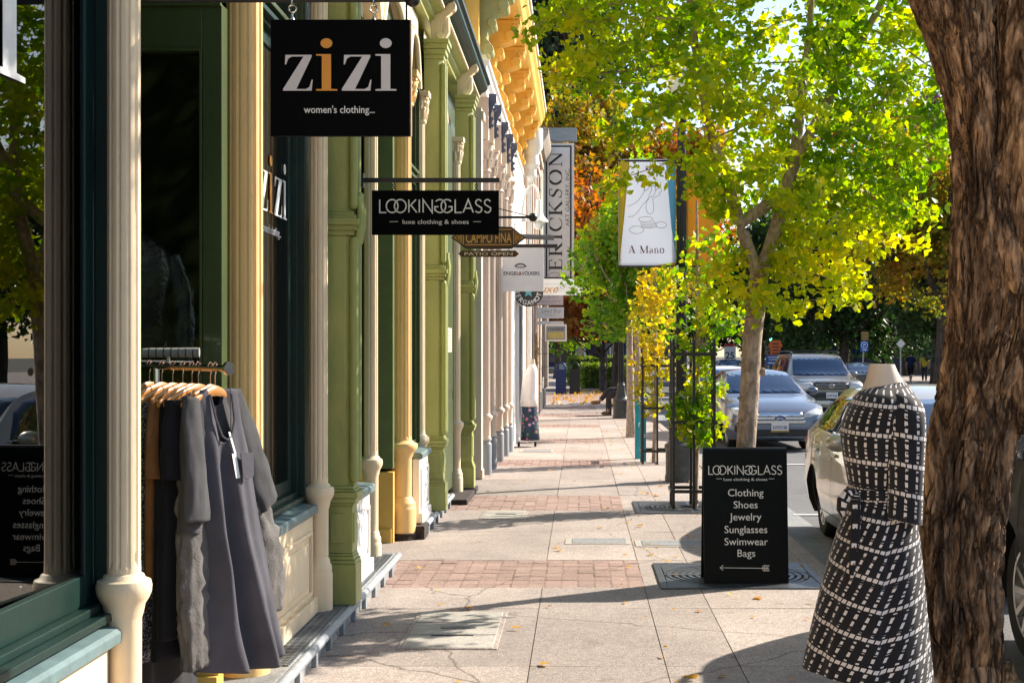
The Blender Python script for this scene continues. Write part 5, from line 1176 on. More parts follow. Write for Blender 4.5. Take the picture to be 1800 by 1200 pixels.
# ---- the big trunk in the right foreground
def big_tree():
    r = np.random.default_rng(5); D = 5.75
    t = thing('big_tree', 'large rough barked tree trunk in the right foreground behind the patterned dress', 'tree', (gx(1690, D), D, 0))
    def stem(rows, seg=200, sub=9, seed=0, amp=.022):
        ctl = catmull(rows, sub); rings = []
        n = len(ctl)
        for (x, y, z, rx, ry) in ctl:
            ring_ = []
            for k in range(seg):
                a = 2*math.pi*k/seg; c, s = math.cos(a), math.sin(a)
                p = Vector((c*3.0+seed, s*3.0, z*4.5)); w_ = noise.noise_vector(p)*.55
                q = Vector((c*4.6+seed+w_.x, s*4.6+w_.y, z*4.2+w_.z*.6))
                f1 = 1-abs(noise.noise(q))*2.2; f2 = 1-abs(noise.noise(Vector((c*9.5+seed, s*9.5, z*11))+w_*2.2))*2; f3 = noise.noise(Vector((c*26, s*26, z*16)))
                lob = .05*noise.noise(Vector((c*1.1+seed, s*1.1, z*.9)))
                d = amp*(-1.0*max(0, f1)**2.6-.55*max(0, f2)**2.4+.25*f3)+lob*rx
                ring_.append((x+(rx+d)*c, y+(ry+d)*s, z))
            rings.append(ring_)
        return rings
    Z = lambda py: gz(py, D)
    def row(l, rgt, py, ry=None): x0, x1 = gx(l, D), gx(rgt, D); return ((x0+x1)/2, D, Z(py), (x1-x0)/2, ry or (x1-x0)/2)
    main = [row(1570, 1800, 1345, .26), row(1592, 1772, 1220), row(1606, 1764, 1060), row(1610, 1768, 930), row(1622, 1785, 800), row(1645, 1806, 680), row(1660, 1830, 580), row(1668, 1850, 470), row(1674, 1860, 380, .18), row(1690, 1850, 300, .12), row(1720, 1830, 220, .05)]
    tm = MB()
    tm.loft(stem(main, 240, 22, 0, .032))
    left = [row(1662, 1760, 700, .10), row(1664, 1756, 560, .13), row(1672, 1752, 420, .13), row(1673, 1750, 300, .13), row(1664, 1750, 200, .14), row(1638, 1752, 100, .15), row(1600, 1752, 0, .16), row(1560, 1740, -110, .15), row(1480, 1690, -300, .14), row(1400, 1580, -560, .11), row(1340, 1470, -800, .07)]
    tm.loft(stem(left, 180, 16, 3.3, .028))
    rightS = [(gx(1785, D), D-.05, Z(760), .08, .10), (gx(1796, D), D-.06, Z(560), .125, .13), (gx(1803, D), D-.06, Z(400), .14, .14), (gx(1808, D), D-.05, Z(200), .15, .15), (gx(1812, D), D-.03, Z(0), .155, .15), (gx(1835, D), D, Z(-250), .14, .13), (gx(1900, D), D+.1, Z(-600), .11, .11), (gx(1930, D), D+.2, Z(-1000), .06, .06)]
    tm.loft(stem(rightS, 160, 16, 8.1, .014))
    # root flare
    for a in (-2.6, -1.4, -.3, .9, 2.1):
        x, y = gx(1690, D), D
        tm.tube(catmull([(x+.12*math.cos(a), y+.12*math.sin(a), .35), (x+.22*math.cos(a), y+.22*math.sin(a), .12), (x+.36*math.cos(a), y+.36*math.sin(a), -.03)], 4), [.08]*4+[.075, .06, .05, .04, .03], 10)
    # limbs carrying the crown above the picture
    tips = []
    L0 = Vector((gx(1405, D), D, Z(-800))); R0 = Vector((gx(1930, D), D+.2, Z(-1000)))
    for base, n in ((L0, 6), (R0, 7)):
        for k in range(n):
            a = k*2.4+base.x; l = r.uniform(1.1, 2.0); e = base+Vector((math.cos(a)*l, math.sin(a)*l, r.uniform(.3, 1.5)))
            tm.tube([base-Vector((0, 0, .05)), base.lerp(e, .5)+Vector((0, 0, .2)), e], [.05, .03, .012], 7); tips += [base.lerp(e, .55), e, base.lerp(e, .8)]
    tm.build('trunk', BARKB, t, smooth=70)
    pos = np.concatenate([blob_points(r, 170, e, (.75, .75, .55), .2) for e in tips])
    pos = pos[(pos[:, 2] > 3.55)]
    leaves('crown', pos, .085, LGREEN, t, r, STAR)
big_tree()
# ---------------------------------------------------------------- street furniture
def lamp_post(loc, label, banner=True):
    t = thing('street_lamp', label, 'street lamp', loc, group='black street lamps along the kerb'); 
    b = MB(local=True).lathe([(.21, -.02), (.21, .06), (.20, .10), (.20, .40), (.215, .42), (.215, .46), (.19, .48), (.165, .50), (.13, .56), (.11, .64), (.095, .78), (.10, .80), (.10, .83), (.085, .85), (.08, .9)], (0, 0), 40)
    for k in range(8):
        a = k*math.pi/4; b.tube([(.135*math.cos(a), .135*math.sin(a), .54), (.11*math.cos(a), .11*math.sin(a), .64), (.095*math.cos(a), .095*math.sin(a), .78)], [.022, .016, .012], 6)
    b.build('base', M_iron_lamp, t, smooth=35)
    MB(local=True).lathe([(.075, .88, 1), (.055, 4.45, 1), (.05, 4.5, 0), (.075, 4.52), (.075, 4.56), (.05, 4.6), (.09, 4.66), (.10, 4.70)], (0, 0), 96, 12, .12).build('post', BLACKM, t, smooth=30)
    MB(local=True).lathe([(.09, 4.70), (.17, 4.82), (.20, 4.98), (.18, 5.13), (.12, 5.22)], (0, 0), 24).build('globe', pm('lamp_globe', (.8, .8, .76), .25, .03), t)
    MB(local=True).lathe([(.13, 5.215), (.12, 5.27), (.05, 5.32), (.03, 5.4), (.0, 5.44)], (0, 0), 20).build('cap', BLACKM, t)
    return t
M_iron_lamp = pm('lamp_base_iron', (.055, .06, .06), .5, .4, 10, .3, 60, dirt=(.16, .15, .13), dirtamt=.5)
LP = lamp_post((gx(1198, 17.9), 17.9, 0), 'black street lamp on a broad fluted base, carrying the white and orange banners')
for sx in (-1, 1):
    ar = MB(local=True)
    for z in (4.03, 2.70): ar.tube([(sx*.06, 0, z), (sx*.80 if sx < 0 else sx*.50, 0, z)], .012, 8); ar.lathe([(.085, z-.03), (.085, z+.03)], (0, 0), 16)
    ar.build('banner_arm', BLACKM, LP)
Y = 17.9
def bp(px, py): return (gx(px, Y), gz(py, Y))
def banner_sheet(name, label, x0, x1, z0, z1, mat, wav=.012):
    t = thing(name, label, 'banner', ((x0+x1)/2, Y, z0)); n = 14; m_ = 20; vs = []; fs = []
    for j in range(m_+1):
        for i in range(n+1):
            u, v = i/n, j/m_; vs.append((x0+(x1-x0)*u, Y+wav*math.sin(u*5+v*3)*math.sin(v*math.pi), z0+(z1-z0)*v))
    for j in range(m_):
        for i in range(n): a = j*(n+1)+i; fs.append((a, a+1, a+n+2, a+n+1))
    o = MB().add(vs, fs).build('sheet', mat, t, smooth=180); md = o.modifiers.new('thickness', 'SOLIDIFY'); md.thickness = .002
    def surf(x, z, q): u = (x-x0)/(x1-x0); v = (z-z0)/(z1-z0); return (x, Y-.0025-q+wav*math.sin(u*5+v*3)*math.sin(v*math.pi), z)
    return t, surf
def clothmat(name, c, tr=.35):
    m, t, N, L, b = newmat(name); b.inputs['Base Color'].default_value = (*c, 1); b.inputs['Roughness'].default_value = .6
    tl = node(N, 'ShaderNodeBsdfTranslucent'); tl.inputs[0].default_value = (*c, 1); mx = node(N, 'ShaderNodeMixShader'); mx.inputs[0].default_value = tr
    L.new(b.outputs[0], mx.inputs[1]); L.new(tl.outputs[0], mx.inputs[2]); L.new(mx.outputs[0], N['Material Output'].inputs[0]); MATS[name] = m; return m
BW = clothmat('banner_white', (.80, .83, .90), .5); BO = clothmat('banner_orange', (.75, .42, .03)); BY = clothmat('banner_mustard', (.62, .44, .03)); BB = clothmat('banner_blue', (.13, .42, .60))
x0, x1 = gx(1087, Y), gx(1188, Y); z0, z1 = gz(470, Y), gz(280, Y)
t, sf = banner_sheet('street_banner', 'white street banner with a line drawing of hands and discs, left of the lamp', x0, x1, z0, z1, BW)
def patch(poly, mat, name, q=.0008):
    bm = bmesh.new(); f = bm.faces.new([bm.verts.new((p[0], 0, p[1])) for p in [bp(*c) for c in poly]]); bmesh.ops.triangulate(bm, faces=[f]); bmesh.ops.subdivide_edges(bm, edges=bm.edges[:], cuts=5, use_grid_fill=True)
    bmesh.ops.triangulate(bm, faces=bm.faces[:]); bm.verts.index_update(); mb = MB().add([sf(v.co.x, v.co.z, q) for v in bm.verts], [tuple(v.index for v in f.verts) for f in bm.faces]); bm.free(); return mb.build(name, mat, t, smooth=180)
patch([(1087.5, 469), (1087.5, 280.5), (1107, 280.5), (1103, 305), (1090, 455)], BY, 'mustard_stripe')
patch([(1170, 280.5), (1187.5, 280.5), (1187.5, 445), (1180, 400)], BB, 'blue_stripe')
patch([(1135, 469.5), (1187.5, 461), (1187.5, 469.5)], BO, 'orange_stripe')
dr = MB()
def q2(x, y): return (1060+x/5, 260+y/5)
lines = [[(220, 515), (290, 480), (335, 430), (360, 385), (365, 360), (372, 378), (390, 368), (405, 345), (420, 340), (428, 355), (418, 390), (408, 415), (402, 432), (430, 432), (450, 410), (460, 380), (458, 350), (440, 333), (415, 335)],
         [(220, 603), (235, 605), (245, 600), (255, 605), (265, 598), (300, 570), (335, 520), (365, 480), (400, 455), (405, 440)],
         [(440, 445), (480, 425), (500, 410), (495, 395), (510, 385), (512, 365), (500, 352), (485, 358), (465, 375)],
         [(400, 440), (388, 460), (378, 500), (380, 545), (395, 575), (415, 583), (435, 570), (443, 540), (442, 490), (434, 445)]]
for l in lines: strokes(dr, [[bp(*q2(*p)) for p in catmull(l, 4)]], .0042, lambda a, b, q: sf(a, b, .0012+q*.3))
for (cx, cy, rx, ry, a0, a1) in ((375, 627, 63, 22, 0, 360), (295, 720, 62, 33, 0, 360), (510, 678, 48, 27, -160, 160), (390, 645, 63, 20, -170, 10), (393, 660, 65, 20, -170, 10), (398, 675, 68, 18, -170, 30), (400, 688, 70, 16, -170, 20)):
    strokes(dr, [[bp(*q2(p[0], p[1])) for p in arc(cx, cy, rx, -ry, a0, a1, 30)]], .0042, lambda a, b, q: sf(a, b, .0012+q*.3))
dr.build('line_drawing', BLK, t, smooth=0)
# title in a fat serif: thick and thin strokes
mb = MB(); sz = bp(0, 440)[1]; 
def serif_word(mb, word, x, z, h, fn, thick=.26, thin=.05):
    G = {'A': ([[(.40, 1), (.76, .03)]], [[(.40, 1), (.08, .03)], [(.18, .33), (.60, .33)], [(-.03, .03), (.22, .03)], [(.54, .03), (.94, .03)]], .9),
         'M': ([[(.12, .97), (.50, .05)], [(.95, .03), (.95, .97)]], [[(.12, .03), (.12, .97)], [(.50, .05), (.92, .97)], [(-.02, .03), (.28, .03)], [(-.02, .97), (.2, .97)], [(.78, .03), (1.12, .03)], [(.9, .97), (1.12, .97)]], 1.12),
         'a': ([[(.42, .45), (.42, .08)], arc(.24, .17, .14, .15, 100, 260, 10)], [[(.08, .52), (.16, .63), (.30, .65), (.42, .55), (.42, .45)], [(.42, .36), (.22, .32)], [(.24, .02), (.42, .12), (.55, .03)]], .56),
         'n': ([[(.14, .03), (.14, .62)], [(.50, .03), (.50, .45)]], [[(0, .62), (.14, .62)], [(.14, .48), (.26, .63), (.38, .66), (.48, .58), (.50, .45)], [(0, .03), (.28, .03)], [(.38, .03), (.64, .03)]], .66),
         'o': ([arc(.30, .33, .24, .33, 115, 245, 12), arc(.30, .33, .24, .33, -65, 65, 12)], [arc(.30, .33, .24, .33, 65, 115, 6), arc(.30, .33, .24, .33, 245, 295, 6)], .6), ' ': ([], [], .42)}
    for ch in word:
        S, H, w_ = G[ch]
        strokes(mb, [[(x+p[0]*h, z+p[1]*h) for p in l] for l in S], h*(.17 if ch in 'AM' else .13), fn); strokes(mb, [[(x+p[0]*h, z+p[1]*h) for p in l] for l in H], h*thin, fn); x += (w_+.10)*h
serif_word(mb, 'A Mano', bp(1105, 0)[0], bp(0, 445)[1], .094, lambda a, b, q: sf(a, b, .0012+q*.3)); mb.build('title', pm('letter_plum', (.16, .012, .04), .5), t, smooth=0)
hb = MB().prism_y([(bp(1137, 0)[0]+p[0]*.016, bp(0, 298)[1]+p[1]*.018) for p in ((0, -1), (.9, .1), (.9, .7), (.45, 1), (0, .6), (-.45, 1), (-.9, .7), (-.9, .1))], Y-.014, Y-.001); hb.build('emblem', MATS['letter_plum'], t, smooth=0)
hb = MB().prism_y([(bp(1137, 0)[0]+p[0]*.02, bp(0, 293.5)[1]+p[1]*.012) for p in ((-.8, 0), (0, -.5), (.8, 0), (.4, .3), (0, 1.2), (-.4, .3))], Y-.013, Y-.001); hb.build('emblem_flame', BO, t, smooth=0)
gr = MB()
for px, py in ((1091, 457), (1091, 466), (1185, 458), (1091, 283), (1185, 283)): c = bp(px, py); ring(gr, (c[0], Y-.006, c[1]), .008, .0025)
gr.build('grommet', CHROME, t)
t, sf = banner_sheet('street_banner', 'plain orange street banner with a tiny caption, right of the lamp', gx(1207, Y), gx(1264, Y), z0, z1, BO)
mb = MB(); put_text(mb, 'healdsburg', .035, lambda a, b, q: sf(bp(1250, 0)[0]+a, bp(0, 445)[1]+b, .001+q*.3)); mb.build('caption', pm('caption_brown', (.35, .15, .02), .6), t, smooth=0)
# ---- iron tree guards with a young ginkgo inside
def guard(loc, h, label, w_=.42, nb=3):
    t = thing('tree_guard', label, 'tree guard', loc, group='black iron tree guards along the kerb')
    q = w_/2
    for i in range(nb):
        for sx, sy in ((-q+i*w_/(nb-1), -q), (-q+i*w_/(nb-1), q)):
            MB(local=True).box(sx-.014, sx+.014, sy-.014, sy+.014, -.02, h).lathe([(.017, h), (.012, h+.02), (0, h+.05)], (sx, sy), 6).build('bar', BLACKM, t, smooth=30)
    for sx in (-q, q): MB(local=True).box(sx-.014, sx+.014, -.014, .014, -.02, h).build('bar', BLACKM, t, smooth=0)
    for z in (.17, .17+(h-.3)*.5, h-.14):
        b = MB(local=True); e = .018
        b.box(-q-e, q+e, -q-e-.012, -q-e+.002, z, z+.035).box(-q-e, q+e, q+e-.002, q+e+.012, z, z+.035).box(-q-e-.012, -q-e+.002, -q-e+.003, q+e-.003, z+.001, z+.034).box(q+e-.002, q+e+.012, -q-e+.003, q+e-.003, z+.001, z+.034)
        b.build('hoop', BLACKM, t, smooth=0, bevel=.002)
    return t
guard((1.17, 14.85, 0), 1.72, 'black iron tree guard nearest the sandwich board, leafy shoots growing through it')
guard((1.12, 20.9, 0), 1.55, 'black iron tree guard round the yellow leaved sapling')
guard((.93, 39, 0), 1.6, 'black iron tree guard far along the kerb beside the seated person')
def sapling(loc, h, label, mat, seed, blobs, n, ls):
    r = np.random.default_rng(seed); t = thing('young_ginkgo', label, 'young tree', loc); b = np.array(loc, float); tb = MB()
    top = b+np.array((.02, 0, h)); tb.tube(catmull([b+np.array((0, 0, -.05)), b+np.array((.03, .01, h*.4)), top], 6), np.linspace(.035, .012, 13), 8)
    pos = []
    for (x, y, z, rx, rz, k) in blobs:
        c = b+np.array((x, y, z))
        for _ in range(7):
            e = c+r.normal(0, .55, 3)*np.array((rx, rx, rz)); s = b+np.array((.02, 0, max(.3, e[2]-.25))); tb.tube([s, (s+e)/2+np.array((0, 0, .03)), e], [.008, .005, .002], 4)
        pos.append(blob_points(r, int(n*k), c, (rx, rx, rz), .1))
    tb.build('trunk', BARK, t, smooth=60); pos = np.concatenate(pos)
    keep = np.array([noise.noise(Vector(p*5.5)) > -.22 for p in pos]); leaves('crown', pos[keep], ls, mat, t, r)
LYG = leafmat('young_ginkgo_leaf', [(0, (.045, .13, .012)), (.4, (.11, .22, .016)), (.75, (.34, .38, .02)), (1, (.62, .48, .03))], 2.5, .5)
sapling((1.2, 14.9, 0), 3.2, 'young ginkgo with green leaves bushing out of the nearest tree guard', LYG, 71, [(.02, -.1, .85, .30, .20, 1), (-.05, -.05, 1.02, .26, .2, .8), (.12, 0, 1.25, .22, .25, .7), (.0, 0, 1.65, .24, .28, .6), (.15, 0, 2.0, .3, .3, .6), (-.05, .1, 2.35, .35, .3, .6), (.35, -.05, 1.95, .25, .2, .35), (.2, 0, 2.7, .4, .3, .5)], 420, .062)
sapling((1.08, 20.9, 0), 3.0, 'young ginkgo with golden leaves inside the second tree guard', LYEL, 72, [(.0, 0, 1.5, .34, .4, 1), (-.06, 0, 2.1, .38, .45, 1), (.1, 0, 2.6, .36, .4, .8), (-.1, 0, .95, .25, .3, .5)], 420, .07)
# ---- teal bicycle stand
TQ = pm('turquoise_paint', (.03, .33, .42), .4, .15, 8)
t = thing('bike_stand', 'turquoise bicycle stand of two rounded flat posts with stickers', 'bicycle stand', (.92, 21.5, 0))
for yy, xx in ((21.15, .935), (21.75, .88)):
    P = [(-.045, 0), (.045, 0)]+[(.045*math.cos(a), .87+.05*math.sin(a)) for a in np.linspace(0, math.pi, 13)]
    MB().prism([(p[0], p[1]) for p in P], lambda p: (xx+p[0], yy-.03, p[1]-.01), lambda p: (xx+p[0], yy+.03, p[1]-.01)).build('post', TQ, t, smooth=30, bevel=.008)
MB().box(.88, .935, 21.15, 21.75, .5, .56).build('crossbar', TQ, t, smooth=0, bevel=.005)
st_ = MB().box(.90, .925, 21.117, 21.119, .45, .50); st_.build('sticker', pm('sticker_red', (.6, .1, .06), .5), t, smooth=0)
MB().box(.935, .965, 21.117, 21.119, .36, .42).build('sticker', pm('sticker_pale', (.7, .7, .6), .5), t, smooth=0)
MB().box(.905, .93, 21.117, 21.119, .60, .66).build('sticker', pm('sticker_yellow', (.75, .5, .05), .5), t, smooth=0)
# second lamp far along
lamp_post((1.02, 35.4, 0), 'black street lamp far along the kerb behind the thin trunk')
# litter bins beside the hedge
NAVY = pm('navy_paint', (.015, .03, .13), .4, .2, 8)
for x, m_, lab in ((-.78, NAVY, 'navy blue litter bin with a hoop top, left of the pair'), (-.22, BLACKM, 'black litter bin with a hoop top, right of the pair')):
    t = thing('litter_bin', lab, 'litter bin', (x, 57.2, 0), group='litter bins by the crossing')
    b = MB(local=True).box(-.21, .21, -.2, .2, .1, .98); 
    for k in range(9): b.box(-.2+k*.047, -.185+k*.047, -.215, -.2, .14, .95)
    b.box(-.22, .22, -.21, .21, .0, .099).build('bin_body', m_, t, smooth=0, bevel=.01)
    MB(local=True).tube([(.19*math.cos(a), 0, .98+.26*math.sin(a)) for a in np.linspace(0, math.pi, 15)], .035, 8).build('hoop', m_, t)
# clipped hedges
def hedge(x0, x1, y0, y1, h, label, seed, n):
    r = np.random.default_rng(seed); t = thing('hedge', label, 'hedge', ((x0+x1)/2, (y0+y1)/2, 0))
    MB().box(x0+.1, x1-.1, y0+.1, y1-.1, 0, h-.1).build('hedge_core', LDARK, t, smooth=0)
    pos = r.uniform((x0, y0, .03), (x1, y1, h), (n, 3)); f = r.integers(0, 4, n); pos[f == 0, 1] = y0; pos[f == 1, 2] = h; pos[f == 2, 0] = r.choice([x0, x1], (f == 2).sum()); pos += r.normal(0, .035, (n, 3)); pos[:, 2] = np.abs(pos[:, 2])
    leaves('hedge_leaves', pos, .085, LHEDGE, t, r, (LEAF_DIA, DIA_F))
hedge(.1, 2.3, 66.5, 67.5, 1.1, 'clipped green hedge right of the litter bins', 91, 4500)
hedge(-.6, 2.6, 72, 73, 1.45, 'brighter hedge behind the clipped hedge', 92, 3500)
# utility boxes and boards behind the hedge
for k, (px, py0, py1, w_, d, m_, lab) in enumerate(((1029, 655, 636, 13, 70, pm('green_board', (.22, .32, .06), .6), 'green board above the hedge'), (1045, 655, 638, 24, 69.5, WHITE, 'white board above the hedge'), (990, 655, 637, 14, 74, pm('grey_board', (.4, .42, .42), .6), 'grey board above the bins'))):
    t = thing('notice_board', lab, 'board', (gx(px, d), d, 0)); x = gx(px, d); hw = w_/2*d/FPX
    MB().box(x-hw, x+hw, d-.04, d+.04, gz(py0, d), gz(py1, d)).build('panel', m_, t, smooth=0, bevel=.01); MB().box(x-.04, x+.04, d-.03, d+.03, 0, gz(py0, d)).build('leg', BLACKM, t, smooth=0)
# ---- bench with a seated person behind the far guard
WOODB = pm('bench_wood', (.10, .06, .035), .6, .3, 10)
t = thing('street_bench', 'dark street bench beside the far tree guard', 'bench', (1.15, 37.4, 0))
for k in range(4): MB().box(.75+.0, 1.55, 37.2+k*.11, 37.29+k*.11, .43, .46).build('seat_slat', WOODB, t, smooth=0, bevel=.004)
for k in range(3): MB().box(1.52, 1.56, 37.2, 37.6, .55+k*.12, .64+k*.12).build('back_slat', WOODB, t, smooth=0)
for x in (.8, 1.5): MB().box(x-.02, x+.02, 37.22, 37.6, 0, .43).build('leg', BLACKM, t, smooth=0)
# ---- street signs
GALV = pm('galvanised', (.42, .43, .44), .45, .2, 15, metal=.7)
def sign_post(px, py, d, pole=True, zt=None):
    return gx(px, d), gz(py, d)
d = 84; x, z = gx(1283, d), gz(621, d)
t = thing('speed_sign', 'white speed limit sign with red top, small and far down the street', 'road sign', (x, d, -.14)); MB().tube([(x, d, -.14), (x, d, z+.5)], .035, 8).build('post', GALV, t)
MB().box(x-.34, x+.34, d-.06, d-.04, z-.40, z+.40).build('plate', SW, t, smooth=0); MB().box(x-.34, x+.34, d-.063, d-.0602, z+.42, z+.56).build('red_strip', REDL, t, smooth=0)
mb = MB(); quadtext(mb, '25', .55, x, d-.06, z-.3, bold=.02); mb.build('lettering', BLK, t, smooth=0)
d = 62; x, z = gx(1365, d), gz(610, d)
t = thing('roadwork_sign', 'orange road work sign above the blue board, left of the road vehicle', 'road sign', (x, d, -.14)); OR = pm('safety_orange', (.75, .13, .015), .5, .1)
MB().tube([(x, d, -.14), (x, d, z)], .03, 8).build('post', GALV, t)
s = .34; P = [(x-s*.8, z-.42), (x+s*.3, z-.42), (x+s*.55, z+.0), (x+s*.8, z+.05), (x+s*.55, z+.2), (x+s*.5, z+.3), (x-s*.8, z+.3), (x-s*.85, z+.2), (x-s*1.1, z+.05), (x-s*.8, z)]
MB().prism_y(P, d-.05, d-.03).build('plate', OR, t, smooth=0)
mb = MB(); 
for k in range(4): mb.box(x-.2, x+.12-.03*(k % 2), d-.053, d-.05, z-.3+k*.14, z-.25+k*.14)
mb.build('print', BLK, t, smooth=0)
x, z = gx(1360, d), gz(632, d)
t = thing('information_board', 'blue board with white lines of print beside the road vehicle', 'board', (x, d-.3, -.14)); MB().box(x-.38, x+.38, d-.35, d-.31, z-.25, z+.2).build('plate', pm('sign_blue', (.03, .08, .28), .5), t, smooth=0)
MB().box(x-.3, x-.26, d-.34, d-.3, -.14, z-.25).box(x+.26, x+.3, d-.34, d-.3, -.14, z-.25).build('leg', GALV, t, smooth=0)
mb = MB(); quadtext(mb, 'OPEN', .13, x, d-.35, z-.04, width=.5); mb.box(x-.3, x+.3, d-.353, d-.35, z+.1, z+.13).box(x-.3, x+.3, d-.353, d-.35, z-.16, z-.12); mb.build('lettering', SW, t, smooth=0)
d = 58; x, z = gx(1519, d), gz(608, d)
t = thing('parking_sign', 'blue parking sign with a white P, under a brown sign on a thin post', 'road sign', (x, d, -.02)); MB().tube([(x-.12, d, -.02), (x+.02, d, z+.6)], .03, 8).build('post', GALV, t)
MB().box(x-.16, x+.16, d-.06, d-.04, z-.23, z+.20).build('plate', pm('parking_blue', (.02, .13, .50), .5, .05), t, smooth=0)
mb = MB(); quadtext(mb, 'P', .2, x, d-.06, z-.03, bold=.02); strokes(mb, [arc(x, z+.04, .13, .13, 0, 360, 28)], .022, lambda a, b, q: (a, d-.0602-q, b)); mb.box(x-.09, x+.04, d-.063, d-.06, z-.175, z-.145); mb.prism_y([(x+.04, z-.20), (x+.10, z-.16), (x+.04, z-.12)], d-.063, d-.06); mb.build('lettering', SW, t, smooth=0)
BRS = pm('brown_sign', (.16, .09, .03), .5); MB().box(x-.14, x+.18, d-.06, d-.04, z+.23, z+.60).build('brown_plate', BRS, t, smooth=0)
mb = MB()
for k in range(3): mb.box(x-.11, x+.15, d-.063, d-.06, z+.27+k*.11, z+.32+k*.11)
mb.build('print', pm('print_gold', (.5, .35, .12), .5), t, smooth=0)
d = 56; x, z = gx(1583, d), gz(604, d)
t = thing('diamond_sign', 'white diamond road sign on a thin pole in front of the dark trees', 'road sign', (x, d, -.02)); MB().tube([(x, d, -.02), (x, d, z+.2)], .028, 8).build('post', GALV, t)
s = .19; MB().prism_y([(x, z-s), (x+s, z), (x, z+s), (x-s, z)], d-.06, d-.04).build('plate', SW, t, smooth=0)
mb = MB(); quadtext(mb, '15', .11, x, d-.06, z-.04); strokes(mb, [[(x, z-s*.85), (x+s*.85, z), (x, z+s*.85), (x-s*.85, z), (x, z-s*.85)]], .012, lambda a, b, q: (a, d-.0602-q, b)); mb.build('lettering', BLK, t, smooth=0)
# far lamp banner: white and yellow
d = 76; x = gx(1491, d)
t = thing('banner_post', 'far lamp post with a white and a yellow banner in the shade', 'lamp post', (x, d, -.02)); MB().tube([(x, d, -.02), (x, d, 5)], .07, 10).build('post', BLACKM, t)
MB().box(x+.08, gx(1508, d), d-.02, d, gz(599, d), gz(584, d)).build('white_banner', BW, t, smooth=0)
MB().prism_y([(x-.05, gz(592, d)), (x-.05, gz(577, d)), (gx(1477, d), gz(589, d))], d-.02, d).build('yellow_flag', BO, t, smooth=0)
# traffic signal far down the street
d = 88; x, z = gx(1356, d), gz(598, d)
t = thing('traffic_light', 'distant green traffic light left of the orange sign', 'traffic light', (x, d, -.14)); MB().tube([(x, d+.1, -.14), (x, d+.1, z+.6)], .06, 8).build('pole', BLACKM, t)
MB().box(x-.18, x+.18, d-.1, d+.1, z-.2, z+.9).build('housing', BLACKM, t, smooth=0); MB().tube([(x, d-.13, z), (x, d-.101, z)], .14, 16).build('lens', emat('signal_green', (.1, .9, .6), 2.5), t)
d = 74; 
t = thing('mast_arm', 'dark blue grey mast arm reaching from the right behind the nearest ginkgo trunk', 'mast arm', (gx(1335, d), d, -.1)); MB().tube([(gx(1335, d), d, -.1), (gx(1335, d), d, gz(583, d))], .12, 10).tube([(gx(1335, d), d, gz(583, d)), (gx(1272, d), d, gz(563, d))], [.1, .06], 8).build('pole', pm('mast_blue', (.05, .08, .13), .4), t)
# ---------------------------------------------------------------- clothes rack, garments, dress forms
def fabric(name, col, var=.15, bump=.35, bs=260, rough=.9, pat=None, fold=True):
    m, t, N, L, b = newmat(name); tc = node(N, 'ShaderNodeTexCoord')
    n1 = node(N, 'ShaderNodeTexNoise', iScale=7.0, iDetail=5.0); L.new(tc.outputs['Object'], n1.inputs['Vector'])
    r = node(N, 'ShaderNodeValToRGB'); L.new(n1.outputs[0], r.inputs[0]); c = Vector(col)
    r.color_ramp.elements[0].position = .3; r.color_ramp.elements[1].position = .7
    r.color_ramp.elements[0].color = (*(c*(1-var)), 1); r.color_ramp.elements[1].color = (*(c*(1+var)), 1); out = r.outputs[0]
    if pat:
        sc, c2, th = pat; v = node(N, 'ShaderNodeTexNoise', iScale=sc, iDetail=3.0, iRoughness=.8); L.new(tc.outputs['Object'], v.inputs['Vector'])
        rr_ = node(N, 'ShaderNodeValToRGB'); L.new(v.outputs[0], rr_.inputs[0]); rr_.color_ramp.elements[0].position = th; rr_.color_ramp.elements[1].position = th+.04
        rr_.color_ramp.elements[0].color = (0, 0, 0, 1); rr_.color_ramp.elements[1].color = (1, 1, 1, 1)
        mx = node(N, 'ShaderNodeMixRGB'); L.new(rr_.outputs[0], mx.inputs[0]); L.new(out, mx.inputs[1]); mx.inputs[2].default_value = (*c2, 1); out = mx.outputs[0]
    L.new(out, b.inputs['Base Color']); b.inputs['Roughness'].default_value = rough; b.inputs['Specular IOR Level'].default_value = .15
    b.inputs['Sheen Weight'].default_value = .06; b.inputs['Sheen Roughness'].default_value = .5
    n3 = node(N, 'ShaderNodeTexNoise', iScale=bs, iDetail=2.0); L.new(tc.outputs['Object'], n3.inputs['Vector'])
    n4 = node(N, 'ShaderNodeTexNoise', iScale=20.0, iDetail=4.0); L.new(tc.outputs['Object'], n4.inputs['Vector'])
    a = node(N, 'ShaderNodeMath', operation='MULTIPLY_ADD'); L.new(n4.outputs[0], a.inputs[0]); a.inputs[1].default_value = 3.0; L.new(n3.outputs[0], a.inputs[2])
    bp = node(N, 'ShaderNodeBump', iStrength=bump, iDistance=.004); L.new(a.outputs[0], bp.inputs['Height']); L.new(bp.outputs[0], b.inputs['Normal'])
    MATS[name] = m; return m
F_GREY = fabric('grey_jersey', (.072, .070, .086), .15, .3, 320); F_GREY2 = fabric('grey_linen', (.055, .055, .060), .2, .3, 260); F_RUCH = fabric('ruched_grey', (.115, .108, .104), .25, .6, 90)
F_BLACK = fabric('black_cloth', (.010, .010, .013)); F_BROWN = fabric('brown_knit', (.20, .095, .038), .2, .8, 160); F_NAVY = fabric('navy_print', (.012, .016, .035), pat=(150, (.45, .45, .50), .54)); F_DARK = fabric('charcoal_cloth', (.03, .03, .034))
WOODH = pm('hanger_wood', (.46, .19, .045), .35, .2, 6, coat=.4, stretch=(.3, 1, 1))
HOOK = pm('hook_copper', (.60, .40, .30), .25, .1, metal=1)
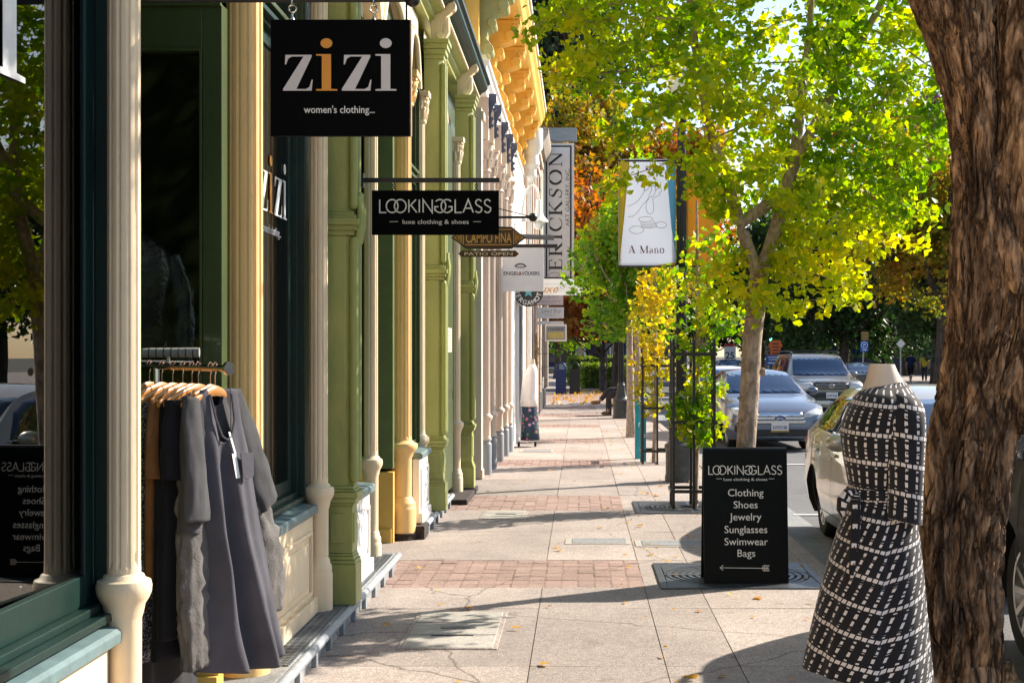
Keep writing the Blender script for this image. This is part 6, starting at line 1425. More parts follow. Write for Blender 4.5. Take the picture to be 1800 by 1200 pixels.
RD = Vector((-.86, .51, 0)).normalized(); RA = Vector((-1.375, 5.47, 1.545)); ANG = R(74); ANG1 = R(60)
def railpt(t): return RA+RD*t+Vector((0, 0, .02*t))
t = thing('clothes_rack', 'metal clothes rack with a padded grey crossbar, standing in the shop entrance', 'clothes rack', (-1.75, 5.78, 0))
p0, p1 = railpt(-.02), railpt(1.15)
MB().tube([p0, p1], .013, 10).build('rail', pm('rail_chrome', (.35, .35, .36), .2, .1, metal=1), t)
rn = p0-RD*.002; MB().tube([rn, rn-RD*.012], .026, 14).build('rail_end', CHROME, t)
for q in (.36, 1.1):
    b_ = railpt(q); MB().tube([b_, (b_.x, b_.y, .07)], .012, 8).build('upright', CHROME, t)
    o_ = Vector((.51, .86, 0)); MB().bar((b_.x-o_.x*.26, b_.y-o_.y*.26, .07), (b_.x+o_.x*.26, b_.y+o_.y*.26, .07), .03, .03).build('foot', CHROME, t)
    for s in (-.24, .24): c = b_+o_*s; MB().tube([(c.x-.012, c.y, .03), (c.x+.012, c.y, .03)], .028, 12).build('caster', BLACKM, t)
FOAM = pm('foam_grey', (.27, .27, .24), .9, .15, 30, .3, 120)
pb = MB().tube([(-1.92, 6.17, 1.605), (-1.66, 6.20, 1.607)], .021, 16); pb.build('padded_bar', FOAM, t)
pr = MB()
for k in range(8): x = -1.90+k*.031; pr.tube([(x-.002, 6.17+.03*(x+1.92)/.26, 1.605), (x+.002, 6.17+.03*(x+1.92)/.26, 1.605)], .0225, 16)
pr.build('bar_tie', BLACKM, t); MB().tube([(-1.79, 6.18, 1.59), (-1.79, 6.18, 1.55), railpt(.46)], .008, 8).build('bar_post', CHROME, t)
def hanger(tq, w_=.21, drop=.075, label=None):
    c = railpt(tq); h = thing('clothes_hanger', label or 'wooden clothes hanger on the rack', 'hanger', tuple(c), ANG, group='wooden hangers on the clothes rack')
    hk = [(0, 0, -drop), (0, 0, -.03)]+[(.0+.018*math.sin(a)-0, 0, .004+.018*-math.cos(a)+.0) for a in np.linspace(.3, 4.6, 10)]
    MB(local=True).tube(hk, .0022, 6).build('hook', HOOK, h)
    P = []
    for u in np.linspace(-1, 1, 21): P.append((u*w_, .018*abs(u)**1.5, -drop-.012-.055*abs(u)**1.6))
    rings = []
    for (x, y, z) in P: a = .021*(1-.35*abs(x)/w_); rings.append([(x, y+.008*math.cos(q), z+a*math.sin(q)) for q in np.linspace(0, 2*math.pi, 11)[:-1]])
    MB(local=True).loft(rings).build('arms', WOODH, h, smooth=60)
    return h
def sheet_garment(parent, name, top, hem, W, dep, mat, amp=.012, nf=7, seed=0, topfn=None, hemfn=None, nu=72, nv=60, cx=0, side=(1, -1), lean=0, thick=.0025, hemcurl=0):
    """front and back cloth between z=hem and a shaped top edge; u across -1..1; local coordinates"""
    rr_ = random.Random(seed); ph = [rr_.uniform(0, 6) for _ in range(6)]; out = MB(local=True)
    for sd_ in side:
        vs = []; fs = []
        for j in range(nv+1):
            v = j/nv
            for i in range(nu+1):
                u = -1+2*i/nu; T = topfn(u, sd_) if topfn else top; H = hem+(hemfn(u) if hemfn else 0); z = H+(T-H)*v
                q = (top-z)/(top-hem); w_ = W(q); f = min(1, q*1.6)
                fold = amp*f*(math.sin(nf*u*1.5+ph[0]+.8*q)+.6*math.sin(nf*2.3*u+ph[1]-1.4*q)+.5*noise.noise(Vector((u*3+seed, q*4, sd_*2))))
                x = cx+u*w_+lean*q*q+amp*.5*f*math.sin(5*q+ph[2]+3*u)*abs(u)
                y = -sd_*(dep(q)*max(0, 1-abs(u)**2.6)**.5)+fold*max(0, 1-abs(u)**6)+(sd_*0)
                vs.append((x, y, z))
        for j in range(nv):
            for i in range(nu): a = j*(nu+1)+i; fs.append((a, a+1, a+nu+2, a+nu+1) if sd_ > 0 else (a, a+nu+1, a+nu+2, a+1))
        out.add(vs, fs)
    o = out.build(name, mat, parent, smooth=180)
    md = o.modifiers.new('cloth', 'SOLIDIFY'); md.thickness = thick; md.offset = 0
    return o
def lerp_tab(tab):
    xs = [p[0] for p in tab]; ys = [p[1] for p in tab]
    return lambda q: float(np.interp(q, xs, ys))
def sleeve(parent, pts, rad, mat, name='sleeve', ruch=0, seed=0, n=24):
    c = catmull(pts, 8); r = np.interp(np.linspace(0, 1, len(c)), np.linspace(0, 1, len(rad)), rad); rings = []
    for k, (p, q) in enumerate(zip(c, r)):
        t_ = Vector(c[min(k+1, len(c)-1)]-c[max(k-1, 0)]).normalized(); u = t_.cross(Vector((0, 1, 0))).normalized(); v = Vector((0, 1, 0))
        ring_ = []
        for i in range(n):
            a = 2*math.pi*i/n; w_ = 1+.22*noise.noise(Vector((math.cos(a)*2.4+seed, math.sin(a)*2.4, k*.16)))+ruch*noise.noise(Vector((math.cos(a)*2.2+seed, math.sin(a)*2.2, k*1.1)))
            ring_.append(Vector(p)+u*math.cos(a)*q*w_+v*math.sin(a)*q*.5*w_)
        rings.append(ring_)
    return MB(local=True).loft(rings, cap=True).build(name, mat, parent, smooth=180)
# 1: grey sleeveless dress, nearest
hanger(.04, .17, .075, 'wooden hanger carrying the grey sleeveless dress, nearest end of the rail')
g = thing('sleeveless_dress', 'long grey sleeveless jersey dress with a white tag at the near end of the rack', 'dress', tuple(railpt(.04)), ANG1, group='garments on the clothes rack')
def tank_top(u, s):
    a = abs(u); neck = -.20 if s > 0 else -.10
    if a < .36: return -.085+neck*(1-(a/.36)**2.4)**.8 
    if a < .62: return -.078-.02*(a-.36)
    return -.083-.26*min(1, ((a-.62)/.30))**.55
sheet_garment(g, 'dress_body', -.08, -1.165, lerp_tab([(0, .165), (.12, .158), (.22, .17), (.45, .185), (.75, .215), (1, .235)]), lerp_tab([(0, .02), (.2, .05), (.5, .06), (1, .085)]), F_GREY, .028, 5.0, 3, tank_top, lambda u: -.02*math.cos(u*2.2), 90, 90, lean=.15)
tg = MB(local=True); 
for a, b_, w_ in (((.01, -.245), (.035, -.33), .010), ((.035, -.33), (.05, -.425), .022)):
    tg.add([(a[0]-w_/2, -.064, a[1]), (a[0]+w_/2, -.064, a[1]), (b_[0]+w_/2, -.072, b_[1]), (b_[0]-w_/2, -.072, b_[1])], [(0, 1, 2, 3)])
tg.build('price_tag', SW, g, smooth=0)
MB(local=True).tube([(-.058, -.03, -.1), (-.048, -.055, -.2), (-.025, -.062, -.26), (0, -.063, -.275), (.025, -.062, -.26), (.048, -.055, -.2), (.058, -.03, -.1)], .005, 6).build('neck_binding', F_GREY, g)
pk = MB(local=True); pk.add([(.06, -.073, -.33), (.135, -.068, -.33), (.13, -.075, -.42), (.095, -.08, -.435), (.065, -.08, -.42)], [(0, 1, 2, 3, 4)]); o = pk.build('pocket', F_GREY, g, smooth=0); o.modifiers.new('cloth', 'SOLIDIFY').thickness = .004
# 2: grey shirt with long ruched trousers under it
hanger(.065, .17, .07, 'wooden hanger carrying the grey long sleeved shirt, second from the rail end')
g = thing('long_shirt', 'grey loose long sleeved shirt hanging behind the sleeveless dress', 'shirt', tuple(railpt(.07)), ANG, group='garments on the clothes rack')
sheet_garment(g, 'shirt_body', -.08, -.62, lerp_tab([(0, .15), (.08, .185), (.25, .19), (1, .22)]), lerp_tab([(0, .02), (.3, .045), (1, .06)]), F_GREY2, .014, 4, 9, lambda u, s: -.075-.055*abs(u)**1.5-(.07 if s > 0 else .03)*max(0, 1-(u/.4)**2))
sleeve(g, [(-.15, -.01, -.11), (-.17, -.03, -.27), (-.185, -.05, -.42), (-.19, -.05, -.57)], [.045, .058, .065, .075], F_GREY2, seed=2)
sleeve(g, [(.18, .0, -.11), (.28, .0, -.30), (.37, -.0, -.45), (.43, .0, -.57)], [.055, .075, .085, .09], F_GREY2, seed=5)
g2 = thing('ruched_trousers', 'pale grey ruched trousers showing below the grey shirt', 'trousers', tuple(railpt(.085)), ANG, group='garments on the clothes rack')
sleeve(g2, [(-.10, 0, -.40), (-.13, -.02, -.65), (-.14, -.03, -.9), (-.13, -.03, -1.13)], [.08, .085, .09, .075], F_RUCH, 'trouser_leg', .30, 1, 44)
sleeve(g2, [(.22, 0, -.42), (.40, .02, -.62), (.53, .03, -.83), (.56, .03, -1.04)], [.08, .10, .11, .08], F_RUCH, 'trouser_leg', .30, 7, 44)
MB(local=True).box(-.13, .20, -.02, .02, -.45, -.38).build('waistband', F_RUCH, g2, bevel=.01)
# 3..: row of garments further in
def simple(tq, name, label, cat, mat, hem, wt, wh, seed, sl=True, top=-.08, hang='wooden hanger further along the rail', dep=.05):
    hanger(tq, .205, .07, hang)
    q = thing(name, label, cat, tuple(railpt(tq+.008)), ANG, group='garments on the clothes rack')
    sheet_garment(q, 'garment_body', top, hem, lerp_tab([(0, wt*.8), (.08, wt), (.4, (wt+wh)/2), (1, wh)]), lerp_tab([(0, .015), (.3, dep*.8), (1, dep)]), mat, .015, 4, seed, lambda u, s: top-.055*abs(u)**1.5-(.06 if s > 0 else .02)*max(0, 1-(u/.4)**2), None, 56, 40)
    if sl:
        sleeve(q, [(-.17, -.005, -.13), (-.205, -.02, -.28), (-.22, -.03, -.42)], [.05, .06, .06], mat, seed=seed); sleeve(q, [(.17, .0, -.13), (.205, .0, -.28), (.22, .0, -.42)], [.05, .06, .06], mat, seed=seed+3)
    return q
simple(.13, 'cardigan', 'black button cardigan between the grey shirt and the brown knit', 'cardigan', F_BLACK, -1.02, .21, .25, 21, hang='wooden hanger carrying the black cardigan')
simple(.165, 'long_dress', 'plain black long dress just behind the black cardigan', 'dress', F_BLACK, -1.1, .21, .26, 22, False, hang='wooden hanger carrying the plain black dress')
simple(.215, 'knit_top', 'rust brown knitted top with short sleeves on the rack', 'top', F_BROWN, -.80, .22, .235, 23, hang='wooden hanger carrying the brown knitted top')
simple(.27, 'patterned_skirt', 'navy and white speckled long dress beside the brown knit', 'dress', F_NAVY, -1.12, .20, .25, 24, False, hang='wooden hanger carrying the speckled navy dress')
simple(.33, 'long_coat', 'charcoal long garment deepest in the entrance by the near column', 'coat', F_DARK, -1.32, .21, .26, 25, hang='wooden hanger carrying the charcoal garment')
simple(.40, 'long_coat', 'black long garment behind the charcoal one on the rack', 'coat', F_BLACK, -1.2, .21, .26, 26, hang='wooden hanger carrying the last black garment')
# black leather jacket on a form inside the side window
LEATH = pm('black_leather', (.02, .019, .02), .28, .4, 14, .8, 25)
g = thing('leather_jacket', 'shiny black leather jacket displayed behind the side window', 'jacket', (-2.16, 6.85, 1.0), R(25))
rows = [(.62, .15, .09), (.70, .17, .10), (.9, .16, .10), (1.05, .19, .11), (1.15, .17, .09), (1.21, .10, .07), (1.24, .06, .06)]
MB(local=True).loft([[(rx*math.cos(a)*(1+.06*noise.noise(Vector((math.cos(a)*3, math.sin(a)*3, z*6)))), ry*math.sin(a), z-.05) for a in np.linspace(0, 2*math.pi, 33)[:-1]] for z, rx, ry in rows]).build('jacket_body', LEATH, g, smooth=180)
for s in (-1, 1): sleeve(g, [(s*.17, 0, 1.08), (s*.225, -.01, .9), (s*.235, -.05, .7), (s*.22, -.08, .52)], [.055, .06, .055, .045], LEATH, 'jacket_sleeve', .12, s+4)
MB(local=True).lathe([(.05, 1.15), (.045, 1.25), (.045, 1.33), (.0, 1.34)], (0, 0), 20).build('form_neck', pm('form_cream', (.60, .50, .40), .7, .05), g)
MB(local=True).tube([(0, 0, .6), (0, 0, -.95)], .015, 8).lathe([(.16, -1.0), (.15, -.97), (.02, -.955)], (0, 0), 24).build('stand', BLACKM, g)
# orange foliage display inside the side window
t = thing('leaf_display', 'dim orange autumn foliage arranged inside the side window', 'decoration', (-1.98, 7.3, .9)); r_ = np.random.default_rng(3)
MB().lathe([(.10, .1), (.12, .7), (.09, .85), (.11, .9)], (-1.98, 7.3), 20).build('vase', DARKIN, t); leaves('foliage', blob_points(r_, 260, (-1.98, 7.3, 1.25), (.22, .2, .40), .1), .09, LOR, t, r_, STAR)
# dress form with the black and white wrap dress
m, tn, N, L, b = newmat('wrap_dress_print')
tc = node(N, 'ShaderNodeTexCoord'); sx = node(N, 'ShaderNodeSeparateXYZ'); L.new(tc.outputs['UV'], sx.inputs[0])
nw = node(N, 'ShaderNodeTexNoise', iScale=45.0, iDetail=1.0); L.new(tc.outputs['UV'], nw.inputs['Vector'])
def M(op, a, b_=None, c=None):
    n = node(N, 'ShaderNodeMath', operation=op)
    for i, x in enumerate((a, b_, c)):
        if x is None: continue
        if isinstance(x, (int, float)): n.inputs[i].default_value = x
        else: L.new(x, n.inputs[i])
    return n.outputs[0]
wob = M('MULTIPLY', M('SUBTRACT', nw.outputs[0], .5), .006)
U = M('ADD', sx.outputs[0], wob); Vv = M('ADD', sx.outputs[1], wob)
def band(x, per, w_): return M('LESS_THAN', M('ABSOLUTE', M('SUBTRACT', M('FRACT', M('DIVIDE', x, per)), .5)), w_)
# vertical chains of small double blocks, horizontal chains every so often
vd = M('MULTIPLY', band(U, .045, .125), band(Vv, .0255, .34)); split = band(M('ADD', U, 0), .044, .025); half = band(Vv, .0305, .08)
vd = M('MULTIPLY', vd, M('SUBTRACT', 1, M('MULTIPLY', half, M('SUBTRACT', 1, band(U, .044, .11)))))
hd_ = M('MULTIPLY', band(Vv, .098, .065), band(U, .024, .38))
clear = M('LESS_THAN', M('ABSOLUTE', M('SUBTRACT', M('FRACT', M('DIVIDE', Vv, .098)), .5)), .125)
fac = M('MAXIMUM', hd_, M('MULTIPLY', vd, M('SUBTRACT', 1, clear)))
mx = node(N, 'ShaderNodeMixRGB'); L.new(fac, mx.inputs[0]); mx.inputs[1].default_value = (.010, .010, .014, 1); mx.inputs[2].default_value = (.64, .60, .59, 1)
L.new(mx.outputs[0], b.inputs['Base Color']); b.inputs['Roughness'].default_value = .75; b.inputs['Specular IOR Level'].default_value = .2
b.inputs['Sheen Weight'].default_value = .15
WRAP = m; D = 4.95
F = thing('dress_form', 'headless dress form in a black and white checked dress beside the big trunk', 'dress form', (gx(1547, D), D, 0))
FORMC = pm('form_cream', (.60, .50, .40), .7, .05)
def body_ring(py, xl, xr, ry, n=96, dz=0, folds=0, ph=0, cyoff=0):
    x0, x1 = gx(xl, D), gx(xr, D); cx, rx = (x0+x1)/2, (x1-x0)/2; z = gz(py, D); out = []
    for k in range(n):
        a = 2*math.pi*k/n; f = 1+folds*(math.sin(6*a+ph)+.6*math.sin(11*a+1.3+ph*.7)+.35*math.sin(17*a-ph*1.6)); c = math.cos(a)
        out.append((cx+rx*f*c, D+cyoff+ry*f*math.sin(a), z+dz*c))
    return out
rows = [(640, 1528, 1572, .042), (652, 1526, 1577, .046), (668, 1522, 1586, .055), (690, 1512, 1600, .075), (704, 1506, 1604, .09)]
MB().loft([body_ring(*r_) for r_ in rows]).build('form_neck', FORMC, F, smooth=60)
rows = [(672, 1552, 1588, .056, -.012), (676, 1530, 1594, .066, -.01), (684, 1515, 1601, .10, -.004), (696, 1503, 1607, .15, 0), (712, 1494, 1612, .175, 0), (740, 1482, 1616, .17, 0), (770, 1478, 1616, .16, 0), (800, 1482, 1614, .145, 0), (832, 1488, 1607, .125, 0), (858, 1492, 1602, .115, 0),
        (875, 1491, 1603, .12, 0), (905, 1482, 1609, .15, .008), (945, 1469, 1615, .175, .02), (1000, 1453, 1621, .19, .035), (1060, 1438, 1626, .20, .05), (1120, 1424, 1631, .21, .062), (1165, 1414, 1635, .22, .07), (1182, 1411, 1637, .222, .072)]
tab = np.array([(r_[0], r_[1], r_[2], r_[3], r_[4]) for r_ in rows], float); fine = catmull(tab, 6); rings = []; uvs = []; n = 192
for r_ in fine:
    q = max(0, (r_[0]-880)/300); ring_ = body_ring(r_[0], r_[1], r_[2], r_[3], n, -r_[4]*.35, .004*(q > 0)+.019*q, 1.0+.3*q)
    out = []
    for k, p in enumerate(ring_):
        a = 2*math.pi*k/n
        # overlap of the wrap: a soft ridge down the near side
        da = (a-R(268)+math.pi) % (2*math.pi)-math.pi; e = .010*max(0, min(1, q*3+.3))*(1/(1+math.exp(da*40)))
        v = Vector((p[0], p[1]-e, p[2])); out.append(v)
        xs = a*.17*(1+.35*q); kk = .06+(.20*min(1, max(0, r_[0]-858)/140))
        uvs.append((xs, p[2]-kk*abs(da)*.17))
    rings.append(out)
MB().loft(rings, cap=False).build('wrap_dress', WRAP, F, smooth=180, uv=uvs)
# near sleeve
sl = []; uvs = []
for (py, xl, xr, yo, ry) in catmull(np.array([(690, 1560, 1600, -.085, .045), (698, 1551, 1607, -.10, .06), (715, 1545, 1611, -.115, .07), (745, 1543, 1612, -.125, .072), (800, 1546, 1609, -.13, .068), (850, 1547, 1606, -.133, .064), (888, 1545, 1605, -.135, .06), (908, 1544, 1604, -.136, .06)], float), 5):
    x0, x1 = gx(xl, D), gx(xr, D); z = gz(py, D)
    ring_ = [((x0+x1)/2+(x1-x0)/2*math.cos(2*math.pi*k/48)*(1+.03*noise.noise(Vector((k*.3, z*9, 0)))), D+yo+ry*math.sin(2*math.pi*k/48), z-.012*math.cos(2*math.pi*k/48)) for k in range(48)]
    sl.append(ring_); uvs += [(k*.0095+.01, z*1.0) for k in range(48)]
MB().loft(sl, cap=True).build('sleeve', WRAP, F, smooth=180, uv=uvs)
rr0 = [body_ring(py, xl, xr, ry, 96) for py, xl, xr, ry in ((856, 1489, 1604, .122), (860, 1487, 1606, .127), (872, 1487, 1606, .128), (876, 1489, 1605, .124))]
MB().loft(rr0, cap=False).build('belt', WRAP, F, smooth=180, uv=[(k*.011, py) for py in (.0, .012, .036, .05) for k in range(96)])
bw = MB(); uvb = []
def ribbon(pts, w_, wd=(0, 1, 0)):
    P_ = catmull(pts, 6); vs = []; n = len(P_); L0 = 0
    for k, p in enumerate(P_):
        p = Vector(p); t_ = Vector(P_[min(k+1, n-1)]-P_[max(k-1, 0)]).normalized(); s = t_.cross(Vector(wd)).normalized() if abs(t_.dot(Vector(wd))) < .95 else Vector((1, 0, 0))
        vs += [p-s*w_/2, p+s*w_/2]; uvb.extend([(L0*.012, 0), (L0*.012, w_)]); L0 += 1
    bw.add(vs, [(2*k, 2*k+1, 2*k+3, 2*k+2) for k in range(n-1)])
def Q(px, py, o=-.06): return (gx(px, D), D+o, gz(py, D))
bw.tube([Q(1497, 866, -.08), Q(1490, 860, -.10), Q(1480, 862, -.105), Q(1472, 874, -.105), Q(1470, 890, -.10), Q(1473, 902, -.10)], [.008, .014, .020, .022, .018, .008], 10); uvb.extend([(j*.006, k*.02) for k in range(6) for j in range(10)])
bw.ball(Q(1494, 868, -.10), .017, 10); uvb.extend([(i*.004, i*.003) for i in range(len(bw.v)-60)])
ribbon([Q(1493, 872, -.115), Q(1491, 920, -.135), Q(1487, 970, -.15), Q(1485, 1005, -.16)], .032, (0, 1, 0))
o = bw.build('belt_bow', WRAP, F, smooth=180, uv=uvb); o.modifiers.new('cloth', 'SOLIDIFY').thickness = .003
MB().tube([(gx(1530, D), D, 0), (gx(1530, D), D, .9)], .016, 12).lathe([(.17, 0), (.17, .012), (.03, .03)], (gx(1530, D), D), 32).build('stand', pm('stand_steel', (.35, .35, .36), .3, .1, metal=1), F)
# far dress form on wheels: white cardigan, floral skirt
D2 = 24.6
F = thing('dress_form', 'wheeled dress form in white cardigan and dark floral skirt by the wall', 'dress form', (gx(928, D2), D2, 0))
def ring2(py, xl, xr, ry, n=40, fo=0): x0, x1 = gx(xl, D2), gx(xr, D2); return [((x0+x1)/2+(x1-x0)/2*math.cos(a)*(1+fo*math.sin(7*a)), D2+ry*math.sin(a)*(1+fo*math.sin(7*a)), gz(py, D2)) for a in np.linspace(0, 2*math.pi, n+1)[:-1]]
m, tn, N, L, b = newmat('floral_cloth'); tc = node(N, 'ShaderNodeTexCoord'); vo = node(N, 'ShaderNodeTexVoronoi', iScale=16.0); L.new(tc.outputs['Object'], vo.inputs['Vector'])
r1 = node(N, 'ShaderNodeValToRGB'); L.new(vo.outputs['Distance'], r1.inputs[0]); r1.color_ramp.elements[0].position = .40; r1.color_ramp.elements[1].position = .46; r1.color_ramp.elements[0].color = (1, 1, 1, 1); r1.color_ramp.elements[1].color = (0, 0, 0, 1)
r2 = node(N, 'ShaderNodeValToRGB'); sv = node(N, 'ShaderNodeSeparateXYZ'); L.new(vo.outputs['Color'], sv.inputs[0]); L.new(sv.outputs[0], r2.inputs[0]); r2.color_ramp.interpolation = 'CONSTANT'
e = r2.color_ramp.elements; e[0].color = (.02, .045, .08, 1); e[0].position = 0; e[1].position = .42; e[1].color = (.55, .16, .12, 1); x_ = e.new(.58); x_.color = (.45, .28, .42, 1); x_ = e.new(.72); x_.color = (.50, .10, .20, 1); x_ = e.new(.86); x_.color = (.08, .18, .10, 1)
mx = node(N, 'ShaderNodeMixRGB'); L.new(r1.outputs[0], mx.inputs[0]); mx.inputs[1].default_value = (.015, .035, .065, 1); L.new(r2.outputs[0], mx.inputs[2]); L.new(mx.outputs[0], b.inputs['Base Color']); b.inputs['Roughness'].default_value = .8; FLOR = m
MB().loft([ring2(*r_) for r_ in ((631, 930, 940, .04), (640, 929, 941, .045), (650, 926, 943, .07))]).build('form_neck', FORMC, F, smooth=60)
MB().loft([ring2(*r_) for r_ in ((700, 917, 945, .15), (720, 917, 946, .17), (750, 916, 947, .19), (773, 915, 949, .20))] ).build('skirt', FLOR, F, smooth=180)
MB().loft([ring2(*r_, 40, .02) for r_ in ((640, 931, 941, .06), (648, 926, 944, .10), (658, 922, 945, .13), (680, 919, 945, .15), (700, 916, 945, .165), (714, 915, 946, .175))]).build('cardigan', fabric('white_knit', (.74, .70, .68), .06, .6, 120), F, smooth=180)
MB().loft([ring2(*r_, 20) for r_ in ((650, 921, 931, .05), (680, 917, 925, .05), (712, 914, 923, .05))]).build('sleeve', MATS['white_knit'], F, smooth=180)
rk = MB().tube([(gx(928, D2), D2, .95), (gx(928, D2), D2, .10)], .018, 8); rk.bar((gx(913, D2), D2, .10), (gx(945, D2), D2, .10), .03, .03); rk.bar((gx(928, D2), D2-.2, .095), (gx(928, D2), D2+.2, .095), .03, .03); rk.build('stand', CHROME, F)
for px in (912, 941): x = gx(px, D2); MB().tube([(x-.02, D2, .045), (x+.02, D2, .045)], .045, 14).build('caster', BLACKM, F)
# dry grass wreath on the wall
t = thing('straw_wreath', 'loose straw wreath hanging on the stone wall above the dress form', 'wreath', (-1.06, 33, 1.7)); b_ = MB(); r_ = np.random.default_rng(2)
for k in range(30):
    a0 = r_.uniform(0, 6.28); l = r_.uniform(1.2, 3); rad = .24+r_.normal(0, .03)
    b_.tube([(-1.02+r_.normal(0, .02), 33+rad*math.cos(a0+l*q), 1.7+rad*1.4*math.sin(a0+l*q)) for q in np.linspace(0, 1, 10)], .006, 4)
b_.build('straw', pm('straw', (.40, .27, .10), .8, .2), t)
# ---------------------------------------------------------------- cars
def carpaint(name, c, metal=.55, rough=.28):
    m, t, N, L, b = newmat(name); b.inputs['Base Color'].default_value = (*c, 1); b.inputs['Metallic'].default_value = metal; b.inputs['Roughness'].default_value = rough
    b.inputs['Coat Weight'].default_value = .9; b.inputs['Coat Roughness'].default_value = .03
    tc = node(N, 'ShaderNodeTexCoord'); n1 = node(N, 'ShaderNodeTexNoise', iScale=5.0, iDetail=8.0); L.new(tc.outputs['Object'], n1.inputs['Vector'])
    r = node(N, 'ShaderNodeMapRange'); L.new(n1.outputs[0], r.inputs[0]); r.inputs[3].default_value = rough-.06; r.inputs[4].default_value = rough+.14; L.new(r.outputs[0], b.inputs['Roughness'])
    MATS[name] = m; return m
P_GREY = carpaint('slate_paint', (.13, .155, .205)); P_CHAMP = carpaint('champagne_paint', (.55, .51, .43)); P_BRONZE = carpaint('grey_bronze_paint', (.24, .23, .21)); P_BLACK = carpaint('black_paint', (.008, .008, .009), 0, .5); P_WHITE = carpaint('white_car_paint', (.72, .73, .74), .1); P_BLUE = carpaint('dark_blue_paint', (.03, .05, .10)); P_DARK = carpaint('dark_grey_paint', (.04, .045, .05))
m, t_, N, L, b = newmat('car_glass'); b.inputs['Base Color'].default_value = (.008, .028, .075, 1); b.inputs['Roughness'].default_value = .03; b.inputs['Specular IOR Level'].default_value = .55; b.inputs['Coat Weight'].default_value = .25; CGL = m; MATS['car_glass'] = m  # blue of the reflected sky is put into the glass base colour
TYRE = pm('tyre_rubber', (.014, .014, .014), .85, .3, 20, .2); ALLOY = pm('alloy', (.50, .50, .50), .3, .1, metal=.9); PLASTIC = pm('black_plastic', (.015, .015, .016), .5, .2, 20); TRIMC = pm('chrome_trim', (.75, .75, .76), .12, .05, metal=1)
LAMPG = pm('headlamp_glass', (.55, .58, .60), .08, .3, 18, .5, 40, coat=1); AMBER = pm('amber_lens', (.65, .16, .02), .2, .1, coat=1); REDT = pm('red_lens', (.35, .012, .01), .2, .1, coat=1)
PLATE = pm('plate_white', (.72, .72, .70), .45, .03); GOLDF = pm('plate_frame', (.35, .22, .04), .4)
def interp_st(S, n=5): return catmull([np.array(s, float) for s in S], n)
def ring_of(s):
    y, zb, wb, zm, wm, zs, ws, zt, wt, cr = s
    h = [(0, zb), (wb*.6, zb), (wb, zb+.03), (wb+(wm-wb)*.6, zb+(zm-zb)*.45), (wm, zm), (wm+(ws-wm)*.45, zm+(zs-zm)*.6), (ws, zs), (ws+(wt-ws)*.25, zs+(zt-zs)*.30), (ws+(wt-ws)*.72, zs+(zt-zs)*.80), (wt, zt), (wt*.72, zt+cr*.6), (wt*.35, zt+cr*.92), (0, zt+cr)]
    full = [(x, y, z) for x, z in h]+[(-x, y, z) for x, z in h[-2:0:-1]]
    return full
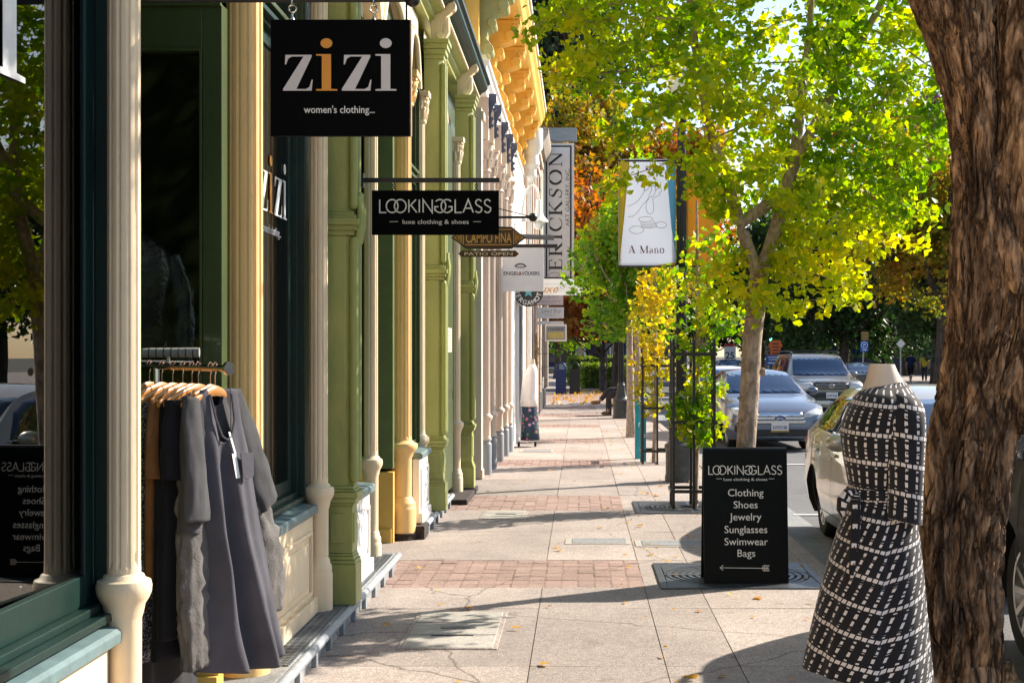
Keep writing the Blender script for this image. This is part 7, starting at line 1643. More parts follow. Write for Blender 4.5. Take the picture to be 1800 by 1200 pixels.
class Car:
    def __init__(s, name, label, paint, stations, wb, wr, ww, track, cat='car'):
        s.t = thing(name, label, cat); s.paint = paint; s.wb = wb; s.wr = wr
        rings = [ring_of(q) for q in interp_st(stations, 5)]
        mb = MB(local=True).loft(rings); body = mb.build('body', paint, s.t, smooth=28)
        bm = bmesh.new(); bm.from_mesh(body.data); bmesh.ops.recalc_face_normals(bm, faces=bm.faces); bm.to_mesh(body.data); 
        # cut the wheel arches
        cut = MB(local=True)
        for y in wb:
            for sx in (-1, 1):
                n0 = 28; x0, x1 = sx*(track-.16), sx*(track+.5); R0 = wr+.055
                v = [(x0, y+R0*math.cos(a), wr+R0*math.sin(a)) for a in np.linspace(0, 2*math.pi, n0+1)[:-1]]+[(x1, y+R0*math.cos(a), wr+R0*math.sin(a)) for a in np.linspace(0, 2*math.pi, n0+1)[:-1]]
                f = [tuple(range(n0)), tuple(range(2*n0-1, n0-1, -1))]+[(n0+i, n0+(i+1) % n0, (i+1) % n0, i) for i in range(n0)]
                cut.add(v, f)
        co = cut.build('cutter', PLASTIC, None, smooth=0); bmc = bmesh.new(); bmc.from_mesh(co.data); bmesh.ops.recalc_face_normals(bmc, faces=bmc.faces); bmc.to_mesh(co.data); bmc.free()
        body.data.materials.append(PLASTIC)
        md = body.modifiers.new('arch', 'BOOLEAN'); md.object = co; md.operation = 'DIFFERENCE'; md.solver = 'EXACT'
        try: md.material_mode = 'TRANSFER'
        except Exception: pass
        s.bvh = BVHTree.FromBMesh(bm); bm.free()
        dg = bpy.context.evaluated_depsgraph_get(); me = bpy.data.meshes.new_from_object(body.evaluated_get(dg)); body.modifiers.clear(); old = body.data; body.data = me
        if len(me.polygons) < 50: body.data = old
        bpy.data.objects.remove(co); body.data.set_sharp_from_angle(angle=R(28)); s.body = body
        for y in wb:
            for sx in (-1, 1): s.wheel(sx*(track-.0), y, wr, ww, sx)
        MB(local=True).box(-track+.2, track-.2, wb[0]-.3, wb[1]+.3, .20, .34).build('underbody', PLASTIC, s.t, smooth=0)
    def wheel(s, x, y, r, w_, sx):
        xo = x+sx*.0; xi = x-sx*w_
        def lx(prof, n=40):
            mb = MB(local=True); vs = []; m = len(prof)
            for (rr_, xx) in prof:
                for k in range(n): a = 2*math.pi*k/n; vs.append((xo+sx*xx, y+rr_*math.cos(a), r+rr_*math.sin(a)))
            mb.add(vs, [(i*n+k, i*n+(k+1) % n, (i+1)*n+(k+1) % n, (i+1)*n+k) for i in range(m-1) for k in range(n)]); return mb
        ty = lx([(r*.64, -w_), (r*.9, -w_), (r*.985, -w_+.03), (r, -w_*.5), (r*.985, -.03), (r*.9, 0), (r*.66, -.005), (r*.64, -.03)]).build('tyre', TYRE, s.t, smooth=40)
        rm = lx([(r*.655, -.008), (r*.62, -.012), (r*.60, -.05), (r*.55, -.10), (0.01, -.10)])
        for k in range(10):
            a = k*2*math.pi/10; c, q = math.cos(a), math.sin(a); rm.bar((xo-sx*.035, y+c*r*.10, r+q*r*.10), (xo-sx*.02, y+c*r*.60, r+q*r*.60), .035, .03, (1, 0, 0))
        rm.tube([(xo-sx*.06, y, r), (xo-sx*.022, y, r)], r*.14, 14); rm.build('rim', ALLOY, ty, smooth=40)
    def decal(s, name, poly, ax, mat, off=.006, cuts=4, parent=None, thick=.004, mirror=False, label=None):
        """piece that lies on the body; poly in (x,z) for ax 'f'ront/'r'ear or (y,z) for side +x/-x"""
        outs = []
        for mir in ((1, -1) if mirror else (1,)):
            bm = bmesh.new(); f = bm.faces.new([bm.verts.new((p[0], p[1], 0)) for p in poly]); bmesh.ops.triangulate(bm, faces=[f])
            for _ in range(cuts):
                ed = [e for e in bm.edges if e.calc_length() > .07]
                if not ed: break
                bmesh.ops.subdivide_edges(bm, edges=ed, cuts=1); bmesh.ops.triangulate(bm, faces=bm.faces[:])
            V = []; bad = set(); bm.verts.index_update()
            for v in bm.verts:
                a, b_ = v.co.x, v.co.y
                if ax == 'f': o, d = Vector((a*mir, -8, b_)), Vector((0, 1, 0))
                elif ax == 'r': o, d = Vector((a*mir, 8, b_)), Vector((0, -1, 0))
                else: sgn = (1 if ax == '+' else -1)*mir; o, d = Vector((sgn*8, a, b_)), Vector((-sgn, 0, 0))
                h = s.bvh.ray_cast(o, d)
                if h[0] is None: bad.add(v.index); V.append((0, 0, 0)); continue
                nrm = h[1] if h[1].dot(d) < 0 else -h[1]; V.append(h[0]+nrm*off)
            F_ = [tuple(v.index for v in f.verts) for f in bm.faces if not any(v.index in bad for v in f.verts)]; bm.free()
            if not F_: continue
            # make the faces look outwards
            p = Vector(V[F_[0][0]]); nn = (Vector(V[F_[0][1]])-p).cross(Vector(V[F_[0][2]])-p)
            if nn.dot(d) > 0: F_ = [f[::-1] for f in F_]
            o = MB(local=True).add(V, F_).build(name, mat, parent or s.t, smooth=40, label=label); 
            if thick: md = o.modifiers.new('t', 'SOLIDIFY'); md.thickness = thick; md.offset = -1
            outs.append(o)
        return outs[0] if len(outs) == 1 else outs
    def hit(s, x, z, ax='f'):
        h = s.bvh.ray_cast(Vector((x, -8 if ax == 'f' else 8, z)), Vector((0, 1 if ax == 'f' else -1, 0))); return h[0]
    def mirror(s, y, z, w_, mat):
        for sx in (-1, 1):
            h = s.bvh.ray_cast(Vector((sx*8, y, z)), Vector((-sx, 0, 0)))[0]; x = h.x if h else sx*.9
            o = MB(local=True).ball((x+sx*.13, y, z+.04), .1, 14, 1.1, .55, .78).build('mirror', mat, s.t); MB(local=True).box(x-sx*.03, x+sx*.08, y-.03, y+.03, z-.02, z+.03).build('mirror_foot', PLASTIC, o, bevel=.01)
            MB(local=True).ball((x+sx*.13, y+.045, z+.04), .085, 12, 1.0, .15, .75).build('mirror_glass', CGL, o)
def rect(x0, x1, z0, z1, c=.0): return [(x0+c, z0), (x1-c, z0), (x1, z0+c), (x1, z1-c), (x1-c, z1), (x0+c, z1), (x0, z1-c), (x0, z0+c)] if c else [(x0, z0), (x1, z0), (x1, z1), (x0, z1)]
SED = [(-2.42, .26, .50, .46, .60, .60, .56, .64, .46, .015), (-2.38, .22, .66, .45, .74, .64, .68, .69, .56, .02), (-2.22, .18, .78, .45, .86, .70, .80, .765, .66, .025), (-1.9, .17, .82, .50, .915, .80, .865, .85, .74, .035), (-1.3, .17, .83, .52, .92, .89, .885, .93, .77, .045), (-.98, .17, .83, .52, .92, .93, .89, .985, .76, .05),
       (-.62, .17, .83, .52, .92, .95, .89, 1.16, .69, .045), (-.20, .17, .83, .52, .92, .96, .89, 1.34, .61, .04), (.25, .17, .83, .52, .92, .97, .89, 1.40, .58, .05), (.80, .17, .83, .52, .92, .98, .89, 1.395, .57, .045), (1.30, .17, .83, .53, .915, 1.0, .88, 1.30, .58, .04), (1.75, .18, .82, .54, .91, 1.02, .87, 1.13, .64, .035), (2.0, .20, .80, .55, .89, 1.02, .84, 1.065, .68, .03), (2.3, .24, .74, .56, .82, .99, .78, 1.03, .66, .02), (2.40, .30, .66, .56, .74, .94, .70, .98, .58, .015)]
def plate(c, txt, z, frame=True, ax='f', blue=True):
    h = c.hit(0, z, ax); s = -1 if ax == 'f' else 1; y = h.y+s*.02
    p = MB(local=True).box(-.155, .155, y, y+s*.008, z-.08, z+.08).build('number_plate', PLATE, c.t, smooth=0, bevel=.004)
    mb = MB(local=True); put_text(mb, txt, .095, lambda a, b_, q: (-s*-1*a*-1 if False else (a if s < 0 else -a), y+s*(.0092+q), z-.04+b_), width=.26, bold=.012); mb.build('lettering', BLK if not blue else pm('plate_blue', (.04, .06, .2), .5), p, smooth=0)
    if frame: MB(local=True).box(-.165, .165, y+s*.0085, y+s*.012, z-.09, z-.062).build('plate_frame', GOLDF, p, smooth=0)
def sedan_front(c):
    c.decal('windscreen', [(-.73, 1.005), (.73, 1.005), (.60, 1.345), (.52, 1.368), (-.52, 1.368), (-.60, 1.345)], 'f', CGL, mirror=False)
    c.decal('headlight', [(.44, .60), (.78, .66), (.83, .76), (.72, .775), (.50, .70), (.42, .66)], 'f', LAMPG, .012, mirror=True, thick=.012)
    g = c.decal('grille', [(-.46, .50), (.46, .50), (.42, .66), (.36, .695), (-.36, .695), (-.42, .66)], 'f', PLASTIC, .008)
    for z, w_ in ((.665, .40), (.60, .435), (.535, .455)): c.decal('chrome_bar', rect(-w_, w_, z-.026, z+.022), 'f', TRIMC, .024, parent=g, thick=.012)
    c.decal('lower_intake', [(-.56, .28), (.56, .28), (.50, .40), (-.50, .40)], 'f', PLASTIC, .008)
    fg = c.decal('fog_lamp_recess', [(.56, .30), (.78, .36), (.80, .48), (.70, .50), (.58, .42)], 'f', PLASTIC, .010, mirror=True)
    for sx in (-1, 1):
        h = c.hit(sx*.68, .40); MB(local=True).tube([(h.x, h.y-.005, h.z), (h.x, h.y-.03, h.z)], .05, 18).build('fog_lamp', LAMPG, c.t); 
    c.decal('side_marker', rect(.82, .855, .52, .57), 'f', AMBER, .010, mirror=True)
    h = c.hit(0, .60); e = MB(local=True)
    e.tube([(0, h.y-.03, .60), (0, h.y-.04, .60)], 1, 28); e.v = [(v[0]*.105, v[1], .60+(v[2]-.60)*.045) for v in e.v]; em = e.build('emblem', pm('emblem_blue', (.02, .06, .25), .25, .05, coat=1), c.t, smooth=40)
    rg = MB(local=True).tube([(.107*math.cos(a), h.y-.042, .60+.047*math.sin(a)) for a in np.linspace(0, 2*math.pi, 29)[:-1]], .006, 6, closed=True)
    strokes(rg, [[(p[0], p[1]) for p in catmull([(-.06, .615), (-.045, .585), (-.03, .61), (-.01, .59), (.01, .605), (.03, .59), (.06, .60)], 4)]], .012, lambda a, b_, q: (a, h.y-.041-q, b_)); rg.build('emblem_script', TRIMC, em, smooth=40)
    wp = MB(local=True)
    for x0, x1 in ((-.55, -.05), (.05, .6)):
        pts = []
        for k in range(6): x = x0+(x1-x0)*k/5; h = c.hit(x, 1.03+.02*k/5); pts.append((h.x, h.y-.012, h.z))
        wp.tube(pts, .008, 5)
    wp.build('wiper', PLASTIC, c.t)
def sedan_sides(c, seam=True):
    for ax in '+-':
        w1 = c.decal('side_window', [(-.62, 1.0), (.22, 1.005), (.22, 1.345), (.0, 1.33), (-.28, 1.23)], ax, CGL, .005); c.decal('side_window', [(.27, 1.005), (1.12, 1.02), (1.40, 1.08), (1.10, 1.29), (.70, 1.35), (.27, 1.35)], ax, CGL, .005)
        c.decal('window_trim', [(-.66, .985), (1.44, 1.03), (1.43, 1.045), (-.65, 1.0)], ax, TRIMC, .007)
        for y in (-.70, .245, 1.18): c.decal('door_seam', [(y, .30), (y+.008, .30), (y+.008, .97), (y, .97)], ax, PLASTIC, .002, thick=0)
        c.decal('sill_seam', rect(-.9, 1.1, .30, .308), ax, PLASTIC, .002, thick=0)
        for y in (.02, .98): c.decal('door_handle', rect(y, y+.18, .84, .87, .01), ax, c.paint, .02, thick=.02)
def sedan_rear(c):
    c.decal('rear_window', [(-.66, 1.09), (.66, 1.09), (.55, 1.36), (-.55, 1.36)], 'r', CGL)
    c.decal('tail_light', [(.44, .78), (.80, .76), (.82, .95), (.48, .92)], 'r', REDT, .012, mirror=True, thick=.012)
    c.decal('boot_seam', rect(-.62, .62, .62, .63), 'r', PLASTIC, .002, thick=0)
    c.decal('bumper_trim', rect(-.7, .7, .36, .42, .02), 'r', PLASTIC, .008)
# grey sedan facing the camera
c = Car('parked_car', 'slate grey sedan facing forward at the kerb behind the pale ginkgo trunk', P_GREY, SED, (-1.42, 1.36), .325, .22, .80)
sedan_front(c); sedan_sides(c); sedan_rear(c); c.mirror(-.62, 1.0, .2, P_GREY); plate(c, '6WSH186', .445)
c.t.location = (3.42, 27.7, -.14); c.t['group'] = 'cars parked along the kerb'; SEDAN = c
c.t.rotation_euler = (0, 0, R(3))
def recolour(root_, paint):
    for o in bpy.data.objects:
        if o.parent == root_ or (o.parent and o.parent.parent == root_):
            for sl_ in o.material_slots:
                if sl_.material == P_GREY: sl_.link = 'OBJECT'; sl_.material = paint
def sedan_copy(paint, loc, rz, label, drop=('number_plate', 'emblem')):
    k = copy_tree(SEDAN.t); k.location = loc; k.rotation_euler = (0, 0, rz); k['label'] = label; recolour(k, paint)
    dead = [o for o in bpy.data.objects if root(o) == k and o != k and (o.name.split('.')[0] in drop or (o.parent and o.parent.name.split('.')[0] in drop))]
    for o in dead: bpy.data.objects.remove(o)
    return k
sedan_copy(P_WHITE, (3.55, 35.2, -.14), R(0), 'white car parked behind the slate grey sedan')
sedan_copy(P_DARK, (9.9, 51, -.14), R(180), 'dark car parked across the street beside the grey road vehicle')
sedan_copy(P_BLUE, (7.9, 76, -.14), R(180), 'small dark blue car far down the street under the speed sign')
# champagne saloon facing away, nearest
MER = [(-2.25, .24, .50, .46, .62, .62, .58, .66, .48, .015), (-2.18, .20, .68, .46, .78, .67, .72, .72, .60, .02), (-1.95, .17, .78, .47, .86, .76, .81, .81, .70, .03), (-1.4, .16, .80, .50, .885, .86, .85, .90, .76, .045), (-.95, .16, .80, .50, .885, .92, .86, .97, .75, .05), (-.5, .16, .80, .50, .885, .94, .86, 1.17, .67, .045), (-.05, .16, .80, .50, .885, .95, .86, 1.35, .58, .04), (.45, .16, .80, .5, .885, .95, .86, 1.42, .60, .045), (.95, .16, .80, .5, .885, .96, .86, 1.41, .61, .04), (1.4, .16, .80, .5, .88, .98, .85, 1.31, .62, .04), (1.75, .18, .79, .52, .87, .99, .83, 1.15, .66, .03), (2.0, .2, .77, .54, .84, .97, .80, 1.02, .66, .03), (2.2, .24, .70, .54, .76, .93, .74, .97, .62, .02), (2.26, .30, .64, .54, .70, .88, .66, .92, .54, .015)]
c = Car('parked_car', 'champagne silver saloon parked at the kerb, partly behind the checked dress', P_CHAMP, MER, (-1.42, 1.30), .32, .22, .775)
sedan_sides(c); sedan_rear(c); c.mirror(-.58, .97, .2, P_CHAMP)
c.decal('windscreen', [(-.70, .99), (.70, .99), (.57, 1.35), (-.57, 1.35)], 'f', CGL); c.decal('headlight', [(.42, .56), (.74, .62), (.78, .74), (.46, .70)], 'f', LAMPG, .012, mirror=True)
c.decal('window_sticker', rect(-.56, -.46, 1.14, 1.21), 'f', SW, .012)
c.t.location = (3.09, 12.3, -.14); c.t.rotation_euler = (0, 0, 0); c.t['group'] = 'cars parked along the kerb'
# grey bronze off-roader facing the camera
SUV = [(-2.36, .34, .62, .62, .78, .84, .74, .92, .62, .015), (-2.30, .30, .74, .62, .86, .90, .82, .985, .70, .02), (-2.1, .28, .82, .64, .92, .96, .89, 1.04, .78, .03), (-1.5, .28, .84, .66, .935, 1.03, .91, 1.10, .82, .045), (-1.12, .28, .84, .66, .935, 1.07, .91, 1.13, .82, .045), (-.85, .28, .84, .66, .935, 1.09, .905, 1.28, .78, .04), (-.42, .28, .84, .66, .935, 1.10, .90, 1.60, .69, .035), (-.10, .28, .84, .66, .935, 1.10, .90, 1.70, .67, .035), (.6, .28, .84, .66, .935, 1.11, .90, 1.73, .67, .035), (1.6, .28, .84, .66, .935, 1.11, .90, 1.72, .67, .035), (2.05, .28, .84, .66, .93, 1.11, .89, 1.66, .67, .03), (2.25, .30, .82, .66, .91, 1.10, .87, 1.35, .74, .02), (2.34, .36, .78, .66, .86, 1.05, .82, 1.12, .74, .02), (2.38, .44, .74, .66, .82, .98, .78, 1.04, .70, .015)]
c = Car('road_vehicle', 'grey bronze off-road vehicle with a roof rack coming down the street', P_BRONZE, SUV, (-1.42, 1.37), .39, .25, .80, 'off-roader'); S = c
c.decal('windscreen', [(-.77, 1.155), (.77, 1.155), (.68, 1.60), (.60, 1.635), (-.60, 1.635), (-.68, 1.60)], 'f', CGL)
c.decal('headlight', [(.50, .79), (.80, .80), (.86, .84), (.84, .97), (.56, .985), (.50, .96)], 'f', LAMPG, .012, mirror=True, thick=.014)
g = c.decal('grille', [(-.46, .80), (.46, .80), (.46, .96), (.40, 1.0), (-.40, 1.0), (-.46, .96)], 'f', PLASTIC, .010)
for z in (.835, .885, .935): c.decal('chrome_bar', rect(-.42, .42, z-.010, z+.010), 'f', P_BRONZE, .024, parent=g, thick=.012)
h = c.hit(0, .89); em = MB(local=True)
for rx, rz_, zc in ((.075, .052, .89), (.03, .05, .89), (.055, .022, .905)): em.tube([(rx*math.cos(a), h.y-.045, zc+rz_*math.sin(a)) for a in np.linspace(0, 2*math.pi, 25)[:-1]], .007, 6, closed=True)
em.build('emblem', TRIMC, c.t)
c.decal('bumper', [(-.82, .52), (.82, .52), (.84, .74), (-.84, .74)], 'f', P_DARK, .025, thick=.02); c.decal('lower_intake', rect(-.6, .6, .60, .70, .02), 'f', PLASTIC, .05, thick=.01)
c.decal('skid_plate', [(-.62, .40), (.62, .40), (.58, .52), (-.58, .52)], 'f', ALLOY, .02, thick=.02)
c.decal('fog_lamp', rect(.64, .78, .60, .67, .02), 'f', AMBER, .05, mirror=True, thick=.012)
plate(c, '5FFP320', .65, False); 
for o in [o for o in bpy.data.objects if root(o) == c.t and o.name.split('.')[0] in ('number_plate',)]:
    o.location.y -= .05
for ax in '+-':
    c.decal('side_window', [(-.58, 1.14), (.22, 1.15), (.22, 1.62), (-.10, 1.62), (-.26, 1.56)], ax, CGL, .005); c.decal('side_window', [(.28, 1.15), (1.05, 1.16), (1.05, 1.63), (.28, 1.62)], ax, CGL, .005); c.decal('side_window', [(1.13, 1.16), (1.92, 1.17), (1.86, 1.58), (1.13, 1.62)], ax, CGL, .005)
    c.decal('side_cladding', [(-1.0, .34), (.95, .34), (.95, .56), (-1.0, .56)], ax, P_DARK, .02, thick=.02)
    for y in (-.72, .25, 1.1): c.decal('door_seam', [(y, .58), (y+.01, .58), (y+.01, 1.1), (y, 1.1)], ax, PLASTIC, .002, thick=0)
c.mirror(-.52, 1.14, .2, P_BRONZE)
rk = MB(local=True)
for sx in (-1, 1):
    rk.tube(catmull([(sx*.66, -.15, 1.70), (sx*.66, -.0, 1.80), (sx*.66, 1.6, 1.81), (sx*.66, 1.85, 1.70)], 5), .022, 8)
for y in (.15, .9, 1.5): rk.box(-.68, .68, y-.03, y+.03, 1.815, 1.845)
rk.build('roof_rack', PLASTIC, c.t)
c.decal('rear_window', [(-.64, 1.2), (.64, 1.2), (.6, 1.58), (-.6, 1.58)], 'r', CGL)
c.t.location = (6.55, 39.9, -.14); c.t.rotation_euler = (0, 0, R(2))

MATS['black_paint'].node_tree.nodes['Principled BSDF'].inputs['Coat Weight'].default_value = .08; MATS['black_paint'].node_tree.nodes['Principled BSDF'].inputs['Specular IOR Level'].default_value = .2
# black off-roader nearest the camera, mostly behind the trunk
k = copy_tree(S.t); k.location = (3.30, 6.62, -.14); k.rotation_euler = (0, 0, 0); k['label'] = 'black car at the right edge, only its rear wheel and side showing past the trunk'; k['category'] = 'car'; k.name = 'parked_car'; k['group'] = 'cars parked along the kerb'
for o in [o for o in bpy.data.objects if root(o) == k and o != k]:
    nm = o.name.split('.')[0]
    if nm in ('number_plate', 'emblem', 'lettering'): bpy.data.objects.remove(o); continue
    for sl_ in o.material_slots:
        if sl_.material in (P_BRONZE, P_DARK): sl_.link = 'OBJECT'; sl_.material = P_BLACK
# ---------------------------------------------------------------- people
SKIN = pm('skin', (.45, .28, .20), .55, .08, 20); HAIRD = pm('dark_hair', (.02, .015, .012), .6, .3, 60)
def skinned(name, verts, edges, radii, mat, parent, sub=1, rootv=0):
    me = bpy.data.meshes.new(name); me.from_pydata(verts, edges, []); me.materials.append(mat); o = bpy.data.objects.new(name, me); COL.objects.link(o)
    md = o.modifiers.new('skin', 'SKIN'); md.use_smooth_shade = True
    sv = me.skin_vertices[0].data if me.skin_vertices else None
    if sv is None:
        bm = bmesh.new(); bm.from_mesh(me); bm.verts.layers.skin.verify(); bm.to_mesh(me); bm.free(); sv = me.skin_vertices[0].data
    for k, r in enumerate(radii): sv[k].radius = r if isinstance(r, tuple) else (r, r); sv[k].use_root = (k == rootv)
    s = o.modifiers.new('sub', 'SUBSURF'); s.levels = sub; s.render_levels = sub
    dg = bpy.context.evaluated_depsgraph_get(); m2 = bpy.data.meshes.new_from_object(o.evaluated_get(dg)); o.modifiers.clear(); o.data = m2; m2.name = name
    m2.materials.clear(); m2.materials.append(mat); m2.polygons.foreach_set('use_smooth', [True]*len(m2.polygons))
    o.parent = parent; return o
def walker(loc, rz, label, shirt, shorts, stride=.22, h=1.75, longleg=False):
    k = h/1.75; t = thing('person', label, 'person', loc, rz)
    V = []; E_ = []; Rd = []
    def v(p, r, par=None):
        V.append(tuple(c*k for c in p)); Rd.append(tuple(x*k for x in r) if isinstance(r, tuple) else r*k)
        if par is not None: E_.append((par, len(V)-1))
        return len(V)-1
    pel = v((0, 0, .95), (.15, .11)); wa = v((0, 0, 1.10), (.13, .10), pel); ch = v((0, -.01, 1.30), (.165, .115), wa); nb = v((0, .0, 1.46), (.07, .06), ch); nk = v((0, -.01, 1.52), (.052, .055), nb); hd = v((0, -.025, 1.63), (.075, .095), nk); v((0, -.02, 1.73), (.055, .07), hd)
    hands = []
    for s in (-1, 1):
        sh = v((s*.19, 0, 1.41), .058, ch); el = v((s*.24, s*.05+.03, 1.14), .042, sh); wr = v((s*.245, s*.13-.05, .92), .03, el); ha = v((s*.245, s*.14-.07, .85), (.032, .022), wr); hands.append((s, ha))
        for q, (dx, dz) in enumerate(((-.02, -.085), (-.007, -.095), (.007, -.09), (.02, -.075))): v((s*.245+dx*.6, s*.14-.075+dx, .85+dz), .008, ha)
        v((s*.225, s*.14-.10, .80), .009, ha)
        hp = v((s*.09, 0, .90), .085, pel); kn = v((s*.10, -s*stride*.6, .50), .055, hp); an = v((s*.10, -s*stride+(.10 if s < 0 else 0), .09), .036, kn); v((s*.10, -s*stride-.03, .035), (.035, .03), an); v((s*.105, -s*stride-.16, .03), (.035, .025), len(V)-1)
    skinned('body', V, E_, Rd, SKIN, t, 2)
    def lo(rows, nm, mat, off=0): 
        return MB(local=True).loft([[((cx+rx*math.cos(a))*k, (cy+ry*math.sin(a))*k, z*k) for a in np.linspace(0, 2*math.pi, 25)[:-1]] for z, cx, cy, rx, ry in rows]).build(nm, mat, t, smooth=180)
    lo([(.90, 0, 0, .185, .135), (1.0, 0, 0, .175, .13), (1.15, 0, 0, .165, .13), (1.32, 0, 0, .195, .145), (1.42, 0, 0, .19, .12), (1.47, 0, 0, .11, .09), (1.49, 0, 0, .075, .075)], 'shirt', shirt)
    for s in (-1, 1):
        P = catmull([(s*.17*k, 0, 1.42*k), (s*.225*k, .02*k, 1.28*k), (s*.24*k, (s*.04+.03)*k, 1.17*k)], 4); MB(local=True).tube(P, np.linspace(.078, .062, len(P))*k, 14).build('shirt_sleeve', shirt, t)
        P = catmull([(s*.085*k, 0, .97*k), (s*.095*k, -s*stride*.3*k, .72*k), (s*.10*k, -s*stride*.6*k, (.47)*k)]+([(s*.10*k, (-s*stride+(.08 if s < 0 else 0))*k, .12*k)] if longleg else []), 4); MB(local=True).tube(P, np.linspace(.115, .085 if not longleg else .06, len(P))*k, 14).build('trouser_leg' if longleg else 'shorts_leg', shorts, t)
        MB(local=True).ball((s*.10*k, (-s*stride-.07)*k, .045*k), .1*k, 12, .45, 1.25, .45).build('shoe', SW, t)
    MB(local=True).ball((0, .0, 1.665*k), .105*k, 14, .85, 1.02, .95).build('hair', HAIRD, t)
    fc = MB(local=True)
    for s in (-1, 1): fc.ball((s*.032*k, -.112*k, 1.635*k), .010*k, 8)
    fc.build('eyes', BLK, t); MB(local=True).ball((0, -.128*k, 1.60*k), .016*k, 8, .8, 1, 1.3).build('nose', SKIN, t); MB(local=True).box(-.022*k, .022*k, -.118*k, -.108*k, 1.557*k, 1.565*k).build('mouth', pm('lip', (.3, .1, .08), .5), t)
    for s in (-1, 1): MB(local=True).ball((s*.08*k, -.02*k, 1.62*k), .026*k, 8, .4, .7, 1.1).build('ear', SKIN, t)
    return t
NAVYC = fabric('navy_tee', (.02, .024, .06)); BLKC = fabric('black_shorts', (.012, .012, .014)); YELC = fabric('yellow_tee', (.62, .48, .05)); GRYC = fabric('grey_trousers', (.05, .05, .055))
walker((gx(1601, 80), 80, -.02), R(150), 'person in a navy shirt and dark shorts walking away across the street', NAVYC, BLKC)
walker((gx(1625, 84), 84, -.02), R(165), 'person in a yellow shirt walking in the shade across the street', YELC, GRYC, .15, 1.66, True)
# seated person on the far bench, legs crossed towards the pavement
t = thing('person', 'seated person in dark clothes with crossed legs behind the far tree guard', 'person', (1.2, 37.35, 0), 0)
V = [(.05, 0, .52), (.12, 0, .75), (.18, 0, 1.0), (.18, 0, 1.14), (.16, 0, 1.20), (.13, 0, 1.32), (.13, 0, 1.41), (.16, -.2, 1.06), (.10, -.26, .80), (-.12, -.18, .70), (-.2, -.14, .69), (.16, .2, 1.06), (.10, .25, .80), (-.12, .14, .70), (-.2, .10, .69),
     (0, -.1, .52), (-.42, -.08, .52), (-.45, -.08, .10), (-.56, -.08, .05), (0, .1, .53), (-.40, .02, .64), (-.70, -.06, .36), (-.84, -.07, .33)]
E_ = [(0, 1), (1, 2), (2, 3), (3, 4), (4, 5), (5, 6), (2, 7), (7, 8), (8, 9), (9, 10), (2, 11), (11, 12), (12, 13), (13, 14), (0, 15), (15, 16), (16, 17), (17, 18), (0, 19), (19, 20), (20, 21), (21, 22)]
skinned('body', V, E_, [.14, .13, .155, .06, .05, .09, .06, .055, .042, .03, .026, .055, .042, .03, .026, .09, .06, .04, .035, .09, .06, .04, .035], SKIN, t, 2)
def tubel(pts, r0, r1, nm, mat): P = catmull(pts, 4); return MB(local=True).tube(P, np.linspace(r0, r1, len(P)), 14).build(nm, mat, t)
tubel([(.04, 0, .50), (.12, 0, .76), (.18, 0, 1.02), (.18, 0, 1.13)], .19, .12, 'jacket', BLKC)
for s in (-1, 1): tubel([(.17, s*.17, 1.07), (.10, s*.255, .81), (-.10, s*.16, .71)], .075, .05, 'jacket_sleeve', BLKC)
tubel([(0, -.1, .52), (-.42, -.08, .53), (-.45, -.08, .16)], .105, .06, 'trouser_leg', GRYC); tubel([(0, .1, .54), (-.40, .02, .65), (-.66, -.05, .40)], .105, .06, 'trouser_leg', GRYC)
MB(local=True).ball((-.80, -.07, .33), .11, 12, 1.25, .42, .5).build('shoe', pm('tan_shoe', (.20, .12, .06), .6), t); MB(local=True).ball((-.52, -.08, .05), .11, 12, 1.25, .42, .5).build('shoe', MATS['tan_shoe'], t)
MB(local=True).ball((.145, 0, 1.36), .115, 14, 1, .85, .95).build('hair', HAIRD, t)
# ---------------------------------------------------------------- far buildings
def far_block(name, label, x0, x1, y0, y1, h, wall, nst=2, nb=8):
    t = thing(name, label, 'building', ((x0+x1)/2, y0, -.05)); MB().box(x0, x1, y0, y1, -.1, h).build('wall', wall, t, smooth=0)
    MB().box(x0-.2, x1+.2, y0-.25, y1, h-.5, h-.1).box(x0-.3, x1+.3, y0-.4, y1, h-.098, h+.25).build('cornice', wall, t, smooth=0, bevel=.03)
    w_ = (x1-x0)/nb
    for s in range(nst):
        for k in range(nb):
            a = x0+w_*k+w_*.18; b_ = x0+w_*k+w_*.82; z0 = .5+s*4.0; z1 = z0+2.5
            f = MB().box(a-.1, b_+.1, y0-.08, y0, z0-.1, z0).box(a-.1, b_+.1, y0-.08, y0, z1, z1+.1).box(a-.1, a, y0-.08, y0, z0, z1).box(b_, b_+.1, y0-.08, y0, z0, z1).box((a+b_)/2-.03, (a+b_)/2+.03, y0-.06, y0, z0, z1).build('window_frame', WHITE if wall != DARKW else DGREEN, t, smooth=0)
            MB().box(a, b_, y0-.02, y0-.003, z0, z1).build('pane', CGL, f, smooth=0)
    return t
DARKW = pm('dark_shop_wall', (.11, .085, .06), .8, .2, 1); TANW = pm('tan_wall', (.38, .30, .22), .8, .15, 1)
far_block('far_building', 'dark shop building in deep shade behind the two walkers', 15, 44, 112, 124, 9, DARKW, 2, 10)
far_block('far_building', 'tan building at the far end of the pavement behind the hedges', -22, 3.0, 118, 130, 8, TANW, 2, 8)
far_block('far_building', 'low dark building closing the far end of the street', 4, 14, 190, 200, 7, DARKW, 2, 4)
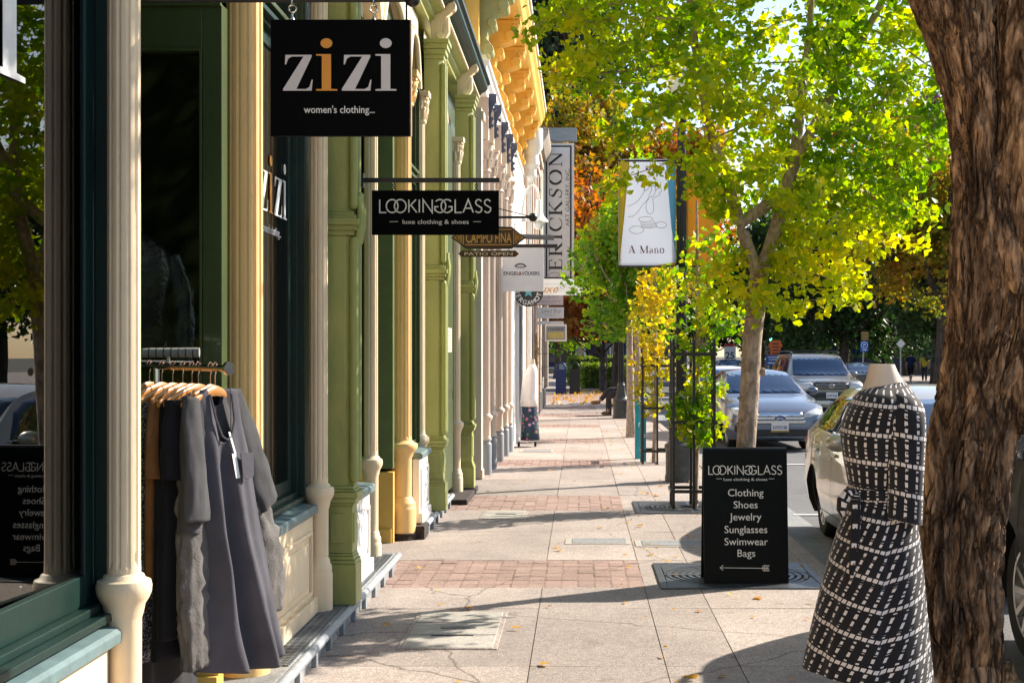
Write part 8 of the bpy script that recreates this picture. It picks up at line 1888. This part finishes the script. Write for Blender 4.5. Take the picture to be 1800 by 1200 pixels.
t = thing('side_building', 'long brick building across the street mirrored in the near shop window', 'building', (31, 20, 0)); MB().box(32, 40, -20, 60, -.1, 7).build('wall', DARKW, t, smooth=0)
for k in range(12): f = MB().box(31.9, 32, -17+k*6.2, -14+k*6.2, .8, 3.2).build('window', DGREEN, t, smooth=0)
t = thing('shop_sign', 'small yellow lettered sign on the dark shop building across the street', 'sign', (gx(1603, 111.5), 111.6, gz(587, 111.5)))
mb = MB()
for k in range(7): mb.box(gx(1590+k*3.8, 111.5), gx(1592.5+k*3.8, 111.5), 111.55, 111.6, gz(588, 111.5), gz(585-(k % 3 == 0)*1.5, 111.5))
mb.build('lettering', pm('letter_yellow', (.7, .5, .03), .5), t, smooth=0); MB().box(gx(1587, 111.5), gx(1620, 111.5), 111.61, 111.7, gz(590, 111.5), gz(582, 111.5)).build('sign_board', BLACKM, t, smooth=0)
# ---------------------------------------------------------------- fallen leaves on the pavement
r = np.random.default_rng(99); n = 190
pos = np.zeros((n, 3)); k = r.uniform(0, 1, n); pos[:, 1] = 6.3+26*k**1.7; pos[:, 0] = np.where(r.uniform(0, 1, n) < .72, r.uniform(.25, 1.8, n), r.uniform(-1.3, 1.3, n)); pos[:, 2] = .012
o = leaves('fallen_leaves', pos, .055, leafmat('fallen_leaf', [(0, (.30, .14, .03)), (.5, (.60, .36, .04)), (1, (.55, .20, .05))], 3, .2), None, r, FAN, droop=0, up=0); o['kind'] = 'stuff'
# lay them flat: squash the heights
me = o.data; co = np.empty(len(me.vertices)*3); me.vertices.foreach_get('co', co); co = co.reshape(-1, 3); base = np.repeat(pos, 7, axis=0); rel = co-base; rel[:, 2] *= .28; co = base+rel; co[:, 2] = np.maximum(co[:, 2], .010); me.vertices.foreach_set('co', co.ravel()); me.update()
pos2 = np.zeros((520, 3)); pos2[:, 0] = r.uniform(-1.0, 1.8, 520); pos2[:, 1] = r.uniform(44, 62, 520); pos2[:, 2] = .01
o = leaves('leaf_litter', pos2, .09, MATS['fallen_leaf'], None, r, STAR, droop=0, up=0); o['kind'] = 'stuff'
